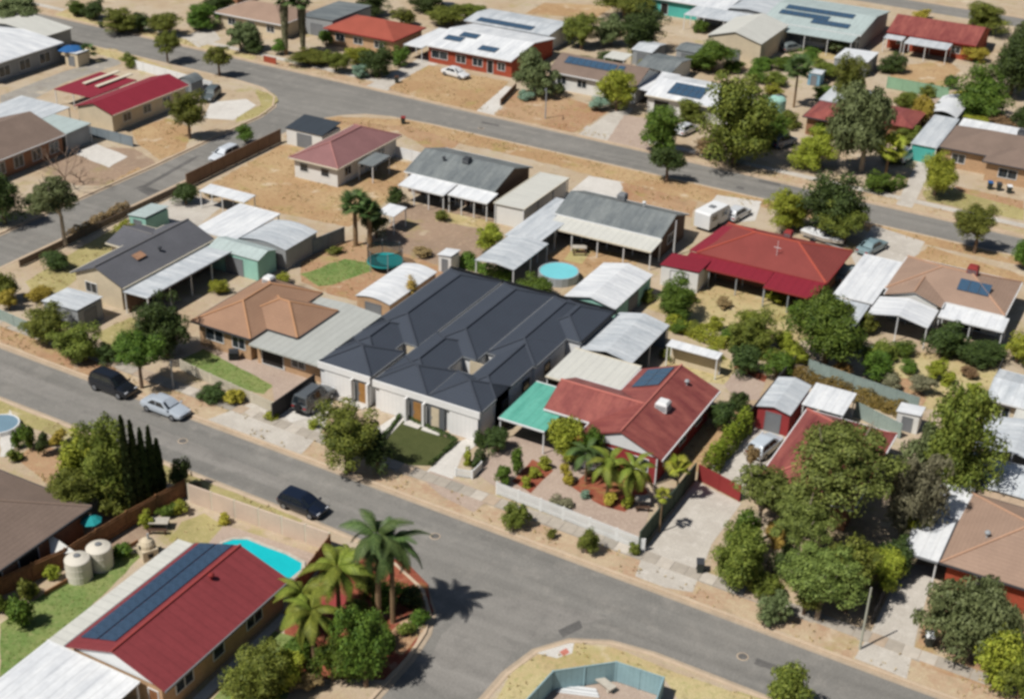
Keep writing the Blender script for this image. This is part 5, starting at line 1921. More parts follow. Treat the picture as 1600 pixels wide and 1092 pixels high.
# ------------------------------------------------------------------ fences and walls
F_BROWN = mat('brown_sheet_fence', lin((128, 104, 84)), .1, seam=(1, .3, .12))
F_GREY = mat('grey_sheet_fence', lin((124, 134, 140)), .1, seam=(0, .3, .12))
F_GREEN = mat('dark_green_sheet_fence', lin((66, 80, 68)), .1, seam=(1, .3, .12))
F_PTEAL = mat('pale_teal_sheet_fence', lin((146, 160, 152)), .1, seam=(0, .3, .12))
F_BLUE = mat('pale_blue_sheet_fence', lin((142, 172, 178)), .08, seam=(0, .3, .12))
F_WEATH = mat('weathered_boards', lin((108, 94, 80)), .2, 2.0)
F_DARK = mat('charcoal_sheet_fence', lin((60, 58, 58)), .1, seam=(1, .3, .12))
F_WHITE = mat('white_fence_paint', lin((234, 234, 230)), .06)
F_CREAM = mat('pink_cream_render', lin((206, 184, 164)), .06)
F_TIMB = mat('brown_paling', lin((140, 100, 68)), .2, 2.0)
fence('boundary_fence', 'brown sheet metal fence along the side street', [(-109.4, 121.0), (-109.6, 140.2)], 1.8, F_BROWN)
fence('boundary_fence', 'low weathered brown fence along the side street beside the teal shed', [(-109.6, 94.0), (-109.4, 120.8)], .8, F_WEATH)
fence('boundary_fence', 'grey sheet metal fence between the zinc garages and the bright lawn', [(440, 418), (538, 378)], 1.8, F_GREY, px=True)
fence('boundary_fence', 'charcoal fence between the townhouse drive and the tan tiled house', [(-67.3, 82.8), (-67.2, 89.0)], 1.7, F_DARK)
fence('boundary_fence', 'black fence along the rear of the townhouse row', [(-67.3, 113.4), (-47.5, 113.3)], 2.0, F_DARK)
fence('boundary_fence', 'black fence along the right side of the townhouse row', [(-48.95, 91.5), (-47.5, 113.1)], 1.8, F_DARK)
fence('picket_fence', 'cream picket fence in front of the tan tiled house lawn', [(283, 578), (330, 600), (428, 645)], 1.1, M_CREAMP, kind='picket', px=True)
fence('picket_fence', 'short white picket fence beside the townhouse drive', [(712, 744), (738, 748), (752, 734)], .8, F_WHITE, kind='picket', px=True)
fence('picket_fence', 'long white picket fence in front of the palm garden', [(776, 772), (880, 812), (1006, 862)], 1.2, F_WHITE, kind='picket', px=True)
fence('boundary_fence', 'dark green sheet fence along the wide concrete drive', [(-31.3, 82.0), (-31.2, 93.2)], 1.8, F_GREEN)
fence('drive_gate', 'double red metal gate across the wide concrete drive', [(-31.0, 93.6), (-26.9, 92.4)], 1.5, M_REDP, seg=2.1, cat='gate')
fence('boundary_fence', 'black fence beside the bright clipped hedge', [(1150, 690), (1240, 580)], 1.7, F_DARK, px=True)
fence('boundary_fence', 'pale teal fence behind the brownish gold hedge', [(1262, 585), (1330, 610), (1432, 645)], 1.6, F_PTEAL, px=True)
fence('boundary_fence', 'black fence at the right end of the straw yard', [(1534, 650), (1562, 585)], 1.7, F_DARK, px=True)
fence('boundary_fence', 'dark slatted fence left of the narrow concrete drive', [(1362, 975), (1402, 888)], 1.3, F_DARK, px=True)
fence('boundary_fence', 'pale grey fence beside the faded red hip roof', [(1335, 650), (1405, 685)], 1.5, F_PTEAL, px=True)
fence('paling_fence', 'brown timber paling fence left of the black panel house', [(0, 932), (105, 885), (200, 826), (290, 776)], 1.7, F_TIMB, kind='plank', px=True)
fence('rendered_wall', 'pink cream rendered wall between the kidney pool and the street', [(-65.4, 69.3), (-58.5, 69.5), (-51.9, 69.7)], 1.7, F_CREAM, M_CREAMP, kind='wall', th=.16)
fence('rendered_wall', 'timber side fence from the rendered wall to the dark red gable', [(-51.8, 69.6), (-50.6, 62.9)], 1.6, F_TIMB, kind='plank')
fence('garden_wall', 'low timber retaining edge along the tank lawn', [(72, 930), (120, 902), (215, 850)], .35, F_TIMB, px=True, cat='garden edge')
fence('boundary_fence', 'grey fence running from the zinc carport to the dirt yard', [(135, 212), (170, 220), (208, 230)], 1.4, F_GREY, px=True)
fence('boundary_wall', 'long white wall behind the crimson gable facing the far road', [(207, 107), (332, 142)], 1.4, M_WHITEP, kind='wall', px=True, cat='wall')
fence('boundary_wall', 'short white wall behind the plum pink house', [(620, 246), (690, 264)], 1.5, M_WHITEP, kind='wall', px=True, cat='wall')
fence('boundary_fence', 'pale green fence across the yards at the upper right', [(1385, 138), (1480, 156)], 1.8, mat('pale_green_fence', lin((136, 170, 140)), .08), px=True)
fence('boundary_fence', 'pale blue sheet fence round the corner courtyard', [(-30.3, 60.8), (-30.0, 64.6), (-26.7, 67.6), (-23.3, 67.8), (-22.9, 65.6)], 1.7, F_BLUE, seg=1.9)
fence('boundary_fence', 'pale teal fence by the tree clump at the left edge', [(0, 500), (45, 520)], 1.2, F_PTEAL, px=True)
fence('boundary_wall', 'low brown retaining wall beside the driveway across the far road', [(782, 165), (806, 140)], .9, F_BROWN, px=True, cat='wall')
fence('low_wall', 'low white wall in front of the big solar array verandah', [(1250, 70), (1330, 82)], .8, M_WHITEP, kind='wall', px=True, cat='wall')
fence('boundary_fence', 'long dark fence behind the straw yards of the middle row', [(1380, 560), (1300, 545)], 1.0, F_PTEAL, px=True)
fence('brick_pillar_wall', 'small orange brick wall by the far road', [(413, 97), (431, 101)], 1.0, W_BRICK, kind='wall', px=True, cat='wall')

# ------------------------------------------------------------------ pools, tanks and yard things
M_WATER = mat('pool_water', lin((30, 190, 196)), .05, .5, rough=.08, spec=.5)
M_WATER2 = mat('pale_pool_water', lin((124, 208, 214)), .05, .5, rough=.08, spec=.5)


def pool(name, label, outline, z, wm, cm, rim=.3, wall=False):
    n = len(outline)
    c = Vector((sum(p[0] for p in outline) / n, sum(p[1] for p in outline) / n, 0))
    r = thing(name, label, 'pool', tuple(c))
    mb = fill(outline, z)
    part('water', mb, wm, r)
    out = []
    for i in range(n):
        a, b = Vector(outline[i - 1]), Vector(outline[(i + 1) % n])
        d = (b - a).normalized()
        out.append(Vector(outline[i]) + Vector((d.y, -d.x)) * rim)
    cp = MB()
    V = [(p[0], p[1], z - .06) for p in outline] + [(p[0], p[1], z + .04) for p in outline] + [(p[0], p[1], z + .04) for p in out] + [(p[0], p[1], 0.0) for p in out]
    F = []
    for k in range(3):
        for i in range(n):
            j = (i + 1) % n
            F.append((k * n + i, k * n + j, (k + 1) * n + j, (k + 1) * n + i))
    cp.add(V, F)
    part('pool_wall' if wall else 'coping', cp, cm, r)
    return r


pts = [(-59.2, 65.2), (-58.6, 64.0), (-56.6, 64.2), (-54.6, 64.0), (-52.9, 64.1), (-52.45, 64.6), (-52.35, 66.6), (-52.8, 67.3), (-54.5, 67.55), (-56.5, 67.5), (-58.2, 67.55), (-59.1, 67.0), (-59.5, 66.2)]
pool('swimming_pool', 'kidney shaped turquoise pool behind the dark red gable', pts, .07, M_WATER, M_STONE, .3)
c = site(873, 424, .9)
pool('round_pool', 'round above ground pool between the white roofs', [(c.x + 2.1 * math.cos(a * math.pi / 10), c.y + 2.1 * math.sin(a * math.pi / 10)) for a in range(20)], .95, M_WATER2, M_STEEL, .14, True)
c = site(2, 668)
pool('wading_pool', 'round blue wading pool at the left edge beyond the brown hip roof', [(c.x + 1.5 * math.cos(a * math.pi / 8), c.y + 1.5 * math.sin(a * math.pi / 8)) for a in range(16)], .4, mat('blue_water', lin((120, 146, 160)), .05, rough=.1), M_WHITEP, .12, True)

for (px_, py_, r_, h_, lb) in ((125, 902, .95, 1.75, 'nearer of two cream rain tanks by the paling fence'), (158, 884, .95, 1.75, 'farther of two cream rain tanks by the paling fence')):
    b = site(px_, py_)
    t_ = thing('rain_tank', lb, 'water tank', tuple(b), 0, 'rain tanks')
    part('tank', MB().lathe([(r_, 0), (r_, h_ * .3), (r_ * 1.015, h_ * .31), (r_ * 1.015, h_ * .34), (r_, h_ * .35), (r_, h_ * .65), (r_ * 1.015, h_ * .66), (r_ * 1.015, h_ * .69), (r_, h_ * .7), (r_, h_), (r_ * .93, h_ + .07), (r_ * .5, h_ + .22), (.2, h_ + .28)], 24), mat('cream_polymer', lin((216, 208, 192)), .04, rough=.6), t_, local=True, smooth=False)
    part('lid', MB().lathe([(.25, h_ + .26), (.25, h_ + .34), (.05, h_ + .38)], 12), M_GREYP, t_, local=True)

b = site(1212, 178)
t_ = thing('rain_tank', 'pale teal rain tank between the great round tree and a slender palm', 'water tank', tuple(b), 0, 'rain tanks')
part('tank', MB().lathe([(1.3, 0), (1.3, 2.2), (1.0, 2.5), (.3, 2.75)], 20), mat('pale_teal_polymer', lin((150, 190, 176)), .05), t_, local=True)
part('lid', MB().lathe([(.32, 2.74), (.32, 2.82), (.05, 2.86)], 12), M_GREYP, t_, local=True)
shed('garden_shed', 'tiny pale blue shed right of the slender palm', -57.6, -55.2, 204.5, 207.0, 2.0, 'gx', R_ZINC, mat('pale_blue_wall', lin((120, 160, 180)), .05), p=.2)
b = site(1418, 668)
shed('garden_shed', 'small white shed by the pale grey fence behind the gum trees', b.x - 1.1, b.x + 1.1, b.y - .9, b.y + .9, 1.9, 'fx', R_WHITE, W_WHITE, mono=.15)
b = site(366, 562)
t_ = thing('barbecue', 'black hooded barbecue on the paving beside the tan tiled house', 'barbecue', tuple(b), .6)
part('cart', MB().box(-.5, .5, -.25, .25, .1, .8), M_BLACK, t_, local=True)
part('hood', MB().prism([(-.28, .82), (.28, .82), (.24, 1.05), (.1, 1.2), (-.2, 1.15)], 'x', -.45, .45), M_DGREYP, t_, local=True)
b = site(447, 578)
t_ = thing('garden_chair', 'white garden chair on the paving right of the green front lawn', 'chair', tuple(b), .9)
part('seat', MB().box(-.25, .25, -.25, .25, .4, .45), M_WHITEP, t_, local=True)
part('backrest', MB().box(-.25, .25, .2, .25, .46, .95), M_WHITEP, t_, local=True)
for sx_ in (-.2, .2):
    for sy_ in (-.2, .19):
        part('leg', MB().box(sx_ - .03, sx_ + .03, sy_ - .03, sy_ + .03, 0, .4), M_WHITEP, t_, local=True)
b = site(216, 378)
t_ = thing('outdoor_sofa', 'blue cushioned bench beside the yellow green ball shrub', 'bench', tuple(b), 1.2)
part('seat', MB().box(-.9, .9, -.4, .4, .2, .45), M_BLUEP, t_, local=True)
part('backrest', MB().box(-.9, .9, .3, .42, .46, .85), M_BLUEP, t_, local=True)
b = site(232, 868)
t_ = thing('garden_oven', 'cream outdoor brick oven with a dark mouth near the tanks', 'oven', tuple(b), math.radians(-30))
part('base', MB().box(-.7, .7, -.6, .6, 0, .9), W_CREAM, t_, local=True)
part('dome', MB().lathe([(.62, .9), (.6, 1.2), (.45, 1.5), (.2, 1.65), (.02, 1.68)], 14), W_CREAM, t_, local=True)
part('mouth', MB().box(.0, .25, -.66, -.58, .92, 1.2).box(.5, .72, -.2, .2, .25, .65), M_BLACK, t_, local=True)['kind'] = 'stuff'
part('chimney', MB().tube((.1, .1, 1.6), (.1, .1, 2.1), .09), M_STEEL, t_, local=True)

b = site(95, 862)
t_ = thing('shade_sail', 'white triangular shade sail beside the brown hip roof', 'shade sail', tuple(b))
A_, B_, C_ = site(75, 832, 2.3) - b, site(118, 862, 1.4) - b, site(80, 868, 1.2) - b
part('cloth', MB().slab([C_, B_, A_], .02), M_CANVAS, t_, local=True)
for q in (A_, B_, C_):
    part('post', MB().tube((q.x, q.y, 0), tuple(q), .05), M_STEEL, t_, local=True)


def umbrella(px_, py_, h, r, m, label):
    b = site(px_, py_)
    t_ = thing('garden_umbrella', label, 'umbrella', tuple(b), .3, 'garden umbrellas')
    part('canopy', MB().lathe([(r, h - .45), (r * .55, h - .18), (.03, h)], 8), m, t_, local=True)
    part('pole', MB().tube((0, 0, 0), (0, 0, h + .1), .03), M_WHITEP, t_, local=True)
    part('base', MB().lathe([(.3, 0), (.3, .08), (.06, .12)], 10), M_GREYP, t_, local=True)


umbrella(146, 840, 2.1, .85, M_TEALP, 'small teal umbrella in the shade of the brown hip roof')
umbrella(113, 98, 2.6, 2.1, M_BLUEP, 'wide blue umbrella by the far road at the upper left')

b = site(602, 418)
t_ = thing('trampoline', 'round trampoline with teal edge pad and dark safety net', 'trampoline', tuple(b))
R_ = 2.0
part('pad', MB().lathe([(R_ * .84, .84), (R_ * .84, .9), (R_, .9), (R_, .78)], 28), M_TEALP, t_, local=True)
part('mat', MB().lathe([(R_ * .83, .83), (.02, .82)], 28), M_BLACK, t_, local=True)
mn = bpy.data.materials.new('net_mesh')
mn.use_nodes = True
tn = mn.node_tree
tn.nodes["Principled BSDF"].inputs["Base Color"].default_value = (.012, .012, .014, 1)
tr_ = tn.nodes.new("ShaderNodeBsdfTransparent")
mxn = tn.nodes.new("ShaderNodeMixShader")
mxn.inputs[0].default_value = .55
tn.links.new(tr_.outputs[0], mxn.inputs[1])
tn.links.new(tn.nodes["Principled BSDF"].outputs[0], mxn.inputs[2])
tn.links.new(mxn.outputs[0], tn.nodes["Material Output"].inputs["Surface"])
net = MB()
for i in range(28):
    a0, a1 = i * math.tau / 28, (i + 1) * math.tau / 28
    q = [(R_ * .97 * math.cos(a0), R_ * .97 * math.sin(a0)), (R_ * .97 * math.cos(a1), R_ * .97 * math.sin(a1))]
    net.add([(*q[0], .92), (*q[1], .92), (*q[1], 2.3), (*q[0], 2.3)], [(0, 1, 2, 3)])
part('net', net, mn, t_, local=True)
rail = MB()
for i in range(28):
    a0, a1 = i * math.tau / 28, (i + 1) * math.tau / 28
    rail.tube((R_ * .97 * math.cos(a0), R_ * .97 * math.sin(a0), 2.32), (R_ * .97 * math.cos(a1), R_ * .97 * math.sin(a1), 2.32), .035, n=4, cap=False)
part('top_rail', rail, M_BLACK, t_, local=True)
for i in range(6):
    a0 = i * math.tau / 6 + .2
    part('leg', MB().tube((R_ * 1.02 * math.cos(a0), R_ * 1.02 * math.sin(a0), 0), (R_ * 1.02 * math.cos(a0), R_ * 1.02 * math.sin(a0), 2.5), .04), M_STEEL, t_, local=True)


def pole(px_, py_, top, label, kind='lamp', arm=0.0, m=None):
    b = site(px_, py_)
    H = height_to(b, top)
    t_ = thing('street_pole', label, 'pole', tuple(b), arm, 'street poles')
    m = m or M_STEEL
    part('shaft', MB().tube((0, 0, 0), (0, 0, H), .10, .06, 8), m, t_, local=True)
    if kind == 'lamp':
        part('arm', MB().tube((0, 0, H - .1), (1.5, 0, H + .25), .05, .04), m, t_, local=True)
        part('lamp_head', MB().add([(1.3, -.14, H + .2), (2.0, -.1, H + .26), (2.0, .1, H + .26), (1.3, .14, H + .2), (1.3, -.1, H + .34), (2.0, -.06, H + .34), (2.0, .06, H + .34), (1.3, .1, H + .34)], [(3, 2, 1, 0), (4, 5, 6, 7), (0, 1, 5, 4), (1, 2, 6, 5), (2, 3, 7, 6), (3, 0, 4, 7)]), M_GREYP, t_, local=True)
    elif kind == 'power':
        part('cross_arm', MB().box(-.9, .9, -.06, .06, H - .5, H - .38), M_DTIMBER, t_, local=True)
        for x in (-.8, 0, .8):
            part('insulator', MB().lathe([(.05, H - .38), (.07, H - .28), (.03, H - .2)], 8, (x, 0, 0)), M_WHITEP, t_, local=True)
    return t_


pole(271, 607, 565, 'short grey pole beside the street tree at the left kerb', 'plain')
pole(1343, 1014, 918, 'slender grey pole at the mouth of the narrow concrete drive', 'plain', 0, mat('pale_pole', lin((176, 176, 160)), .05))
pole(852, 186, 138, 'pale pole on the verge in front of the long solar row', 'lamp', -1.2)
pole(405, 78, 45, 'pale pole beside the tall skirted palms', 'plain')
pole(1052, 400, 345, 'thin white pole by the caravan', 'plain', m=M_WHITEP)

M_BIN = mat('bin_plastic', lin((52, 58, 54)), .06, rough=.6)


def bin_(px_, py_, lidm, label):
    b = site(px_, py_)
    t_ = thing('wheelie_bin', label, 'bin', tuple(b), .4, 'wheelie bins')
    part('body', MB().add([(-.22, -.26, .06), (.22, -.26, .06), (.22, .26, .06), (-.22, .26, .06), (-.29, -.34, .95), (.29, -.34, .95), (.29, .34, .95), (-.29, .34, .95)], [(3, 2, 1, 0), (4, 5, 6, 7), (0, 1, 5, 4), (1, 2, 6, 5), (2, 3, 7, 6), (3, 0, 4, 7)]), M_BIN, t_, local=True)
    part('lid', MB().slab([(-.31, -.37, .99), (.31, -.37, .99), (.31, .38, 1.06), (-.31, .38, 1.06)], .05), lidm, t_, local=True)
    for s in (-1, 1):
        part('wheel', MB().tube((s * .2, .3, .1), (s * .27, .3, .1), .1, n=10), M_TYRE, t_, local=True)


bin_(158, 43, M_DGREYP, 'dark bin on the verge at the upper left')
bin_(630, 194, M_REDP, 'dark bin with a red lid on the kerb by the plum pink house')
bin_(620, 130, M_DTIMBER, 'dark bin on the drive beside the white metal roof')
bin_(1093, 893, M_DGREYP, 'dark bin beside the wide concrete drive')
bin_(1450, 1008, M_WHITEP, 'pale lidded bin on the verge below the large gum')
bin_(1546, 296, M_BLUEP, 'blue lidded bin at the cream brick wall on the right')
bin_(1560, 298, M_DGREYP, 'grey lidded bin right of the blue lidded one')
bin_(1576, 302, M_WHITEP, 'white lidded bin rightmost of three at the cream brick wall')

for (px_, py_, s, lb) in ((905, 395, 1.6, 'dark outdoor setting under the mid grey gable house'), (250, 825, 1.5, 'outdoor table with pale top in the pool garden'), (1003, 790, 1.2, 'low stone bench at the end of the palm garden')):
    b = site(px_, py_)
    t_ = thing('garden_table', lb, 'table', tuple(b), .5, 'garden tables')
    part('table_top', MB().box(-s / 2, s / 2, -.45, .45, .7, .76), M_STONE, t_, local=True)
    for x in (-1, 1):
        for y in (-1, 1):
            part('leg', MB().box(x * (s / 2 - .1) - .04, x * (s / 2 - .1) + .04, y * .36 - .04, y * .36 + .04, 0, .7), M_DGREYP, t_, local=True)
    part('bench_seat', MB().box(-s / 2, s / 2, -.95, -.65, .4, .45).box(-s / 2 + .1, -s / 2 + .2, -.9, -.7, 0, .4).box(s / 2 - .2, s / 2 - .1, -.9, -.7, 0, .4), M_DTIMBER, t_, local=True)['kind'] = 'stuff'


def hull(loc, rz, L, W, label):
    t_ = thing('small_boat', label, 'boat', tuple(loc), rz, 'boats in yards')
    rings = []
    for f, w, zk in ((0, .85, .25), (.3, 1, .2), (.6, .92, .22), (.85, .5, .34), (1.0, .06, .6)):
        x = (f - .5) * L
        w *= W / 2
        rings.append([(x, 0, zk), (x, -w * .7, zk + .18), (x, -w, .95), (x, -w * .86, .98), (x, 0, .8 if 0 < f < .8 else .98), (x, w * .86, .98), (x, w, .95), (x, w * .7, zk + .18)])
    part('hull', loft(rings), M_WHITEP, t_, local=True)
    part('windscreen', MB().slab([(.25, -W * .3, 1.0), (.55, -W * .28, 1.0), (.4, W * .28, 1.35), (.2, W * .3, 1.35)], .02), M_CGLASS, t_, local=True)
    part('trailer', MB().box(-L * .45, L * .6, -.5, -.42, .18, .26).box(-L * .45, L * .6, .42, .5, .18, .26).box(-L * .2, -L * .12, -W * .5, W * .5, .16, .24), M_STEEL, t_, local=True)['kind'] = 'stuff'
    for s in (-1, 1):
        part('wheel', MB().tube((-L * .16, s * W * .46, .27), (-L * .16, s * W * .56, .27), .27, n=12), M_TYRE, t_, local=True)


hull(site(1285, 378), math.radians(-12), 5.2, 2.0, 'white boat on a trailer beside the triple tree clump')
b = site(905, 1078)
t_ = thing('board_stack', 'loose stack of white boards in the corner courtyard', 'boards', tuple(b), .35)
for i in range(5):
    o_ = part('board', MB().box(-1.5 + .1 * i, 1.4 - .07 * i, -.5 + .17 * i, -.36 + .17 * i, .02 + .05 * (i % 2), .08 + .05 * (i % 2)), M_WHITEP, t_, local=True)
b = site(940, 1070)
t_ = thing('garden_bench', 'pale slab bench against the blue courtyard fence', 'bench', tuple(b), -.35)
part('seat', MB().box(-1.1, 1.1, -.3, .3, .4, .5), M_STONE, t_, local=True)
for x in (-.8, .8):
    part('leg', MB().box(x - .1, x + .1, -.25, .25, 0, .4), M_STONE, t_, local=True)

# caravan
b = site(1112, 352)
t_ = thing('caravan', 'white caravan parked above the crimson roof wing', 'caravan', tuple(b), math.radians(80))
L_, W_ = 4.9, 2.1
prof = [(-L_ / 2, .45), (L_ / 2 - .2, .45), (L_ / 2, .9), (L_ / 2 - .15, 1.8), (L_ / 2 - .7, 2.4), (-L_ / 2 + .2, 2.42), (-L_ / 2, 2.2)]
part('body', MB().prism([(x, z) for x, z in prof], 'y', -W_ / 2, W_ / 2), M_WHITEP, t_, local=True)
for s in (-1, 1):
    for x in (-1.8, .4):
        part('window', MB().box(x, x + 1.1, s * (W_ / 2) - .01 if s > 0 else -W_ / 2 - .02, s * (W_ / 2) + .02 if s > 0 else -W_ / 2 + .01, 1.3, 1.9), M_CGLASS, t_, local=True)
    part('wheel', MB().tube((-.3, s * (W_ / 2 - .2), .34), (-.3, s * (W_ / 2 + .01), .34), .34, n=14), M_TYRE, t_, local=True)
part('roof_hatch', MB().box(-.6, .1, -.35, .35, 2.42, 2.54), M_GREYP, t_, local=True)
part('drawbar', MB().box(L_ / 2 - .2, L_ / 2 + 1.2, -.05, .05, .4, .5), M_STEEL, t_, local=True)

# ------------------------------------------------------------------ vehicles
def at(px_, py_, z=0.0):
    return tuple(site(px_, py_, z))


K = [
    ('suv', (178, 611, ROAD_Z), -2, (26, 29, 36), 'black four wheel drive parked at the left kerb ahead of the silver sedan', dict(racks=True)),
    ('sedan', (260, 644, ROAD_Z), -2, (178, 186, 194), 'silver sedan parked at the kerb behind a black four wheel drive', {}),
    ('hatch', (474, 796, ROAD_Z), -2, (24, 32, 48), 'dark navy hatchback parked beside the rendered pool wall', {}),
    ('boxy', (491, 632, 0), 90, (92, 96, 98), 'grey boxy four wheel drive with a spare wheel on the townhouse drive', dict(spare=True, racks=True)),
    ('wagon', (351, 248, ROAD_Z), -90, (208, 212, 216), 'white wagon parked on the side street by the brown fence', {}),
    ('wagon', (330, 154, 0), -70, (96, 104, 104), 'dark grey wagon on the drive beside the crimson gable', {}),
    ('sedan', (712, 120, 0), -10, (222, 222, 220), 'white sedan on the dry lawn of the white metal roof house', {}),
    ('sedan', (1362, 392, 0), 75, (128, 150, 154), 'blue grey sedan on the drive beside the bright red hip roof', {}),
    ('sedan', (1322, 434, 0), 75, (146, 160, 158), 'grey green sedan half under the flat white carport', {}),
    ('hatch', (1194, 704, 0), 80, (196, 204, 210), 'silver hatchback on the concrete drive behind the red gate', {}),
    ('wagon', (1284, 786, 0), 80, (206, 212, 214), 'white wagon under the big gum trees', {}),
    ('hatch', (1237, 80, 0), 60, (120, 128, 128), 'grey hatchback beside the tall cream gable shed', {}),
    ('hatch', (1072, 208, 0), 80, (216, 218, 220), 'white hatchback half hidden between two round trees', {}),
    ('suv', (1222, 228, 0), 70, (52, 84, 116), 'blue four wheel drive under the great round tree', {}),
    ('suv', (1412, 250, 0), 80, (214, 214, 210), 'white four wheel drive at the head of the drive by the fan palm', {}),
    ('hatch', (1152, 340, 0), 80, (214, 216, 218), 'white hatchback next to the caravan', {}),
    ('sedan', (82, 54, ROAD_Z), -4, (40, 42, 46), 'dark sedan in tree shade on the far road', {}),
    ('hatch', (705, 18, 0), 20, (44, 48, 54), 'dark hatchback in a yard at the top edge', {}),
]
for kd, (x, y, z), hd, rgb, lb, kw in K:
    car(kd, at(x, y, z), hd, rgb, lb, **kw)

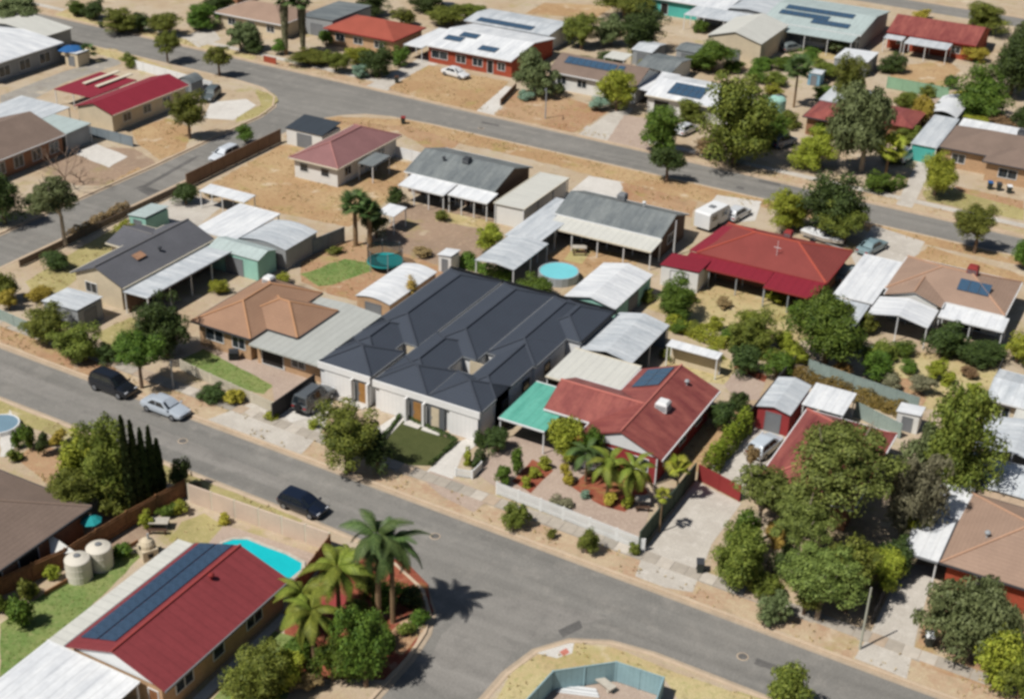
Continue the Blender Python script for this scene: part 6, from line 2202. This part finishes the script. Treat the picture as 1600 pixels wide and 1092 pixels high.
# ------------------------------------------------------------------ planting: kind, foot of the plant, top row, spread
T = [
    # upper left
    ('gum', 34, 50, -12, 84, 'broad olive gum at the top left corner over the far road'),
    ('green', 118, 26, 2, 40, 'bright green bush at the top edge left'),
    ('dark', 146, 30, -6, 40, 'dark tree at the top edge behind the left bushes'),
    ('olive', 190, 50, 14, 66, 'large olive bush on the far verge, left of a row'),
    ('dark', 222, 50, 18, 40, 'dark gap filling bush between two olive bushes of the far verge'),
    ('olive', 258, 58, 18, 66, 'large olive bush on the far verge, middle of a row'),
    ('green', 312, 46, 2, 60, 'green bush beside the driveway at the right end of the far verge row'),
    ('dark', 345, 26, -10, 50, 'dark bush at the top edge above the dull tan roof'),
    ('olive', 262, 97, 46, 44, 'round street tree farther left of a pair on the far road'),
    ('olive', 343, 119, 66, 42, 'round street tree nearer of a pair on the far road'),
    ('olive', 297, 217, 140, 66, 'street tree in front of the crimson gable house'),
    ('green', 383, 223, 193, 32, 'small round tree by the white wagon'),
    ('olive', 203, 106, 84, 26, 'spiky small bush by the long white wall'),
    ('gum', 376, 80, 22, 60, 'grey green gum left of the skirted palms'),
    ('dark', 397, 82, 52, 40, 'dark shrub under the grey green gum'),
    ('green', 440, 85, 60, 28, 'small green bush at the foot of the skirted palms'),
    ('green', 510, 72, 45, 30, 'green bush below the orange red roof corner'),
    ('dark', 8, 350, 252, 84, 'dark leafy tree cut by the left edge on the side street'),
    ('gum', 102, 385, 266, 94, 'tall open gum on the side street verge'),
    ('dark', 291, 320, 284, 42, 'dark round shrub at the top of the side street fence'),
    ('yellow', 201, 374, 344, 38, 'yellow green ball shrub beside the teal garden shed'),
    ('dark', 89, 420, 386, 44, 'dark ball shrub on the yellowed corner lawn'),
    ('olive', 14, 470, 420, 48, 'olive bush at the left edge above the golden ball'),
    ('gold', 15, 484, 450, 34, 'golden ball shrub at the left edge'),
    ('gold', 62, 468, 448, 44, 'golden spreading shrub on the corner lawn'),
    ('olive', 86, 532, 474, 88, 'low spreading tree left of two behind the near verge'),
    ('olive', 124, 562, 504, 88, 'low spreading tree right of two behind the near verge'),
    ('green', 222, 606, 512, 86, 'bushy street tree near the short grey pole'),
    ('dark', 262, 560, 462, 96, 'large dark tree beside the tan tiled house'),
    ('yellow', 345, 458, 436, 34, 'yellow green shrub behind the tan tiled house'),
    ('dark', 330, 624, 596, 46, 'dark shrub on the verge beside the cream pickets'),
    ('gold', 366, 630, 606, 38, 'golden tuft shrub below the cream pickets'),
    # top centre
    ('olive', 485, 102, 80, 70, 'olive low bush left end of the orange red house garden'),
    ('olive', 525, 112, 74, 50, 'olive bush second in the orange red house garden'),
    ('yellow', 562, 102, 68, 44, 'yellow flowering bush before the orange red house'),
    ('dark', 592, 120, 72, 58, 'large dark bush in the orange red house garden'),
    ('blue', 560, 122, 100, 34, 'grey blue low bush by the drive of the orange red house'),
    ('green', 624, 104, 72, 34, 'green bush beside the brick end of the orange red house'),
    ('dark', 578, 26, -14, 60, 'dark tree at the top edge above the orange red roof'),
    ('dark', 668, 20, -8, 60, 'dark green tree at the top edge, right of the orange red roof'),
    ('olive', 628, 40, 14, 38, 'olive bush at the right end of the orange red roof'),
    ('olive', 706, 40, 8, 74, 'olive hedge bush behind the white metal roof house'),
    ('gum', 830, 150, 70, 76, 'grey green tree in front of the long solar row'),
    ('blue', 822, 156, 138, 28, 'blue green agave under the grey green tree'),
    ('dark', 874, 146, 130, 20, 'small dark bush against the long white wall of the solar house'),
    ('olive', 908, 78, 16, 70, 'olive tree left of the grove behind the long solar row'),
    ('gum', 955, 70, 14, 56, 'grey tree in the middle of the grove'),
    ('dark', 1000, 82, 16, 84, 'dark tree right of the grove'),
    ('olive', 975, 30, -14, 90, 'olive treetops at the top edge above the grove'),
    ('yellow', 963, 174, 110, 70, 'bright yellow green round tree by the solar house'),
    ('blue', 932, 174, 150, 34, 'blue green agave by the drive of the solar house'),
    ('green', 1112, 112, 60, 70, 'bright green tree beside the tall cream gable shed'),
    ('green', 1086, 110, 82, 46, 'low bright bush left of the bright tree'),
    ('green', 1093, 52, 30, 24, 'small bush in front of the teal walls'),
    ('green', 1150, 112, 92, 40, 'low green bush under the tall cream gable shed'),
    ('olive', 1146, 258, 118, 124, 'great round olive tree on the far road'),
    ('green', 1196, 228, 150, 66, 'right lobe tree beside the great round olive tree'),
    ('green', 1038, 240, 160, 76, 'green tree left of the great round olive tree'),
    ('dark', 1041, 284, 220, 52, 'small dark street tree before the round tree'),
    ('olive', 1075, 190, 155, 50, 'small olive tree under the blue solar block'),
    ('rust', 1105, 242, 215, 60, 'dry brown undergrowth below the great round tree'),
    # upper right
    ('gum', 1345, 268, 86, 118, 'tallest grey green gum at the upper right'),
    ('olive', 1322, 170, 80, 66, 'olive tree behind the tallest gum'),
    ('yellow', 1266, 262, 204, 76, 'yellow green tree before the small faded red roof'),
    ('gold', 1440, 198, 146, 42, 'dark gold rounded tree right of the tallest gum'),
    ('olive', 1408, 178, 138, 52, 'olive bush behind the dark gold tree'),
    ('dark', 1393, 114, 78, 40, 'dark ball bush at the corner of the zinc verandah'),
    ('dark', 1482, 139, 112, 24, 'small dark ball bush in the straw yard'),
    ('green', 1532, 190, 104, 104, 'wide green tree at the right behind the tiled roof'),
    ('dark', 1578, 150, 22, 96, 'tall dark tree at the upper right edge'),
    ('gum', 1592, 100, 20, 80, 'grey olive tree at the right edge top'),
    ('olive', 1532, 52, 4, 72, 'olive tree on the last road at the top right'),
    ('gold', 1520, 96, 70, 40, 'pale yellow bush beside the long faded red roof'),
    ('yellow', 1524, 206, 180, 46, 'yellow bush behind the long rear verandah'),
    ('rust', 1562, 208, 178, 50, 'rusty bush behind the long rear verandah'),
    ('dark', 1592, 212, 150, 40, 'dark bush at the right edge above the tiled roof'),
    ('yellow', 1460, 306, 230, 66, 'tapering yellow green tree at the front of the tiled roof'),
    ('green', 1366, 298, 268, 50, 'green hedge bush left of the drive by the far road'),
    ('dark', 1296, 366, 256, 120, 'dark centre tree of the triple clump'),
    ('yellow', 1231, 360, 292, 70, 'yellow green left tree of the triple clump'),
    ('olive', 1318, 382, 312, 80, 'olive right tree of the triple clump'),
    ('olive', 1522, 396, 317, 76, 'lone street tree right of the triple clump'),
    ('green', 1597, 420, 372, 36, 'green bush at the right edge near the far road'),
    ('dark', 1392, 255, 232, 36, 'dark low bush by the fan palm'),
    ('green', 1230, 110, 84, 60, 'low green garden below the big solar hall'),
    ('olive', 1290, 120, 92, 60, 'olive shrubbery left of the tallest gum top'),
    ('gold', 1442, 30, 16, 30, 'golden bush on the last road'),
    # middle
    ('dark', 588, 372, 308, 46, 'dark tree behind the twin palms'),
    ('dark', 620, 325, 288, 34, 'dark shrub above the white square shelter'),
    ('yellow', 763, 398, 346, 44, 'yellow green bush beside the brown yard'),
    ('orange', 640, 470, 436, 46, 'orange brown creeper against the long barrel shed'),
    ('rust', 650, 445, 425, 40, 'dull brown bush over the long barrel shed'),
    ('green', 836, 462, 428, 56, 'green bush between the round pool and the rear fence'),
    ('green', 1046, 500, 432, 76, 'pale green bush below the maroon roofed shed'),
    ('olive', 1172, 548, 484, 92, 'olive yellow bush in the straw yard'),
    ('green', 1288, 572, 458, 128, 'large dense round tree before the white carports'),
    ('green', 1366, 598, 544, 58, 'green bush right of the large dense round tree'),
    ('orange', 1312, 592, 566, 36, 'orange flowering bush along the teal fence'),
    ('yellow', 1461, 594, 558, 34, 'small yellow green bush in the straw yard on the right'),
    ('grey', 1438, 614, 582, 44, 'dry grey bush in the straw yard on the right'),
    ('dark', 1474, 556, 500, 66, 'dark shrub under the white verandah on the right'),
    ('dark', 1532, 562, 528, 84, 'low dark shrub at the foot of the white verandah'),
    ('yellow', 1588, 566, 520, 56, 'yellow green shrub at the right edge under the verandah'),
    ('dark', 1166, 586, 534, 54, 'dark ball bush right of the cream lean-to'),
    ('green', 1212, 590, 546, 50, 'green ball bush beside the black fence'),
    ('yellow', 1240, 566, 540, 44, 'yellow shrub behind the green ball bush'),
    ('rust', 1290, 400, 385, 20, 'dry tuft beside the boat'),
    ('green', 1060, 520, 500, 40, 'low green bush beside the narrow lean-to'),
    ('rust', 1128, 480, 466, 30, 'rusty bush in the garden under the maroon verandah'),
    ('yellow', 1168, 502, 486, 30, 'yellow tuft in the garden under the maroon verandah'),
    # townhouse and palm garden fronts
    ('olive', 543, 738, 628, 116, 'big olive street tree before the townhouse row'),
    ('dark', 590, 735, 660, 66, 'dark lower tree added for the shaded side of the big street tree'),  # darker leaves put the big tree's shaded side into colour
    ('green', 808, 742, 694, 22, 'clipped column shrub in the palm garden'),
    ('green', 785, 758, 726, 28, 'clipped ball shrub by the white pickets'),
    ('yellow', 731, 728, 700, 18, 'small cone shrub by the short picket fence'),
    ('dark', 778, 706, 664, 44, 'dark bush under the teal carport'),
    ('dark', 752, 700, 670, 24, 'dark hedge bush at the townhouse corner'),
    ('yellow', 884, 726, 646, 64, 'lime green tree at the porch of the faded red house'),
    ('green', 918, 732, 660, 44, 'green shrub among the porch palms'),
    ('dark', 1122, 672, 614, 48, 'dark bush along the right wall of the faded red house'),
    ('dark', 1155, 640, 608, 34, 'small dark bush at the rear corner by the black fence'),
    ('blue', 912, 778, 762, 18, 'blue green rosette in the mulch bed'),
    ('gold', 950, 786, 768, 28, 'golden ball in the mulch bed'),
    ('yellow', 981, 792, 772, 20, 'yellow green ball in the mulch bed corner'),
    ('yellow', 850, 732, 714, 22, 'topmost tuft in the small mulch bed'),
    ('yellow', 836, 745, 728, 20, 'middle tuft in the small mulch bed'),
    ('yellow', 822, 760, 744, 20, 'lowest tuft in the small mulch bed'),
    ('gold', 884, 755, 725, 22, 'golden upright shrub at the edge of the palm bed'),
    ('grey', 875, 792, 775, 34, 'silvery bush behind the long white pickets'),
    ('olive', 805, 824, 780, 46, 'olive verge bush below the white pickets, left one'),
    ('olive', 917, 864, 820, 40, 'olive verge bush below the white pickets, right one'),
    ('olive', 864, 842, 824, 18, 'tiny verge bush between the two olive ones'),
    ('olive', 990, 866, 848, 22, 'tiny verge bush at the end of the white pickets'),
    ('yellow', 424, 652, 642, 26, 'low green weeds at the end of the charcoal fence'),
    ('yellow', 490, 668, 655, 20, 'small bush beside the grey four wheel drive'),
    # right-hand gum clump
    ('gumgreen', 1282, 860, 655, 160, 'tall spreading gum over the hidden red roof'),
    ('gumgreen', 1182, 845, 732, 84, 'leaning gum left of the tall spreading gum'),
    ('gumgreen', 1240, 900, 770, 100, 'middle gum with clumped crown and pale trunk'),
    ('olive', 1152, 914, 822, 106, 'dense olive bush at the drive end of the gum clump'),
    ('gumgreen', 1276, 968, 858, 112, 'lower gum with dark clumps above the near verge'),
    ('olive', 1320, 955, 850, 90, 'dark olive bush behind the lower gum'),
    ('orange', 1212, 850, 815, 40, 'orange brown bush inside the gum clump'),
    ('grey', 1418, 850, 662, 96, 'tall dry grey tree between two houses on the right'),
    ('olive', 1476, 792, 598, 126, 'tall olive tree between two houses on the right'),
    ('gum', 1440, 760, 640, 80, 'dull tree behind the tall dry grey tree'),
    ('yellow', 1424, 854, 786, 56, 'yellow green bush at the foot of the dry grey tree'),
    ('yellow', 1356, 910, 846, 94, 'yellow green bush at the dark slatted fence'),
    ('rust', 1342, 928, 888, 56, 'rusty bush beside the slender grey pole'),
    ('gum', 1210, 972, 916, 54, 'grey green verge shrub below the gum clump'),
    ('gum', 1496, 1018, 868, 150, 'large grey green gum beside the narrow drive'),
    ('yellow', 1546, 1066, 976, 84, 'yellow green shrub at the lower right'),
    ('olive', 1590, 1090, 1020, 70, 'olive shrub in the lower right corner'),
    ('olive', 1226, 1120, 1044, 84, 'olive tree cut by the bottom edge on the right'),
    ('rust', 1172, 738, 690, 26, 'rusty small bush by the silver hatchback'),
    # lower left
    ('olive', 176, 790, 640, 96, 'tall yellow green tree behind the cypresses'),
    ('yellow', 122, 772, 668, 74, 'yellow green tree left of the cypress group'),
    ('olive', 130, 800, 720, 90, 'dark olive tree at the corner of the brown hip roof'),
    ('olive', 186, 800, 735, 70, 'olive undergrowth beside the cypresses'),
    ('dark', 284, 768, 714, 34, 'dark upright bush at the end of the cypress row'),
    ('green', 30, 700, 660, 20, 'slim garden shrub left of two by the wading pool'),
    ('green', 47, 702, 656, 24, 'slim garden shrub right of two by the wading pool'),
    ('dark', 70, 712, 676, 24, 'dark shrub right of the slim garden shrubs'),
    ('olive', 26, 720, 700, 26, 'small round shrub above the brown hip roof'),
    ('gold', 92, 692, 672, 30, 'golden shrub left of the yellow green trees'),
    ('green', 36, 978, 926, 42, 'ball shrub on the tank lawn'),
    ('olive', 6, 958, 926, 26, 'olive shrub at the left edge on the tank lawn'),
    ('olive', 48, 935, 900, 36, 'olive shrub along the paling fence'),
    ('yellow', 86, 905, 882, 26, 'small yellow green shrub left of the tanks'),
    ('green', 190, 868, 846, 34, 'low bright green shrub right of the tanks'),
    ('yellow', 284, 802, 778, 28, 'yellow green shrub in the wall corner garden'),
    ('green', 262, 806, 784, 30, 'green shrub in the wall corner garden'),
    ('yellow', 228, 826, 800, 24, 'yellow green shrub by the outdoor table'),
    ('gold', 352, 818, 798, 20, 'golden ball shrub against the rendered wall'),
    ('green', 572, 1072, 952, 112, 'round green tree in the palm corner garden'),
    ('green', 520, 1062, 990, 70, 'green shrub under the lime palms'),
    ('olive', 410, 1100, 1020, 120, 'olive shrub mass at the bottom edge of the palm garden'),
    ('yellow', 455, 1080, 1020, 70, 'yellow green shrub between the lime palms and the bottom edge'),
    ('rust', 490, 1075, 1045, 50, 'rusty ground shrub in the palm corner garden'),
    ('green', 1180, 128, 104, 40, 'green shrub in front of the tall cream gable shed'),
    ('olive', 1212, 132, 108, 44, 'olive shrub left of the slender palm'),
    ('green', 1266, 96, 76, 44, 'green shrub below the biggest solar array'),
    ('gum', 1308, 84, 60, 40, 'grey green shrub at the white low wall'),
    ('green', 1282, 215, 190, 46, 'green bush in front of the faded red cottage'),
    ('olive', 1420, 226, 196, 50, 'olive bush beside the white curved roof'),
    ('dark', 1470, 190, 160, 40, 'dark bush at the end of the pale green fence'),
    ('yellow', 1012, 108, 92, 34, 'yellow green shrub behind the pale carport'),
    ('green', 905, 106, 86, 40, 'green undergrowth of the grove, left part'),
    ('dark', 950, 104, 84, 50, 'dark undergrowth of the grove, right part'),
    ('olive', 740, 30, 4, 50, 'olive bush behind the white roofed annex'),
    ('green', 770, 40, 18, 40, 'green bush at the right end of the white roofed annex'),
    ('olive', 1372, 560, 528, 60, 'olive shrub beside the pale zinc annex roof'),
    ('green', 1412, 556, 534, 44, 'green shrub below the white gabled patio roof'),
    ('yellow', 1110, 560, 542, 36, 'yellow green shrub at the bend of the hedge'),
    ('olive', 1095, 640, 610, 34, 'olive shrub behind the faded red metal house'),
    ('grey', 1395, 610, 580, 40, 'dry grey shrub in the middle of the straw yard on the right'),
    ('green', 1310, 945, 905, 60, 'green undergrowth between the lower gum and the pole'),
    ('dark', 1225, 900, 850, 60, 'dark undergrowth at the heart of the gum clump'),
    ('olive', 1195, 925, 890, 50, 'olive undergrowth right of the dense olive bush'),
    ('dark', 1390, 900, 830, 60, 'dark shrub at the carport end of the slatted fence'),
    ('olive', 62, 522, 500, 36, 'olive shrub by the pale teal fence on the left'),
    ('dark', 168, 565, 535, 44, 'dark shrub between the spreading tree and the street tree'),
    ('green', 470, 395, 380, 24, 'green shrub at the zinc garage corner'),
    ('yellow', 440, 444, 426, 30, 'yellow green shrub by the grey sheet fence'),
    ('olive', 215, 750, 690, 50, 'olive bush leaning over the cypresses'),
    ('rust', 300, 770, 756, 30, 'dry tuft at the kerb end of the paling fence'),
    ('green', 600, 1010, 975, 50, 'green understorey between the round tree and the corner palms'),
    ('olive', 560, 960, 930, 46, 'olive understorey under the lime palms'),
    ('dark', 640, 945, 915, 40, 'dark shrub at the foot of the right feather palm'),
    ('green', 470, 1030, 985, 60, 'green shrub below the shorter lime palm'),
    ('yellow', 380, 1092, 1045, 60, 'yellow green shrub at the bottom edge by the gable wall'),
    ('green', 1160, 880, 800, 70, 'green shrub behind the dense olive bush'),
    ('gumgreen', 1215, 815, 745, 80, 'small gum between the leaning gum and the tall spreading gum'),
    ('olive', 1255, 960, 900, 60, 'olive shrub at the foot of the lower gum'),
    ('olive', 1075, 470, 452, 34, 'olive shrub in front of the maroon roofed shed'),
    ('yellow', 1210, 470, 452, 40, 'yellow green shrub left under the maroon verandah'),
    ('green', 1250, 492, 470, 40, 'green shrub behind the large dense round tree'),
    ('yellow', 1120, 515, 496, 36, 'yellow green shrub at the paved patch'),
    ('olive', 1350, 520, 480, 40, 'olive shrub at the edge of the pale zinc annex roof'),
    ('yellow', 1480, 600, 580, 30, 'small yellow tuft in the right straw yard'),
    ('rust', 1510, 590, 572, 34, 'rusty tuft in the right straw yard'),
    ('olive', 690, 345, 330, 26, 'olive shrub at the verandah posts of the slate grey house'),
    ('rust', 660, 402, 386, 40, 'rusty shrub at the end of the brown yard'),
    ('green', 1195, 108, 88, 40, 'green shrub at the right corner of the tall cream gable shed'),
    ('olive', 1232, 200, 172, 44, 'olive bush beside the pale teal rain tank'),
    ('yellow', 1205, 150, 132, 34, 'yellow green shrub above the pale teal rain tank'),
    ('green', 1290, 158, 134, 44, 'green bush right of the tiny pale blue shed'),
    ('gum', 1400, 215, 180, 50, 'grey green bush behind the faded red roof corner'),
    ('olive', 1448, 150, 128, 36, 'olive bush at the middle of the pale green fence'),
    ('gold', 1500, 160, 140, 36, 'golden bush at the end of the upper right yard'),
    ('dark', 1555, 225, 196, 44, 'dark bush above the long rear verandah'),
    ('olive', 1080, 520, 500, 44, 'olive bush below the paved patch'),
    ('green', 1140, 532, 510, 46, 'green bush left of the olive yellow bush'),
    ('yellow', 1220, 540, 518, 44, 'yellow green bush right of the olive yellow bush'),
    ('olive', 1050, 560, 540, 36, 'olive bush in front of the narrow lean-to posts'),
    ('yellow', 1345, 470, 450, 30, 'yellow green bush beside the white carport'),
    ('green', 1420, 580, 560, 34, 'green tuft at the top of the right straw yard'),
    ('yellow', 1525, 618, 600, 34, 'yellow green tuft at the black fence of the right straw yard'),
    ('olive', 1006, 470, 448, 36, 'olive bush at the wall of the white ribbed gable roof'),
    ('green', 730, 412, 396, 34, 'green bush beside the small white box shed'),
    ('olive', 525, 398, 384, 26, 'olive tuft at the end of the grey sheet fence'),
    ('rust', 330, 306, 294, 26, 'rusty tuft in the dry ochre yard'),
    ('gum', 60, 330, 300, 40, 'grey green shrub beside the tall open gum'),
    ('green', 612, 950, 905, 56, 'green shrub between the two corner feather palms and the lime one'),
    ('olive', 575, 925, 895, 44, 'olive shrub behind the left corner feather palm'),
    ('green', 655, 975, 952, 34, 'low green shrub nearest the kerb of the palm corner'),
    ('olive', 640, 990, 970, 30, 'small tuft on the kerb side of the palm corner'),
]
for k_, bx_, by_, tp_, w_, lb_ in T:
    plant(k_, bx_, by_, tp_, w_, lb_)

# cypresses
for i, (bx_, by_, tp_, w_) in enumerate(((207, 803, 648, 17), (219, 796, 655, 17), (231, 788, 668, 17), (243, 780, 665, 16), (253, 772, 685, 16))):
    conifer_column(bx_, by_, tp_, w_, ['first and nearest cypress of the row by the paling fence', 'second cypress of the row, close behind the nearest', 'middle cypress of the row of five', 'fourth cypress of the row by the paling fence', 'last and shortest cypress of the row nearest the road'][i])

# palms
palm('feather', 592, 970, 808, 116, 'tallest feather palm at the street corner, left trunk of two', 18, trunk_r=.2, low=-.8)
palm('feather', 614, 972, 822, 116, 'feather palm at the street corner, right trunk of two, nearest the road', 18, trunk_r=.17, low=-.8)
palm('lime', 530, 968, 862, 112, 'lime feather palm between the dark red gable and the corner palms', 20)
palm('lime', 474, 985, 905, 100, 'shorter lime palm against the dark red gable wall', 18)
palm('lime', 492, 1040, 930, 110, 'drooping yellow lime palm in the middle of the corner garden', 18, low=-1.2)
palm('lime', 548, 900, 850, 56, 'small lime palm by the end of the rendered wall', 10)
palm('fan', 447, 86, -14, 44, 'left skirted fan palm at the top edge', 18, True, .3)
palm('fan', 474, 84, -12, 44, 'right skirted fan palm at the top edge', 18, True, .3)
palm('fan', 139, 97, 70, 34, 'short fan palm beside the blue umbrella', 16)
palm('fan', 556, 384, 302, 56, 'left fan palm of the twin pair by the bright lawn', 26, False, .26)
palm('fan', 578, 386, 316, 46, 'right fan palm of the twin pair by the bright lawn', 22, False, .26)
palm('fan', 1240, 168, 92, 56, 'slender fan palm in the upper right yards', 20)
palm('fanyel', 1383, 276, 216, 56, 'yellowish fan palm beside the tallest gum', 22)
palm('lime', 948, 782, 700, 84, 'drooping palm left of two before the red wall', 18, trunk_r=.12, low=-.9)
palm('lime', 985, 790, 712, 80, 'drooping palm right of two before the red wall', 18, trunk_r=.12, low=-.9)
palm('feather', 915, 752, 690, 70, 'feather palm nearest the porch of the faded red house', 16, trunk_r=.12)
palm('fanyel', 1056, 782, 716, 46, 'broad yellow leaved plant at the corner of the dark green fence', 14, trunk_r=.08)
palm('fanyel', 1030, 832, 764, 32, 'narrow yellow leaved plant along the dark green fence', 10, trunk_r=.06)
palm('feather', 1597, 410, 370, 34, 'small palm at the right edge of the far road', 12)

# hedges and bare trees
hedge((1106, 742), (1164, 672), 1.2, 2.0, 'lush', 'bright clipped hedge beside the black fence')
hedge((1042, 510), (1135, 545), 1.2, 1.3, 'yellow', 'yellow green hedge running from the pale green bush')
hedge((1140, 545), (1230, 570), 1.2, 1.1, 'olive', 'olive hedge continuing right behind the ball bushes')
hedge((1238, 590), (1330, 622), 1.5, 1.2, 'oldgold', 'brownish gold hedge behind the zinc gable garage')
hedge((1335, 622), (1420, 652), 1.5, 1.1, 'oldgold', 'brownish gold hedge continuing right along the teal fence')
hedge((718, 414), (800, 440), 1.0, 1.2, 'green', 'green hedge behind the black rear fence')
hedge((752, 712), (742, 738), .7, .9, 'dark', 'short dark hedge along the right townhouse drive')
hedge((596, 690), (626, 650), .35, .35, 'dark', 'low dark hedge on the left edge of the new lawn')
hedge((628, 650), (712, 688), .35, .35, 'dark', 'low dark hedge under the townhouse porches')
hedge((714, 690), (672, 728), .35, .35, 'dark', 'low dark hedge between the new lawn and the right drive')
hedge((430, 648), (490, 600), .5, .5, 'dark', 'low dark planting along the charcoal fence')
hedge((1480, 548), (1570, 556), 1.2, 1.0, 'green', 'green hedge along the top of the right straw yard')
hedge((110, 372), (200, 325), 1.0, .9, 'rust', 'dry brown hedge along the side street kerb')
hedge((1410, 290), (1385, 300), 1.2, 1.2, 'green', 'green hedge at the far road end of the palm drive')
bare_tree(104, 298, 225, 80, 'leafless brown tree in the dirt yard by the side street', 3)
bare_tree(125, 285, 262, 50, 'pile of bare branches on the dirt yard', 8, 'brush_pile')

# ------------------------------------------------------------------ dry grass tufts, too many to count
def inside(pts, x, y):
    px_ = np.array([p[0] for p in pts])
    py_ = np.array([p[1] for p in pts])
    c = np.zeros(len(x), bool)
    j = len(pts) - 1
    for i in range(len(pts)):
        cond = ((py_[i] > y) != (py_[j] > y)) & (x < (px_[j] - px_[i]) * (y - py_[i]) / (py_[j] - py_[i] + 1e-12) + px_[i])
        c ^= cond
        j = i
    return c


G_STRAW = leaf_mat('straw_blades', lin((176, 156, 104)), lin((206, 186, 134)), .1, .1)
G_GREEN = leaf_mat('grass_blades', lin((104, 122, 52)), lin((132, 146, 72)), .1, .1)
rng = np.random.default_rng(5)
for mats_, mm, dens, nm in ((('straw_grass', 'ochre_grass', 'verge_earth', 'orange_dirt', 'yellowed_grass'), G_STRAW, 2.2, 'dry_grass'), (('lawn', 'bright_lawn'), G_GREEN, 9.0, 'lawn_grass')):
    X, Y = [], []
    for pts_, mn in POLYS:
        if mn not in mats_:
            continue
        xs_, ys_ = [p[0] for p in pts_], [p[1] for p in pts_]
        x0_, x1_, y0_, y1_ = max(min(xs_), -170), min(max(xs_), 20), min(ys_), min(max(ys_), 200)
        if x1_ <= x0_ or y1_ <= y0_:
            continue
        n_ = int((x1_ - x0_) * (y1_ - y0_) * dens)
        x = rng.uniform(x0_, x1_, n_)
        y = rng.uniform(y0_, y1_, n_)
        w = np.sin(x * .9 + np.sin(y * .7) * 2) + np.sin(y * 1.3 + np.sin(x * .5) * 2) + rng.normal(size=n_) * .7
        k_ = inside(pts_, x, y) & ((w > .3) | (nm == 'lawn_grass'))
        X.append(x[k_])
        Y.append(y[k_])
    X, Y = np.concatenate(X), np.concatenate(Y)
    n_ = len(X)
    k3 = 3
    X, Y = np.repeat(X, k3), np.repeat(Y, k3)
    n_ *= k3
    hh = rng.uniform(.05, .15, (n_, 1)) * (1 if nm == 'dry_grass' else .3)
    a = rng.uniform(0, 6.28, n_)
    C = np.stack([X + rng.normal(size=n_) * .07, Y + rng.normal(size=n_) * .07, np.full(n_, .03) + hh[:, 0] * .6], 1)
    U = np.stack([np.cos(a) * .5, np.sin(a) * .5, np.ones(n_)], 1) * hh
    V = np.stack([-np.sin(a), np.cos(a), np.zeros(n_)], 1) * (.06 if nm == 'dry_grass' else .05)
    o_ = link(nm, quads_mesh(nm, C, U, V, mm))
    o_['kind'] = 'stuff'
